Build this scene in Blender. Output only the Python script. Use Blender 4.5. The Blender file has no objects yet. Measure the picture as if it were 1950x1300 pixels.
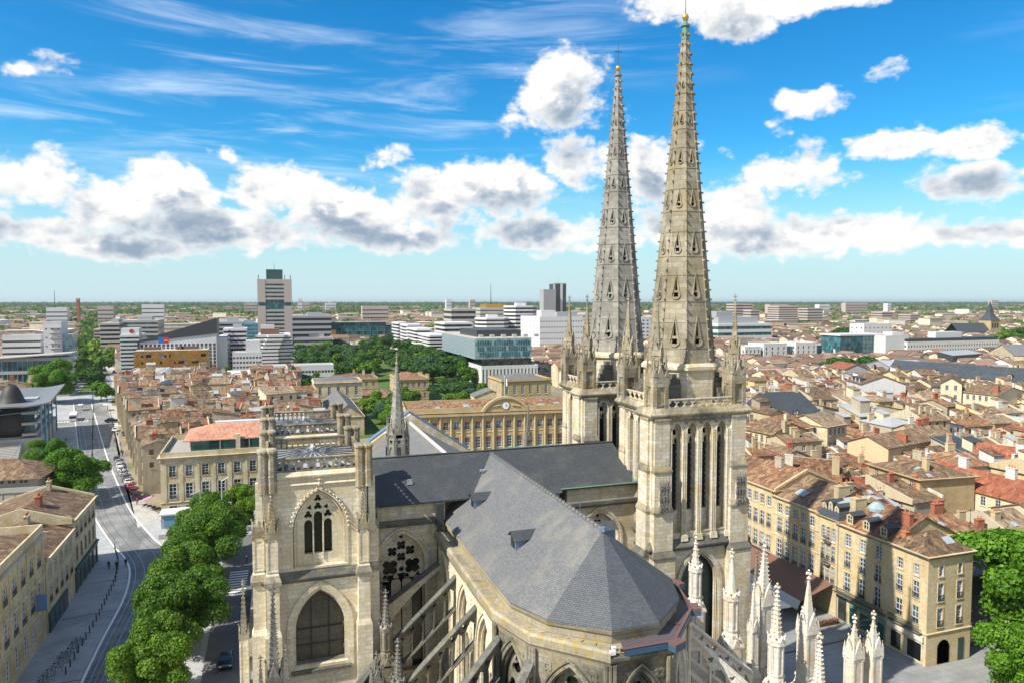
import bpy, math, random
import numpy as np
from mathutils import Vector, Matrix
from mathutils.geometry import tessellate_polygon
R = math.radians
random.seed(7); rng = np.random.default_rng(7)
sc = bpy.context.scene
COL = sc.collection

# ------------------------------------------------------------------ camera
EYE = 50.0; YAW = R(18.85); PITCH = math.atan(76/1350.0); FOC = 1350.0
cam_d = bpy.data.cameras.new('camera'); cam = bpy.data.objects.new('camera', cam_d); COL.objects.link(cam)
cam.location = (0, 0, EYE); cam.rotation_euler = (R(90) - PITCH, 0, -YAW)
cam_d.sensor_width = 36; cam_d.lens = FOC/1950*36; cam_d.clip_start = 1; cam_d.clip_end = 60000
sc.camera = cam
sc.view_settings.view_transform = 'Standard'; sc.view_settings.look = 'None'
sc.view_settings.exposure = 0.98; sc.view_settings.gamma = 1.0
sc.view_settings.use_curve_mapping = False
try:
    sc.cycles.use_denoising = True; sc.cycles.max_bounces = 6; sc.cycles.diffuse_bounces = 3
    sc.cycles.transparent_max_bounces = 8; sc.cycles.caustics_reflective = False; sc.cycles.caustics_refractive = False
    sc.cycles.volume_bounces = 0
except Exception: pass

# positions taken from image pixels: where a sight line meets a level or an upright plane (in metres)
_fw = np.array([math.sin(YAW)*math.cos(PITCH), math.cos(YAW)*math.cos(PITCH), -math.sin(PITCH)])
_rt = np.array([math.cos(YAW), -math.sin(YAW), 0.0]); _up = np.cross(_rt, _fw)
def sight(x, y): return _fw + (x-975)/FOC*_rt - (y-650)/FOC*_up
def atZ(x, y, z=0.0):
    r = sight(x, y); t = (z-EYE)/r[2]; return (r[0]*t, r[1]*t, z)
def atY(x, y, Y):
    r = sight(x, y); t = Y/r[1]; return (r[0]*t, Y, EYE+r[2]*t)

# ------------------------------------------------------------------ sun and sky
SUN_EL = R(46); SUN_AZ = R(-106)          # azimuth from +Y towards +X: the sun stands high to the left, a little behind
sdir = Vector((math.sin(SUN_AZ)*math.cos(SUN_EL), math.cos(SUN_AZ)*math.cos(SUN_EL), math.sin(SUN_EL)))
sun_d = bpy.data.lights.new('sun', 'SUN'); sun_d.energy = 3.8; sun_d.angle = R(0.53); sun_d.color = (1.0, 0.93, 0.80)
sun = bpy.data.objects.new('sun', sun_d); COL.objects.link(sun); sun.location = (-200, 0, 300)
sun.rotation_euler = (-sdir).to_track_quat('-Z', 'Y').to_euler()

class NT:
    """small helper for writing node trees"""
    def __init__(s, tree): s.t = tree; s.n = tree.nodes; s.l = tree.links
    def new(s, typ, **kw):
        nd = s.n.new(typ)
        for k, v in kw.items(): setattr(nd, k, v)
        return nd
    def put(s, sock, v):
        if v is None: return
        if isinstance(v, bpy.types.NodeSocket): s.l.new(v, sock)
        else: sock.default_value = v
    def math(s, op, a, b=None, c=None, clamp=False):
        nd = s.new('ShaderNodeMath', operation=op, use_clamp=clamp)
        for i, v in enumerate((a, b, c)): s.put(nd.inputs[i], v)
        return nd.outputs[0]
    def vmath(s, op, a, b=None, c=None):
        nd = s.new('ShaderNodeVectorMath', operation=op)
        for i, v in enumerate((a, b, c)): s.put(nd.inputs[i], v)
        return nd.outputs['Value'] if op in ('LENGTH', 'DOT_PRODUCT') else nd.outputs[0]
    def mix(s, fac, a, b, mode='MIX'):
        nd = s.new('ShaderNodeMix', data_type='RGBA', blend_type=mode)
        s.put(nd.inputs[0], fac); s.put(nd.inputs[6], a); s.put(nd.inputs[7], b)
        return nd.outputs[2]
    def step(s, v, a, b, lo=0.0, hi=1.0):
        nd = s.new('ShaderNodeMapRange', interpolation_type='SMOOTHSTEP')
        for i, q in enumerate((v, a, b, lo, hi)): s.put(nd.inputs[i], q)
        return nd.outputs[0]
    def noise(s, vec, scale, detail=4, rough=.55, out=0, dist=0.0):
        nd = s.new('ShaderNodeTexNoise'); s.put(nd.inputs['Vector'], vec)
        nd.inputs['Scale'].default_value = scale; nd.inputs['Detail'].default_value = detail
        nd.inputs['Roughness'].default_value = rough; nd.inputs['Distortion'].default_value = dist
        return nd.outputs[out]
    def ramp(s, fac, stops):
        nd = s.new('ShaderNodeValToRGB'); s.put(nd.inputs[0], fac); e = nd.color_ramp.elements
        while len(e) > 1: e.remove(e[-1])
        e[0].position = stops[0][0]; e[0].color = stops[0][1]
        for p, c in stops[1:]:
            q = e.new(p); q.color = c
        return nd.outputs[0]

world = bpy.data.worlds.new('World'); sc.world = world; world.use_nodes = True
def build_sky():
    w = world.node_tree; w.nodes.clear(); N = NT(w)
    out = N.new('ShaderNodeOutputWorld'); bg = N.new('ShaderNodeBackground')
    sky = N.new('ShaderNodeTexSky'); sky.sky_type = 'NISHITA'; sky.sun_disc = False
    sky.sun_elevation = SUN_EL; sky.sun_rotation = SUN_AZ % (2*math.pi); sky.altitude = 50
    sky.air_density = 1.0; sky.dust_density = 0.35; sky.ozone_density = 3.0
    tc = N.new('ShaderNodeTexCoord'); d = tc.outputs['Generated']
    # cloud field in two node groups: where the heaps stand, and their billows
    def group(name):
        g = bpy.data.node_groups.new(name, 'ShaderNodeTree'); g.interface.new_socket('dir', in_out='INPUT', socket_type='NodeSocketVector'); g.interface.new_socket('density', in_out='OUTPUT', socket_type='NodeSocketFloat')
        G = NT(g); gi = G.new('NodeGroupInput'); go = G.new('NodeGroupOutput'); return g, G, G.vmath('NORMALIZE', gi.outputs[0]), go
    g, G, dv, go = group('cloud_heaps')
    sp = G.new('ShaderNodeSeparateXYZ'); G.put(sp.inputs[0], dv)
    az = G.math('ARCTAN2', sp.outputs[0], sp.outputs[1]); el = G.math('ARCSINE', sp.outputs[2])
    cb = G.new('ShaderNodeCombineXYZ'); G.put(cb.inputs[0], az); G.put(cb.inputs[1], el)
    cbo = G.vmath('MULTIPLY_ADD', G.noise(dv, 26, 3, .6, out=1), (.034, .024, 0), G.vmath('ADD', cb.outputs[0], (-.017, -.012, 0)))
    # cumulus heaps: x, y, half width, half height, all in image pixels
    heaps = [(60,345,120,70),(185,385,85,55),(30,440,190,48),(330,350,95,55),(510,355,100,48),(400,440,200,50),
             (250,472,270,30),(670,400,110,55),(830,385,120,72),(960,360,150,62),(1095,310,85,62),(760,450,200,32),
             (1040,445,150,45),(1075,180,125,82),(985,222,55,34),(1330,5,130,46),(1400,40,75,48),(1580,-8,190,34),
             (1535,195,85,38),(1480,235,40,22),(1668,135,32,17),(1690,275,95,32),(1865,272,90,30),(1860,355,140,46),
             (1490,325,125,58),(1400,385,110,60),(1250,335,80,70),(1600,440,330,42),(1290,430,160,50),(1860,445,210,36),
             (105,130,36,20),(35,138,30,18),(430,297,22,13),(745,298,42,15),(715,312,32,11),(70,282,40,26),
             (2100,400,170,60),(2230,300,120,50),(-130,400,150,70),(-260,300,110,45)]
    acc = None
    for (x, y, rx, ry) in heaps:
        r = sight(x, y); a0 = math.atan2(r[0], r[1]); e0 = math.asin(r[2]/np.linalg.norm(r))
        r2 = sight(x+rx, y); ra = abs(math.atan2(r2[0], r2[1]) - a0)
        r3 = sight(x, y-ry); re = abs(math.asin(r3[2]/np.linalg.norm(r3)) - e0)
        q = G.vmath('MULTIPLY_ADD', cbo, (1/ra, 1/re, 0), (-a0/ra, -e0/re, 0))
        L = G.vmath('LENGTH', q)
        if rx < 60: L = G.math('MULTIPLY_ADD', L, .38, .62)      # small scraps are mostly torn edge
        acc = L if acc is None else G.math('MINIMUM', acc, L)
    # unseen rest of the sky, its cloud cover thickened to add fill light
    n0 = G.noise(G.vmath('MULTIPLY', dv, (1, 1, 2.2)), 3.2, 3, .5)
    side = G.math('ABSOLUTE', G.math('SUBTRACT', az, YAW))
    sidew = G.step(side, R(44), R(60))
    lowband = G.math('SUBTRACT', 1.0, G.step(el, R(20), R(70), 0, .35))
    gen = G.math('MULTIPLY', G.math('SUBTRACT', G.math('MULTIPLY', n0, lowband), .34), 6.0)
    base = G.math('MULTIPLY_ADD', acc, -1.0, 1.0)
    base = G.math('MAXIMUM', base, -1.6)
    gen2 = G.math('ADD', G.math('MULTIPLY', gen, sidew), G.math('MULTIPLY', G.math('SUBTRACT', 1.0, sidew), -2.0))
    base = G.math('MAXIMUM', base, gen2)
    base = G.math('MINIMUM', base, 0.75)
    G.put(go.inputs[0], G.math('MULTIPLY_ADD', base, 0.95, .02)); heaps_g = g
    def billow(name, det):
        g, G, dv, go = group(name); st = G.vmath('MULTIPLY', dv, (1, 1, 1.5)); n1 = G.noise(st, 9, det, .58, dist=.25)
        bl = G.math('ABSOLUTE', G.math('MULTIPLY_ADD', G.noise(st, 24, max(1, det-5), .55), 2.0, -1.0))        # rounded, cauliflower-like heads
        G.put(go.inputs[0], G.math('MULTIPLY', G.math('SUBTRACT', G.math('ADD', n1, G.math('MULTIPLY_ADD', bl, .34, -.055)), .5), 2.6)); return g
    fine, coarse = billow('cloud_billow', 9), billow('cloud_billow_coarse', 3)
    def field(gr, v):
        nd = N.new('ShaderNodeGroup'); nd.node_tree = gr; N.put(nd.inputs[0], v); return nd.outputs[0]
    nb = field(fine, d); D0 = N.math('ADD', field(heaps_g, d), nb)
    d1 = N.vmath('ADD', d, (-.026, -.008, .046)); D1 = N.math('ADD', field(heaps_g, d1), field(coarse, d1))
    nb2 = field(fine, N.vmath('ADD', d, (-.009, -.003, .012)))
    alpha = N.step(D0, -.10, 0.38)
    # light falls on the side turned to the sun; thick parts behind it are grey
    occ = N.step(D1, -0.55, 0.75)
    thick = N.step(D0, 0.0, 0.95)
    rel = N.math('MULTIPLY', N.math('SUBTRACT', nb2, nb), 1.3)
    shade = N.math('ADD', N.math('MULTIPLY', occ, N.math('MULTIPLY_ADD', thick, .80, .12)), N.math('MULTIPLY', rel, N.math('MULTIPLY_ADD', thick, .8, .2)), clamp=True)
    ccol = N.ramp(shade, [(0, (1.0, 0.985, .95, 1)), (.2, (.88, .885, .88, 1)), (.42, (.66, .70, .75, 1)), (.7, (.43, .51, .60, 1)), (1, (.30, .39, .50, 1))])
    ccol = N.mix(1.0, ccol, (5.35, 5.35, 5.35, 1), 'MULTIPLY')
    # thin streaks of high cloud
    ci = N.noise(N.vmath('MULTIPLY', d, (1.3, 1.3, 11)), 3.0, 6, .62, dist=.6)
    ci2 = N.noise(N.vmath('MULTIPLY', d, (1, 1, 3)), 2.2, 2, .5)
    cia = N.math('MULTIPLY', N.step(ci, .45, .85, 0, .6), N.step(ci2, .36, .6))
    sp2 = N.new('ShaderNodeSeparateXYZ'); N.put(sp2.inputs[0], d)
    cia = N.math('MULTIPLY', cia, N.step(sp2.outputs[2], .09, .2))
    hs = N.new('ShaderNodeHueSaturation'); hs.inputs['Saturation'].default_value = 1.4; hs.inputs['Value'].default_value = 0.8
    N.put(hs.inputs['Color'], sky.outputs[0])
    scol = N.mix(1.0, hs.outputs[0], (.50, 1.04, 1.06, 1), 'MULTIPLY')
    scol = N.mix(N.step(sp2.outputs[2], .21, .01, 0, .92), scol, (3.1, 4.0, 4.35, 1))
    col = N.mix(cia, scol, (5.2, 5.8, 6.4, 1))
    col = N.mix(alpha, col, ccol)
    N.put(bg.inputs['Color'], col); bg.inputs['Strength'].default_value = 0.103
    w.links.new(bg.outputs[0], out.inputs[0])
    world.cycles.sampling_method = 'MANUAL'; world.cycles.sample_map_resolution = 512
build_sky()

# ------------------------------------------------------------------ mesh builder
class MB:
    def __init__(s): s.v = []; s.f = []; s.m = []
    def add(s, vs, fs, mi=0):
        o = len(s.v); s.v.extend([tuple(map(float, p)) for p in vs])
        s.f.extend([tuple(i+o for i in f) for f in fs]); s.m.extend([mi]*len(fs)); return s
    def box(s, x0, x1, y0, y1, z0, z1, mi=0):
        return s.add([(x0,y0,z0),(x1,y0,z0),(x1,y1,z0),(x0,y1,z0),(x0,y0,z1),(x1,y0,z1),(x1,y1,z1),(x0,y1,z1)],
                     [(3,2,1,0),(4,5,6,7),(0,1,5,4),(1,2,6,5),(2,3,7,6),(3,0,4,7)], mi)
    def loft(s, rings, mi=0, cap0=True, cap1=True):
        n = len(rings[0]); vs = [p for r in rings for p in r]; fs = []
        for k in range(len(rings)-1):
            a, b = k*n, (k+1)*n
            for i in range(n):
                j = (i+1) % n; fs.append((a+i, a+j, b+j, b+i))
        if cap0: fs.append(tuple(range(n-1, -1, -1)))
        if cap1: fs.append(tuple(range((len(rings)-1)*n, len(rings)*n)))
        return s.add(vs, fs, mi)
    def prism(s, poly, z0, z1, mi=0):
        return s.loft([[(x, y, z0) for x, y in poly], [(x, y, z1) for x, y in poly]], mi)
    def lathe(s, cx, cy, prof, n=8, rot=None, mi=0, sx=1, sy=1):
        rot = math.pi/n if rot is None else rot; rings = []
        for r, z in prof:
            rings.append([(cx+r*sx*math.cos(rot+2*math.pi*i/n), cy+r*sy*math.sin(rot+2*math.pi*i/n), z) for i in range(n)])
        return s.loft(rings, mi)
    def tube(s, p0, p1, r0, r1=None, n=6, mi=0):
        p0 = Vector(p0); p1 = Vector(p1); r1 = r0 if r1 is None else r1; d = (p1-p0)
        if d.length < 1e-6: return s
        d.normalize(); a = d.orthogonal().normalized(); b = d.cross(a)
        ring = lambda c, r: [tuple(c+a*(r*math.cos(2*math.pi*i/n))+b*(r*math.sin(2*math.pi*i/n))) for i in range(n)]
        return s.loft([ring(p0, r0), ring(p1, r1)], mi)
    def plate(s, outer, holes, O, U, V, t, mi=0, mi_side=None, back=True):
        """flat slab with openings; outer/holes are 2D (u,v) outlines, t = thickness along -N where N = U x V"""
        O = Vector(O); U = Vector(U); V = Vector(V); Nn = U.cross(V).normalized()
        loops = [outer]+list(holes)
        tri = tessellate_polygon([[Vector((u, v, 0)) for u, v in lp] for lp in loops])
        flat = [p for lp in loops for p in lp]; k = len(flat)
        vs = [O+U*u+V*v for u, v in flat]+[O+U*u+V*v-Nn*t for u, v in flat]
        fs = []
        for a, b, c in tri:
            pa, pb, pc = flat[a], flat[b], flat[c]
            if (pb[0]-pa[0])*(pc[1]-pa[1])-(pb[1]-pa[1])*(pc[0]-pa[0]) < 0: b, c = c, b
            fs.append((a, b, c))
            if back: fs.append((a+k, c+k, b+k))
        s.add(vs, fs, mi); sf = []; o = 0
        for li, lp in enumerate(loops):
            n = len(lp); ar = sum(lp[i][0]*lp[(i+1) % n][1]-lp[(i+1) % n][0]*lp[i][1] for i in range(n))
            ccw = ar > 0
            for i in range(n):
                a, b = o+i, o+(i+1) % n
                if (li == 0) == ccw: sf.append((b, a, a+k, b+k))
                else: sf.append((a, b, b+k, a+k))
            o += n
        return s.add(vs, sf, mi if mi_side is None else mi_side)
    def facade(s, O, U, W, H, rects, depth=.25, mi=0, mi_rev=None):
        """wall face with rectangular openings and their reveals, in the (U, up) plane; outward normal U x up"""
        O = Vector(O); U = Vector(U).normalized(); Nn = U.cross(Vector((0, 0, 1)))
        xs = sorted({0.0, W}|{r[0] for r in rects}|{r[1] for r in rects}); zs = sorted({0.0, H}|{r[2] for r in rects}|{r[3] for r in rects})
        P = lambda u, z, d=0: O+U*u+Vector((0, 0, z))-Nn*d
        for i in range(len(xs)-1):
            for j in range(len(zs)-1):
                cx, cz = (xs[i]+xs[i+1])/2, (zs[j]+zs[j+1])/2
                if any(r[0] < cx < r[1] and r[2] < cz < r[3] for r in rects): continue
                s.add([P(xs[i], zs[j]), P(xs[i+1], zs[j]), P(xs[i+1], zs[j+1]), P(xs[i], zs[j+1])], [(0, 1, 2, 3)], mi)
        mr = mi if mi_rev is None else mi_rev
        for a, b, c, d in rects:
            q = [P(a, c), P(b, c), P(b, d), P(a, d), P(a, c, depth), P(b, c, depth), P(b, d, depth), P(a, d, depth)]
            s.add(q, [(0, 4, 5, 1), (1, 5, 6, 2), (2, 6, 7, 3), (3, 7, 4, 0)], mr)
        return s
    def mesh(s, name, mats, smooth=False):
        me = bpy.data.meshes.new(name)
        me.from_pydata(s.v, [], s.f)
        for m in mats: me.materials.append(m)
        nf = len(me.polygons)
        if nf:
            me.polygons.foreach_set('material_index', np.array(s.m, np.int32))
            if smooth: me.polygons.foreach_set('use_smooth', np.ones(nf, bool))
            box_uv(me)
        me.update(); return me
    def build(s, name, mats, parent=None, org=(0, 0, 0), loc=None, smooth=False, **props):
        if not isinstance(mats, (list, tuple)): mats = [mats]
        if any(org): s.v = [(x-org[0], y-org[1], z-org[2]) for x, y, z in s.v]
        return link(name, s.mesh(name, mats, smooth), parent, loc, **props)

def box_uv(me):
    """UVs in metres: along the level direction of each face, and up its slope"""
    nf, nl, nv = len(me.polygons), len(me.loops), len(me.vertices)
    co = np.empty(nv*3); me.vertices.foreach_get('co', co); co = co.reshape(-1, 3)
    vi = np.empty(nl, np.int32); me.loops.foreach_get('vertex_index', vi)
    tot = np.empty(nf, np.int32); me.polygons.foreach_get('loop_total', tot)
    nr = np.empty(nf*3); me.polygons.foreach_get('normal', nr); nr = nr.reshape(-1, 3)
    t = np.stack([-nr[:, 1], nr[:, 0], np.zeros(nf)], 1); L = np.linalg.norm(t, axis=1)
    t[L < .02] = (1, 0, 0); t /= np.linalg.norm(t, axis=1)[:, None]
    b = np.cross(nr, t)
    pf = np.repeat(np.arange(nf), tot); p = co[vi]
    uv = np.stack([(p*t[pf]).sum(1), (p*b[pf]).sum(1)], 1).astype(np.float32)
    lay = me.uv_layers.new(name='UVMap'); lay.data.foreach_set('uv', uv.ravel())

def link(name, me, parent=None, loc=None, rot=None, scale=None, **props):
    o = bpy.data.objects.new(name, me); COL.objects.link(o)
    if parent is not None: o.parent = parent
    if loc is not None: o.location = loc
    if rot is not None: o.rotation_euler = rot
    if scale is not None: o.scale = scale
    for k, v in props.items():
        if v is not None: o[k] = v
    return o
def thing(name, label, cat, loc=(0, 0, 0), rz=0.0, group=None):
    return link(name, None, None, loc, (0, 0, rz), label=label, category=cat, group=group)

# outlines
def rect(a, b, c, d): return [(a, c), (b, c), (b, d), (a, d)]
def pointed(a, b, z0, zs, za, n=8):
    """pointed-arch outline between u=a and u=b: sill z0, springing zs, apex za (counter-clockwise)"""
    m = (a+b)/2; w = (b-a)/2; h = za-zs; pts = [(a, z0), (b, z0)]
    Rr = (w*w+h*h)/(2*w); th = math.asin(min(1, h/Rr))
    for i in range(n+1):
        q = th*i/n; pts.append((b-Rr+Rr*math.cos(q), zs+Rr*math.sin(q)))
    for i in range(n-1, -1, -1):
        q = th*i/n; pts.append((a+Rr-Rr*math.cos(q), zs+Rr*math.sin(q)))
    return pts
def foil(cx, cz, r, k=4, n=24, rot=math.pi/4, dip=.42):
    out = []
    for i in range(n):
        t = 2*math.pi*i/n; ph = ((t-rot+math.pi/k) % (2*math.pi/k))-math.pi/k; rr = r*math.cos(ph)*(1-.12*(abs(ph)*k/math.pi)**6)
        out.append((cx+math.cos(t)*rr, cz+math.sin(t)*rr))
    return out
def circle(cx, cz, r, n=16): return [(cx+r*math.cos(2*math.pi*i/n), cz+r*math.sin(2*math.pi*i/n)) for i in range(n)]
def grow(poly, d):
    """outline moved outwards by d (convex outlines)"""
    n = len(poly); out = []
    for i in range(n):
        p0, p1, p2 = Vector(poly[i-1]), Vector(poly[i]), Vector(poly[(i+1) % n])
        e1 = (p1-p0).normalized(); e2 = (p2-p1).normalized(); n1 = Vector((e1.y, -e1.x)); n2 = Vector((e2.y, -e2.x))
        b = (n1+n2); L = b.length
        b = n1 if L < 1e-4 else b/L
        out.append(tuple(p1+b*(d/max(.35, b.dot(n1)))))
    return out
X = Vector((1, 0, 0)); Yv = Vector((0, 1, 0)); Zv = Vector((0, 0, 1))

# ------------------------------------------------------------------ materials
MATS = {}
def newmat(name):
    m = bpy.data.materials.new(name); m.use_nodes = True; t = m.node_tree; t.nodes.clear(); N = NT(t)
    out = N.new('ShaderNodeOutputMaterial'); b = N.new('ShaderNodeBsdfPrincipled'); t.links.new(b.outputs[0], out.inputs[0])
    MATS[name] = m; return m, N, b
def rgb(c): return (c[0], c[1], c[2], 1)
def uvs(N): return N.new('ShaderNodeUVMap').outputs[0]
def pos(N): return N.new('ShaderNodeNewGeometry').outputs['Position']
def orand(N): return N.new('ShaderNodeObjectInfo').outputs['Random']
def bump(N, b, h, strength=.4, dist=.05):
    nd = N.new('ShaderNodeBump'); nd.inputs['Strength'].default_value = strength; nd.inputs['Distance'].default_value = dist
    N.put(nd.inputs['Height'], h); N.l.new(nd.outputs[0], b.inputs['Normal'])
def brick(N, vec, w, h, c1, c2, mortar, msize=.012, offset=.5):
    nd = N.new('ShaderNodeTexBrick'); N.put(nd.inputs['Vector'], vec); nd.inputs['Scale'].default_value = 1
    nd.inputs['Brick Width'].default_value = w; nd.inputs['Row Height'].default_value = h; nd.inputs['Mortar Size'].default_value = msize
    nd.inputs['Mortar Smooth'].default_value = .2; nd.offset = offset
    for k, c in (('Color1', c1), ('Color2', c2), ('Mortar', mortar)): N.put(nd.inputs[k], c)
    return nd
def stone(name, c1, c2, mortar, stain, amount=.5, bw=.85, bh=.38, ochre=None, streak=.5, rough=.88, lichen=0, lcol=(.34, .245, .045, 1)):
    m, N, b = newmat(name); u = uvs(N); p = pos(N)
    bk = brick(N, u, bw, bh, rgb(c1), rgb(c2), rgb(mortar), .014)
    col = bk.outputs[0]
    n1 = N.noise(p, .45, 5, .6)
    if ochre: col = N.mix(N.step(n1, .42, .66, 0, .75), col, rgb(ochre))
    big = N.noise(p, .22, 6, .65); col = N.mix(N.step(big, .5-.25*amount, .85-.2*amount, 0, amount), col, rgb(stain))
    sv = N.noise(N.vmath('MULTIPLY', p, (1.6, 1.6, .16)), 1.0, 4, .6)
    col = N.mix(N.step(sv, .5, .78, 0, streak), col, rgb(stain))
    fine = N.noise(p, 3.5, 4, .65); col = N.mix(.55, col, N.ramp(fine, [(.25, (.55, .55, .55, 1)), (.7, (1.15, 1.15, 1.15, 1))]), 'MULTIPLY')
    if lichen:
        lz = N.noise(p, 1.1, 5, .7); col = N.mix(N.step(lz, .50, .64, 0, lichen), col, lcol)
    N.put(b.inputs['Base Color'], col); b.inputs['Roughness'].default_value = rough
    h = N.math('ADD', N.math('MULTIPLY', bk.outputs['Fac'], -.5), fine)
    bump(N, b, h, .5, .04); return m
stone('stone_cream', (.67,.595,.44), (.83,.775,.64), (.46,.40,.29), (.33,.29,.21), .34, ochre=(.66,.55,.35), streak=.36)
stone('stone_tower', (.58,.52,.40), (.76,.72,.62), (.38,.34,.26), (.22,.20,.15), .42, ochre=(.58,.47,.27), streak=.52)
stone('stone_spire', (.31,.28,.215), (.46,.42,.33), (.15,.135,.10), (.10,.092,.072), .68, bw=1.3, bh=.55, ochre=(.33,.27,.15), streak=.5)
stone('stone_spire_grey', (.28,.27,.245), (.40,.385,.35), (.18,.175,.155), (.11,.11,.10), .6, bw=1.3, bh=.55, streak=.5)
stone('stone_white', (.64,.60,.54), (.70,.67,.61), (.48,.44,.38), (.36,.32,.26), .25, bw=.9, bh=.45, ochre=(.58,.47,.33), streak=.25)
stone('stone_dark', (.19,.185,.17), (.27,.26,.235), (.12,.12,.11), (.06,.065,.065), .65, streak=.6)
stone('stone_weathered', (.46,.41,.32), (.62,.565,.45), (.22,.19,.14), (.075,.075,.065), .85, ochre=(.36,.27,.13), streak=.7, lichen=.35)
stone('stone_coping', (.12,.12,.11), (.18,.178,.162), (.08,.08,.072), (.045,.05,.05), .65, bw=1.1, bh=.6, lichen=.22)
stone('stone_lichen', (.36,.32,.24), (.44,.39,.29), (.22,.2,.15), (.10,.095,.075), .6, bw=1.0, bh=.5, lichen=.75)
stone('stone_black', (.30,.28,.225), (.43,.395,.32), (.15,.14,.11), (.045,.05,.045), .95, ochre=(.33,.26,.14), streak=.85, lichen=.2)
stone('stone_town', (.60,.53,.38), (.68,.62,.48), (.40,.33,.21), (.26,.21,.13), .35, bw=.8, bh=.35, ochre=(.48,.37,.19), streak=.3)
stone('stone_gold', (.57,.47,.29), (.66,.565,.385), (.44,.35,.20), (.30,.24,.15), .42, bw=.8, bh=.35, ochre=(.58,.44,.21), streak=.42)
stone('stone_palace', (.47,.37,.21), (.53,.42,.26), (.35,.27,.15), (.22,.18,.11), .4, bw=.9, bh=.42, ochre=(.44,.32,.14), streak=.4)
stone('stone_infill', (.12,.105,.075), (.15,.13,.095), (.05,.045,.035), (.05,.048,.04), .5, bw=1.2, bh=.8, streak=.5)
def flat(name, c, rough=.6, metal=0.0, var=.12, scale=.6, spec=.5, fine=6.0, bmp=.15):
    m, N, b = newmat(name); p = pos(N)
    n = N.noise(p, scale, 5, .6); n2 = N.noise(p, fine, 3, .6)
    col = N.mix(N.math('MULTIPLY', n, .9), rgb([v*(1-var) for v in c]), rgb([min(1, v*(1+var)) for v in c]))
    col = N.mix(.35, col, N.ramp(n2, [(.3, (.75, .75, .75, 1)), (.7, (1.1, 1.1, 1.1, 1))]), 'MULTIPLY')
    N.put(b.inputs['Base Color'], col); b.inputs['Roughness'].default_value = rough; b.inputs['Metallic'].default_value = metal
    b.inputs['Specular IOR Level'].default_value = spec
    if bmp: bump(N, b, n2, bmp, .02)
    return m
def slate(name, c1, c2, moss=(.16,.17,.15), amt=.4, rough=.42, spec=.6, w=.26, h=.14):
    m, N, b = newmat(name); u = uvs(N); p = pos(N)
    bk = brick(N, u, w, h, rgb(c1), rgb(c2), rgb([v*.72 for v in c1]), .016)
    n = N.noise(p, .35, 6, .65); n2 = N.noise(N.vmath('MULTIPLY', u, (2.5, .5, 1)), 1.0, 4, .6)
    col = N.mix(N.step(n, .45, .75, 0, amt), bk.outputs[0], rgb(moss))
    col = N.mix(N.step(n2, .55, .8, 0, .35), col, rgb([v*.5 for v in c1]))
    sp = N.new('ShaderNodeTexVoronoi'); N.put(sp.inputs['Vector'], u); sp.inputs['Scale'].default_value = .9
    col = N.mix(N.step(sp.outputs['Distance'], .07, .04), col, rgb([v*.4 for v in c1]))
    N.put(b.inputs['Base Color'], col); b.inputs['Specular IOR Level'].default_value = spec
    N.put(b.inputs['Roughness'], N.math('MULTIPLY_ADD', bk.outputs['Fac'], .3, N.math('MULTIPLY_ADD', n, .25, rough-.12)))
    bump(N, b, N.math('ADD', N.math('MULTIPLY', bk.outputs['Fac'], -1), N.math('MULTIPLY', n, .3)), .7, .03); return m
slate('slate_choir_shaded', (.072,.083,.100), (.105,.117,.135), (.13,.135,.135), .45, rough=.55, spec=.25)  # apse facets: the shade of the turned-away side is put into this darker slate
slate('slate_lichen_lit', (.130,.138,.148), (.185,.192,.20), (.235,.224,.195), .8, rough=.62, spec=.22)  # lichened weathered slate, its colour also lifted to paint the sunlit slope
slate('slate_dark', (.050,.058,.068), (.075,.083,.095), (.11,.115,.105), .6, rough=.6, spec=.3)
slate('slate_nave', (.15,.155,.165), (.20,.20,.205), (.25,.235,.205), .55, rough=.65, spec=.25)
slate('slate_blue', (.045,.056,.072), (.065,.077,.094), (.10,.105,.11), .5, w=.5, h=.4, rough=.6, spec=.25)
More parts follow.
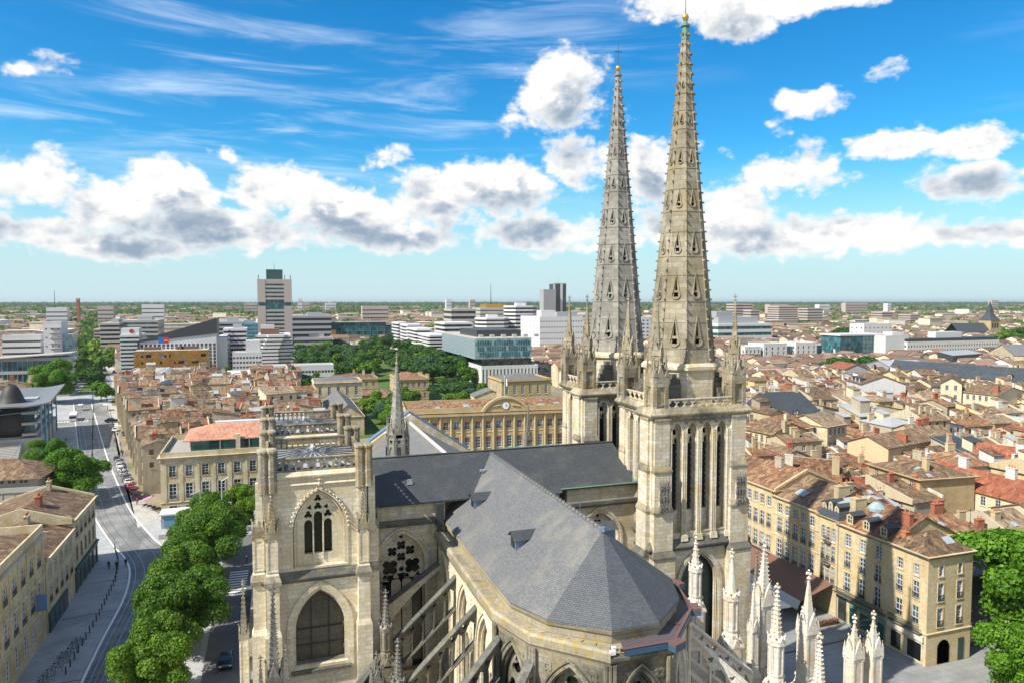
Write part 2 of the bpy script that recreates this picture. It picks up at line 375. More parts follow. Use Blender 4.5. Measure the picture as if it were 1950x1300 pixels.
def pantile(name, cols, rows=.36, colw=.24):
    """low-pitched canal tile: rounded columns, patchy replacement tiles"""
    m, N, b = newmat(name); u = uvs(N); sp = N.new('ShaderNodeSeparateXYZ'); N.put(sp.inputs[0], u)
    r = orand(N)
    bk = brick(N, u, colw, rows, (0, 0, 0, 1), (1, 1, 1, 1), (.4, .4, .4, 1), .01, 0)
    n = N.noise(N.vmath('ADD', u, (0, 0, 0)), .9, 5, .7); cell = N.math('MULTIPLY_ADD', N.new('ShaderNodeRGBToBW').outputs[0], 0, 0)
    bw = N.new('ShaderNodeRGBToBW'); N.put(bw.inputs[0], bk.outputs[0])
    f = N.math('ADD', N.math('MULTIPLY', bw.outputs[0], .42), N.math('MULTIPLY_ADD', n, .95, -.2))
    f = N.math('ADD', f, N.math('MULTIPLY_ADD', r, .36, -.18))
    vo = N.new('ShaderNodeTexVoronoi'); N.put(vo.inputs['Vector'], N.vmath('MULTIPLY', u, (1.6, .9, 1))); vo.inputs['Scale'].default_value = 1.0
    vb = N.new('ShaderNodeSeparateXYZ'); N.put(vb.inputs[0], vo.outputs['Color']); f = N.math('ADD', f, N.math('MULTIPLY_ADD', vb.outputs[0], .62, -.31))
    col = N.ramp(f, [(i/(len(cols)-1), rgb(c)) for i, c in enumerate(cols)])
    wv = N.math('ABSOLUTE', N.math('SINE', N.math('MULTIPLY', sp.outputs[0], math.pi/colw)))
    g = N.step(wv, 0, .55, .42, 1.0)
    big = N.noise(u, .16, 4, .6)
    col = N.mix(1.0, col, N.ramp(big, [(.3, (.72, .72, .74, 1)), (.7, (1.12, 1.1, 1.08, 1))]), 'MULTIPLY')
    # darker along the valleys between the tile columns
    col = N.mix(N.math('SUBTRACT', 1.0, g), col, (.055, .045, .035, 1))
    N.put(b.inputs['Base Color'], col); b.inputs['Roughness'].default_value = .9
    bump(N, b, N.math('ADD', wv, N.math('MULTIPLY', bw.outputs[0], .35)), .8, .06); return m
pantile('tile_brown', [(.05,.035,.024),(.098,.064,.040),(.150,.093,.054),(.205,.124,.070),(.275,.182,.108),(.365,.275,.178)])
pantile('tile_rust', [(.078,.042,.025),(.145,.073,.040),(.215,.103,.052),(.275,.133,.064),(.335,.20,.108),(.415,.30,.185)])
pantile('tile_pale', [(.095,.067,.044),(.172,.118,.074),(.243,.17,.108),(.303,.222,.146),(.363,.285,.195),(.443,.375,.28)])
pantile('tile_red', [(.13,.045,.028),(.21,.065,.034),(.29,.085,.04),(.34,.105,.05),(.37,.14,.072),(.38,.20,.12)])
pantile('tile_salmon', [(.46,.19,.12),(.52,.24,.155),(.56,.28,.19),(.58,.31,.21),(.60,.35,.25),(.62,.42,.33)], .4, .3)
def wallmat(name, cols, dirt=.35):
    """rendered / stone house walls, tint differs from house to house"""
    m, N, b = newmat(name); p = pos(N); r = orand(N)
    col = N.ramp(r, [(i/max(1, len(cols)-1), rgb(c)) for i, c in enumerate(cols)])
    n = N.noise(p, .3, 6, .65); n2 = N.noise(N.vmath('MULTIPLY', p, (1.2, 1.2, .2)), 1.0, 4, .6); n3 = N.noise(p, 4, 3, .6)
    col = N.mix(N.step(n, .5, .8, 0, dirt), col, (.20, .17, .12, 1)); col = N.mix(N.step(n2, .5, .75, 0, dirt), col, (.17, .15, .12, 1))
    col = N.mix(.4, col, N.ramp(n3, [(.3, (.7, .7, .7, 1)), (.7, (1.1, 1.1, 1.1, 1))]), 'MULTIPLY')
    N.put(b.inputs['Base Color'], col); b.inputs['Roughness'].default_value = .92; bump(N, b, n3, .3, .03); return m
wallmat('wall_town', [(.46,.38,.24),(.52,.46,.33),(.42,.34,.20),(.55,.47,.30),(.48,.43,.34),(.33,.28,.20),(.58,.55,.48),(.50,.41,.25),(.40,.37,.31)], .6)
wallmat('wall_beige', [(.56,.44,.28),(.58,.46,.31)], .2)
wallmat('wall_white', [(.60,.60,.59),(.66,.66,.66),(.58,.59,.61)], .25)
wallmat('wall_yellow', [(.62,.50,.24),(.64,.54,.30)], .2)
wallmat('wall_cream', [(.66,.58,.42),(.62,.55,.40)], .2)
flat('concrete', (.40,.39,.37), .85); flat('concrete_pink', (.44,.38,.35), .85); flat('white_panel', (.60,.61,.64), .6, var=.1, scale=.15)
flat('grey_panel', (.33,.35,.38), .5, var=.08); flat('dark_panel', (.045,.05,.055), .45); flat('zinc', (.40,.415,.43), .5, metal=.1, var=.2)
flat('roof_dark', (.085,.09,.10), .5, var=.2); flat('zinc_blue', (.16,.24,.34), .4, metal=.3); flat('lead_red', (.15,.085,.08), .5, var=.25); flat('lead_floor', (.10,.085,.10), .5, var=.25); flat('membrane_blue', (.035,.095,.18), .5)
flat('flat_roof', (.36,.34,.31), .9, var=.2); flat('gravel_roof', (.42,.40,.36), .95, var=.25, fine=20)
flat('brick_red', (.34,.12,.07), .9, var=.25); flat('clay_pot', (.45,.17,.08), .9, var=.2); flat('brown_roof', (.17,.09,.065), .8)
flat('white_paint', (.78,.78,.78), .6, var=.06); flat('rail_steel', (.45,.46,.48), .35, metal=.9)
flat('iron_dark', (.03,.035,.035), .5, spec=.4); flat('wood_dark', (.10,.065,.04), .7); flat('timber_black', (.028,.026,.026), .6, var=.3); flat('roof_metal', (.17,.18,.19), .55, var=.2); flat('wood_frame', (.60,.62,.66), .6, var=.05)
flat('shutter_brown', (.16,.075,.05), .7); flat('shutter_blue', (.10,.22,.46), .6); flat('shop_green', (.03,.085,.075), .5); flat('door_green', (.035,.06,.05), .5)
flat('copper_green', (.12,.24,.18), .7); flat('gold_leaf', (.75,.45,.10), .35, metal=.9); flat('cloth_white', (.72,.71,.68), .9, var=.05)
flat('cloth_mauve', (.35,.30,.38), .9); flat('awning_grey', (.50,.50,.48), .85); flat('bark', (.12,.09,.065), .95, var=.3, fine=14, bmp=.6)
flat('rubber', (.02,.02,.02), .8); flat('chrome', (.55,.55,.56), .25, metal=.9); flat('red_lamp', (.45,.02,.02), .3); flat('steel_blue', (.12,.30,.42), .45, metal=.2)
flat('soil', (.16,.12,.08), .95, var=.3); flat('hedge_ground', (.06,.10,.03), .95, var=.4)
def glassmat(name, c, rough=.08, spec=.8, var=0.0, pane=None):
    m, N, b = newmat(name)
    if pane:      # separate panes: blinds, depth and tint differ from one to the next
        u = uvs(N); bk = brick(N, u, pane[0], pane[1], rgb([q*.55 for q in c]), rgb([min(.5, q*1.9+.035) for q in c]), rgb([q*.4+.03 for q in c]), .05, 0)
        v = N.noise(u, .12, 3, .6); N.put(b.inputs['Base Color'], N.mix(N.step(v, .4, .7, 0, .6), bk.outputs[0], rgb([q*.6 for q in c]))); b.inputs['Roughness'].default_value = rough; b.inputs['Specular IOR Level'].default_value = spec; return m
    if var:
        v = N.noise(pos(N), .5, 3, .6); col = N.mix(N.step(v, .35, .7), rgb([q*(1-var) for q in c]), rgb([q*(1+var) for q in c])); N.put(b.inputs['Base Color'], col)
    else: b.inputs['Base Color'].default_value = rgb(c)
    b.inputs['Roughness'].default_value = rough; b.inputs['Specular IOR Level'].default_value = spec; return m
glassmat('glass_window', (.022,.032,.042)); glassmat('glass_dark', (.010,.013,.014), .15, .5, .5, (1.5, 3.1)); glassmat('glass_green', (.012,.085,.085), .08, .9, .35, (1.6, 3.4))
glassmat('glass_blue', (.15,.36,.48), .1, .9, .2, (2.2, 2.4)); glassmat('glass_teal', (.02,.10,.13), .08, .9, .4, (1.8, 3.2)); glassmat('glass_sky', (.30,.38,.42), .15, .8, .15); glassmat('louvre_slat', (.014,.017,.021), .6, .3)
glassmat('glass_curtain', (.20,.21,.21), .3, .6, .3); glassmat('glass_reflect', (.06,.09,.12), .05, .9)
glassmat('glass_cathedral', (.012,.016,.014), .2, .5, .6)
for nm, c in (('paint_black',(.012,.013,.015)),('paint_white',(.74,.75,.76)),('paint_silver',(.36,.38,.40)),('paint_red',(.42,.02,.02)),('paint_grey',(.11,.12,.13)),('paint_blue',(.03,.07,.19))):
    m, N, b = newmat(nm); b.inputs['Base Color'].default_value = rgb(c); b.inputs['Roughness'].default_value = .28; b.inputs['Coat Weight'].default_value = .6
for nm, c in (('cloth_navy',(.02,.03,.07)),('cloth_black',(.015,.015,.017)),('cloth_red',(.35,.03,.03)),('cloth_grey',(.2,.2,.21)),('cloth_lime',(.45,.75,.03)),('cloth_tan',(.4,.3,.2)),('skin',(.50,.31,.22)),('hair_dark',(.03,.02,.015)),
              ('sign_red',(.55,.02,.03)),('sign_blue',(.02,.16,.50)),('flag_blue',(.02,.05,.25)),('sign_pink',(.75,.10,.45)),('umbrella',(.70,.67,.60)),('flower_red',(.45,.03,.05)),('awning_pink',(.42,.20,.36))):
    m, N, b = newmat(nm); n = N.noise(pos(N), 5, 3, .6); N.put(b.inputs['Base Color'], N.mix(n, rgb([v*.8 for v in c]), rgb([min(1, v*1.2) for v in c]))); b.inputs['Roughness'].default_value = .8
def leafmat(name, dark, mid, light, trans=.35):
    m, N, b = newmat(name); p = pos(N); r = orand(N)
    g = N.new('ShaderNodeNewGeometry').outputs['Random Per Island']
    n = N.noise(p, .35, 3, .6)
    f = N.math('ADD', N.math('MULTIPLY', g, .55), N.math('MULTIPLY_ADD', n, .7, -.12))
    f = N.math('ADD', f, N.math('MULTIPLY_ADD', r, .24, -.12))
    col = N.ramp(f, [(.1, rgb(dark)), (.5, rgb(mid)), (.95, rgb(light))])
    N.put(b.inputs['Base Color'], col); b.inputs['Roughness'].default_value = .55; b.inputs['Specular IOR Level'].default_value = .3
    tr = N.new('ShaderNodeBsdfTranslucent'); N.put(tr.inputs[0], N.mix(1.0, col, (1.3, 1.35, .5, 1), 'MULTIPLY'))
    ms = N.new('ShaderNodeMixShader'); ms.inputs[0].default_value = trans
    N.l.new(b.outputs[0], ms.inputs[1]); N.l.new(tr.outputs[0], ms.inputs[2])
    N.l.new(ms.outputs[0], [q for q in N.n if q.type == 'OUTPUT_MATERIAL'][0].inputs[0]); return m
leafmat('leaf_street', (.030,.085,.010), (.078,.178,.015), (.19,.30,.020))
leafmat('leaf_bright', (.045,.125,.012), (.090,.225,.016), (.17,.33,.024))
leafmat('leaf_park', (.018,.060,.014), (.036,.108,.020), (.075,.170,.026))
leafmat('leaf_grey', (.028,.075,.042), (.045,.11,.06), (.085,.17,.09))
leafmat('leaf_far', (.035,.085,.016), (.075,.155,.020), (.17,.25,.026))
M = MATS
# ================================================================== cathedral
CX = 23.1; CO = (CX, 75.5, 0.0)
cath = thing('cathedral', 'large pale stone gothic cathedral with twin crocketed spires and slate roofs', 'cathedral', CO)
def cpart(mb, name, mats, parent=cath, **k):
    mats = [M[m] for m in (mats if isinstance(mats, (list, tuple)) else [mats])]
    return mb.build(name, mats, parent, CO, **k)
def octa(mb, c, r, mi=0, sz=1.0):
    x, y, z = c
    mb.add([(x+r,y,z),(x-r,y,z),(x,y+r,z),(x,y-r,z),(x,y,z+r*sz),(x,y,z-r*sz)],
           [(0,2,4),(2,1,4),(1,3,4),(3,0,4),(2,0,5),(1,2,5),(3,1,5),(0,3,5)], mi)
def finial(mb, x, y, z, s, mi=0, cross=True):
    octa(mb, (x, y, z), .26*s, mi, 1.1); mb.lathe(x, y, [(.07*s, z-.2*s), (.07*s, z+.55*s)], 4, mi=mi)
    if cross:
        mb.box(x-.3*s, x+.3*s, y-.07*s, y+.07*s, z+.38*s, z+.52*s, mi); mb.box(x-.06*s, x+.06*s, y-.3*s, y+.3*s, z+.39*s, z+.51*s, mi)
        octa(mb, (x, y, z+.72*s), .15*s, mi)
    else: octa(mb, (x, y, z+.45*s), .2*s, mi, 1.3)
def pinnacle(mb, x, y, w, z0, z1, z2, n=4, rot=0.0, mi=0, mi2=None, niche=True, cross=True, crock=.42, corner=True):
    """buttress pinnacle: panelled shaft, gablets, crocketed spirelet and finial"""
    mi2 = mi if mi2 is None else mi2; h = w/2; rr = h/math.cos(math.pi/n); ph = math.pi/n+rot
    mb.lathe(x, y, [(rr*1.12, z0), (rr*1.12, z0+.25*w), (rr, z0+.4*w), (rr, z1), (rr*1.14, z1+.02), (rr*1.14, z1+.12*w), (rr*.8, z1+.3*w)], n, ph, mi)
    k = n if n == 4 else 8; fw = 2*h*math.tan(math.pi/n)
    for i in range(k):
        a = rot+2*math.pi*i/n; nn = Vector((math.cos(a), math.sin(a), 0)); U = Vector((-nn.y, nn.x, 0))
        O = Vector((x, y, 0))+nn*(h+.05*w)
        if niche and z1-z0 > 1.2*w:
            b0 = z0+.55*w; b1 = z1-.1*w; q = fw*.5
            mb.plate(rect(-q, q, b0, b1), [pointed(-q*.66, q*.66, b0+.12*w, b1-.75*fw, b1-.12*w, 4)], O+nn*.001, U, Zv, .055*w, mi, back=False)
        g = fw*.62; gz = z1-.25*w
        O2 = O+nn*.05*w
        mb.plate([(-g, gz), (g, gz), (0, gz+fw*1.5)], [], O2, U, Zv, .16*w, mi2)
        octa(mb, tuple(O2+Zv*(gz+fw*1.58)), .1*w, mi2, 1.6)
    if corner and n == 4:
        for i in range(4):
            a = rot+math.pi/4+math.pi/2*i; cx, cy = x+math.cos(a)*rr*.98, y+math.sin(a)*rr*.98
            mb.lathe(cx, cy, [(.13*w, z1-.5*w), (.13*w, z1+.25*w), (.015, z1+1.0*w)], 4, ph, mi2)
    r0 = rr*.72; zt = z2-.55*w
    mb.lathe(x, y, [(r0, z1+.1*w), (.05*w+.02, zt)], n, ph, mi2)
    if crock:
        L = zt-z1; m = max(2, int(L/(crock)))
        for i in range(4 if n == 4 else 8):
            a = ph+2*math.pi*i/n
            for j in range(1, m):
                f = j/m; rad = r0*(1-f)+.05*w*f+.05*w; octa(mb, (x+math.cos(a)*rad, y+math.sin(a)*rad, z1+.1*w+L*f), .062*w+.016, mi2, .8)
    finial(mb, x, y, zt+.1*w, w*.8, mi2, cross)
def balustrade(mb, p0, p1, z, h=.95, step=.62, th=.16, mi=0, arches=False):
    """pierced stone parapet: rails with a row of quatrefoils or of small arches"""
    p0 = Vector((p0[0], p0[1], 0)); p1 = Vector((p1[0], p1[1], 0)); U = p1-p0; L = U.length; U.normalize()
    n = max(2, int(round(L/step))); s = L/n; holes = []
    for i in range(n):
        c = s*(i+.5)
        if arches:
            holes.append(pointed(c-s*.34, c+s*.34, z+.08, z+h*.42, z+h*.62, 4)); holes.append(foil(c, z+h*.80, s*.26, 3, 12, -math.pi/2))
        else:
            holes.append(foil(c, z+h*.5, min(s, h)*.46, 4, 20, 0.0))
            if i:
                for zz, dz in ((z+h*.90, -.16), (z+h*.10, .16)): holes.append([(s*i-.12, zz), (s*i+.12, zz), (s*i, zz+dz)][::1 if dz > 0 else -1])
    mb.plate(rect(0, L, z, z+h), holes, p0, U, Zv, th, mi)
    c = U.cross(Zv)
    for a, b in ((z+h, z+h+.10), (z-.12, z)):
        q0 = p0+c*.05; q1 = p0+U*L+c*.05; q2 = p0+U*L-c*(th+.05); q3 = p0-c*(th+.05)
        mb.prism([(q.x, q.y) for q in (q0, q1, q2, q3)], a, b, mi)
def arch_rib(mb, a, b, z0, zs, za, w, O, U, t, mi=0):
    mb.plate(grow(pointed(a, b, z0, zs, za, 10), w), [pointed(a, b, z0+.001, zs, za, 10)], O, U, Zv, t, mi)
def lancets(a, b, z0, zs, n, gap):
    """openings of n lights with cusped heads"""
    w = (b-a-gap*(n-1))/n; return [(a+i*(w+gap), a+i*(w+gap)+w) for i in range(n)]
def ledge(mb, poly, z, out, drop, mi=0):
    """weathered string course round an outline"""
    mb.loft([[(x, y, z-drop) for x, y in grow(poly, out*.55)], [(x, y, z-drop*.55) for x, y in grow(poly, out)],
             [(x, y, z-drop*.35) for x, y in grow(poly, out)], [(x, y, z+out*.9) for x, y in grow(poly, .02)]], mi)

# ---------------------------------------------------------------- south transept towers (flat topped)
def south_tower(y0, near):
    y1 = y0+9.6; xl, xr = -0.75, 7.75; ZT = 35.45
    mb = MB()
    up = pointed(1.5, 5.95, 27.35, 30.5, 33.95, 10); lo = pointed(1.45, 5.9, 18.7, 21.8, 25.35, 10)
    holes = [up, lo] if near else []
    mb.plate(rect(xl, xr, 0, ZT), holes, (0, y0, 0), X, Zv, .8, 0)
    mb.box(xl, xl+.8, y0+.8, y1, 0, ZT); mb.box(xr-.8, xr, y0+.8, y1, 0, ZT); mb.box(xl+.8, xr-.8, y1-.8, y1, 0, ZT)
    mb.box(xl+.8, xr-.8, y0+.8, y1-.8, ZT-.6, ZT-.1)
    if near:
        # field round the upper window, three stepped lights with foils
        hs = []
        for i, (a, b, top) in enumerate(((2.46, 3.14, 31.75), (3.27, 3.97, 32.45), (4.10, 4.78, 31.75))):
            hs.append(pointed(a, b, 28.3, top-.85, top-.45, 4)); m = (a+b)/2
            hs.append(foil(m, top-.04, .37, 3, 20, math.pi/2))
        hs.append(foil(3.62, 33.1, .33, 3, 20, math.pi/2)); hs.append(foil(2.92, 32.35, .22, 3, 14, math.pi/3)); hs.append(foil(4.32, 32.35, .22, 3, 14, math.pi/3))
        mb.plate(grow(up, .3), hs, (0, y0+.42, 0), X, Zv, .45, 0)
        mb.box(1.6, 5.9, y0+.60, y0+.66, 27.4, 27.6)
    tower = cpart(mb, 'transept_tower', 'stone_cream', label='square cream stone tower with a pierced parapet and striped metal roof')
    if near:
        g = MB(); g.plate(rect(2.3, 4.95, 28.1, 33.3), [], (0, y0+.95, 0), X, Zv, .05); cpart(g, 'window', 'glass_cathedral', tower)
        g = MB()
        g.plate(rect(3.16, 3.24, 27.8, 32.2), [], (0, y0+.32, 0), X, Zv, .2); g.plate(rect(3.99, 4.07, 27.8, 32.2), [], (0, y0+.32, 0), X, Zv, .2)
        cpart(g, 'mullion', 'stone_cream', tower)
        g = MB(); arch_rib(g, 1.5, 5.95, 27.35, 30.5, 33.95, .16, (0, y0-.08, 0), X, .2); arch_rib(g, 1.72, 5.73, 27.4, 30.5, 33.72, .1, (0, y0+.12, 0), X, .2)
        for t in np.linspace(0, 1, 12):
            for s in (-1, 1):
                pp = pointed(1.5, 5.95, 27.35, 30.5, 33.95, 11); q = pp[2+int(t*11)] if s > 0 else pp[-1-int(t*11)]
                octa(g, (q[0]+s*.2, y0-.12, q[1]+.16), .12)
        finial(g, 3.72, y0-.1, 34.5, .9); cpart(g, 'arch_moulding', 'stone_cream', tower)
        g = MB(); arch_rib(g, 1.45, 5.9, 18.72, 21.8, 25.35, .42, (0, y0-.1, 0), X, .25); arch_rib(g, 1.62, 5.73, 18.75, 21.8, 25.12, .17, (0, y0+.2, 0), X, .3)
        arch_rib(g, 1.30, 6.05, 18.7, 21.8, 25.6, .42, (0, y0-.16, 0), X, .1); cpart(g, 'arch_moulding', 'stone_cream', tower)
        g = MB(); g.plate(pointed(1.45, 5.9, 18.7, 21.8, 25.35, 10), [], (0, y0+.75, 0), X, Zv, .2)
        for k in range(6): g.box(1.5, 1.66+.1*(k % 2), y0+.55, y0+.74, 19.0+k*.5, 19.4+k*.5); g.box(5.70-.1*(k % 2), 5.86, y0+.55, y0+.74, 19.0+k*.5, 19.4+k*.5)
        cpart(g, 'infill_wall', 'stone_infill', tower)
        g = MB()
        for xx in (2.93, 4.42): g.box(xx-.03, xx+.03, y0+.66, y0+.745, 18.9, 24.9)
        g.box(1.5, 5.85, y0+.64, y0+.745, 21.62, 21.72); g.box(1.5, 5.85, y0+.68, y0+.744, 20.2, 20.27); cpart(g, 'iron_bar', 'iron_dark', tower)
        g = MB(); g.add([(1.2,y0-.35,18.35),(6.2,y0-.35,18.35),(6.2,y0+.55,18.95),(1.2,y0+.55,18.95),(1.2,y0-.35,18.1),(6.2,y0-.35,18.1),(6.2,y0,18.05),(1.2,y0,18.05)],[(0,1,2,3),(4,5,1,0),(7,6,5,4)]); cpart(g, 'sill', 'stone_coping', tower)
    g = MB(); body = [(xl,y0),(xr,y0),(xr,y1),(xl,y1)]
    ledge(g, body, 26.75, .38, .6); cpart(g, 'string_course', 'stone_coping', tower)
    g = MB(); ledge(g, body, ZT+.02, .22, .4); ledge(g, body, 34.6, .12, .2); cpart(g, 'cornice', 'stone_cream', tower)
    # clasping buttresses with canopied niches
    if near:
        for (bx, by, w) in ((-.18, y0-.35, 1.0), (-1.25, y0+.35, .95), (7.35, y0-.35, .95), (8.25, y0+.45, .95)):
            g = MB(); g.prism(rectp(bx, by, w+.35), 0, 22.0); g.loft([[(x, y, 22.0) for x, y in rectp(bx, by, w+.35)], [(x, y, 22.5) for x, y in rectp(bx, by, w+.05)]], 0)
            g.prism(rectp(bx, by, w+.05), 22.4, 26.6); g.loft([[(x, y, 26.4) for x, y in rectp(bx, by, w+.42)], [(x, y, 26.65) for x, y in rectp(bx, by, w+.42)], [(x, y, 27.2) for x, y in rectp(bx, by, w)]], 2)
            pinnacle(g, bx, by, w*.92, 27.0, 30.6, 34.2, 4, mi=0, mi2=2, crock=.3)
            g.prism(rectp(bx+.1*(1 if bx < 3 else -1), y0+.15, w*.6), 30, 34.9)
            cpart(g, 'buttress', ['stone_cream', 'stone_coping', 'stone_weathered'], tower)
    else:
        for bx in (-.4, 7.4):
            g = MB(); g.prism(rectp(bx, y0-.2, 1.2), 0, 34.4); cpart(g, 'buttress', 'stone_cream', tower)
    # parapet and corner turrets
    zt = ZT+.15
    for (p, q) in (((.3, y0+.02), (7.0, y0+.02)), ((7.0, y1-.1), (.3, y1-.1)), ((xl+.2, y1-.6), (xl+.2, y0+.6)), ((xr-.2, y0+.6), (xr-.2, y1-.6))):
        g = MB(); balustrade(g, p, q, zt+.12, 1.0, .52, arches=True); cpart(g, 'balustrade', 'stone_weathered', tower)
    for (tx, ty) in ((-.45, y0+.25), (7.5, y0+.25), (-.45, y1-.3), (7.5, y1-.3)):
        g = MB()
        for dx, dy in ((-.36, -.36), (.36, -.36), (-.36, .36), (.36, .36)):
            g.lathe(tx+dx, ty+dy, [(.42, ZT-1.4), (.44, ZT), (.40, ZT+.1), (.38, ZT+1.9), (.46, ZT+2.0), (.46, ZT+2.15), (.3, ZT+2.22)], 8)
        g.box(tx-.4, tx+.4, ty-.4, ty+.4, ZT-1, ZT+2.1); cpart(g, 'corner_turret', ['stone_weathered'], tower)
    # low pyramid roof of radiating metal sheets, light and dark by turns
    g = MB(); cxx, cyy = (xl+xr)/2, (y0+y1)/2; per = []; nn = 12
    cs = [(xl+.5, y0+.5), (xr-.5, y0+.5), (xr-.5, y1-.5), (xl+.5, y1-.5)]
    for a in range(4):
        for k in range(nn): f = k/nn; per.append((cs[a][0]*(1-f)+cs[(a+1) % 4][0]*f, cs[a][1]*(1-f)+cs[(a+1) % 4][1]*f))
    for k in range(len(per)):
        a, b = per[k], per[(k+1) % len(per)]; h = .05 if k % 2 else 0
        g.add([(a[0],a[1],ZT+.40+h),(b[0],b[1],ZT+.40+h),(cxx,cyy,ZT+1.0+h),(a[0],a[1],ZT+.2),(b[0],b[1],ZT+.2)], [(0,1,2),(3,4,1,0)], k % 2)
    g.lathe(cxx, cyy, [(.3, ZT+.9), (.3, ZT+1.3), (.05, ZT+1.5)], 6, mi=2); cpart(g, 'striped_roof', ['zinc', 'roof_dark', 'zinc'], tower)
    return tower
def rectp(x, y, w, d=None):
    d = w if d is None else d; return [(x-w/2, y-d/2), (x+w/2, y-d/2), (x+w/2, y+d/2), (x-w/2, y+d/2)]
south_tower(62.0, True); south_tower(79.2, False)

# ---------------------------------------------------------------- north transept towers with spires
def north_tower(y0, near):
    xl, xr = 38.1, 47.3; y1 = y0+10.9; xb = 36.1; ZT = 38.7; cx, cy = (xl+xr)/2, (y0+y1)/2; cx = 42.75 if near else 43.4
    mb = MB(); cen = [38.95, 40.72, 42.49, 44.26]; ys = [y0+2.6, y0+4.3, y0+6.1, y0+7.9]
    outer = [pointed(c-.60, c+.60, 26.3, 36.6, 37.75, 6) for c in cen]
    big = pointed(39.55, 44.05, 12, 20.7, 24.0, 10)
    mb.plate(rect(xl, xr, 0, ZT), outer+([big] if near else []), (0, y0, 0), X, Zv, .55, 0)
    inner = [pointed(c-.46, c+.46, 28.5, 36.3, 37.35, 6) for c in cen]
    mb.plate(rect(38.15, 45.1, 26, 38.2), inner, (0, y0+.55, 0), X, Zv, .5, 0)
    mb.box(xb, xl+.05, y0+.02, y0+2.5, 0, ZT)          # corner buttress carrying the turret
    # left flank, with its own lancets
    souter = [pointed(y1-q-.5, y1-q+.5, 26.3, 36.7, 37.75, 6) for q in ys]
    mb.plate(rect(0, y1-y0-.55, 0, ZT), [[(u, v) for u, v in h] for h in souter[1:]], (xl, y1, 0), -Yv, Zv, .55, 0)
    mb.plate(rect(.6, y1-y0-1.3, 26, 38.2), [pointed(y1-q-.34, y1-q+.34, 28.5, 36.4, 37.3, 6) for q in ys[1:]], (xl+.55, y1, 0), -Yv, Zv, .4, 0)
    mb.box(xr-.6, xr, y0+.55, y1, 0, ZT); mb.box(xl+.55, xr-.6, y1-.6, y1, 0, ZT); mb.box(xl+.5, xr-.6, y0+.6, y1-.6, ZT-.5, ZT-.05); mb.box(xl+1.2, xr-.7, y0+1.3, y1-.7, 20, 38, 0)
    tower = cpart(mb, 'transept_tower', 'stone_tower', label='tall ochre stone belfry tower with four louvred lancets below its spire' if near else 'rear ochre stone belfry tower beside the slate transept roof')
    for k, c in enumerate(cen):
        g = MB()
        for z in np.arange(28.6, 36.2, .62):
            g.add([(c-.46,y0+.78,z),(c+.46,y0+.78,z),(c+.46,y0+1.04,z+.55),(c-.46,y0+1.04,z+.55),(c-.46,y0+.82,z-.05),(c+.46,y0+.82,z-.05)], [(0,1,2,3),(4,5,1,0)], 0)
        g.plate(rect(c-.48, c+.48, 28.4, 37.5), [], (0, y0+1.06, 0), X, Zv, .03, 1)
        cpart(g, 'louvre_window', ['louvre_slat', 'glass_dark'], tower)
        g = MB(); g.plate(pointed(c-.50, c+.50, 35.5, 36.3, 37.45, 6), [foil(c, 36.68, .36, 4, 20), pointed(c-.42, c-.05, 35.52, 35.8, 36.2, 3), pointed(c+.05, c+.42, 35.52, 35.8, 36.2, 3)], (0, y0+.60, 0), X, Zv, .12)
        arch_rib(g, c-.6, c+.6, 26.35, 36.6, 37.75, .12, (0, y0-.07, 0), X, .12); arch_rib(g, c-.52, c+.52, 26.4, 36.45, 37.55, .07, (0, y0+.22, 0), X, .12)
        cpart(g, 'tracery', 'stone_tower', tower)
    for k in range(5):   # shafts on the piers between the lancets
        xx = cen[0]-.885+1.77*k; g = MB()
        for dx in (-.20, 0, .20): g.tube((xx+dx, y0-.10, 25.9), (xx+dx, y0-.10, 36.9), .10, n=6)
        g.loft([[(x, y, 25.5) for x, y in rectp(xx, y0-.12, .8, .5)], [(x, y, 26.1) for x, y in rectp(xx, y0-.12, .72, .3)]], 0); cpart(g, 'shaft', 'stone_tower', tower)
    for q in ys[1:]:
        g = MB()
        for dy in (-.72, .72): g.tube((xl-.06, q+dy, 25.5), (xl-.06, q+dy, 37), .13, n=6)
        g.plate(rect(y1-q-.36, y1-q+.36, 28.4, 37.4), [], (xl+.9, y1, 0), -Yv, Zv, .03, 1)
        cpart(g, 'louvre_window', ['stone_tower', 'glass_dark'], tower)
    body = [(xl, y0), (xr, y0), (xr, y1), (xl, y1)]
    blk = [(xb, y0), (xl+.3, y0), (xl+.3, y0+2.5), (xb, y0+2.5)]
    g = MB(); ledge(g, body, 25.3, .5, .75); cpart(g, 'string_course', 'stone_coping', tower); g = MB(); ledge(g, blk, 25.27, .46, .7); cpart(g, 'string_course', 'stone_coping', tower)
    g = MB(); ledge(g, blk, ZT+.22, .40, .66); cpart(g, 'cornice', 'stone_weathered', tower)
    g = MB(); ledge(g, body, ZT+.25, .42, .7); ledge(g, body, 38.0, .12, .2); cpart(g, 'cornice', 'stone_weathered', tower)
    g = MB()            # frieze of small relief gables under the cornice
    for c in np.arange(36.5, 46.6, .885):
        g.plate([(-.18, 37.55), (.18, 37.55), (.18, 38.0), (0, 38.42), (-.18, 38.0)], [], (c, y0-.06, 0), X, Zv, .08); octa(g, (c, y0-.1, 38.45), .11)
    for c in np.arange(1.0, 10, .885): g.plate([(-.18, 37.55), (.18, 37.55), (.18, 38.0), (0, 38.42), (-.18, 38.0)], [], (xl-.06, y1-c, 0), -Yv, Zv, .08)
    cpart(g, 'frieze', 'stone_weathered', tower)
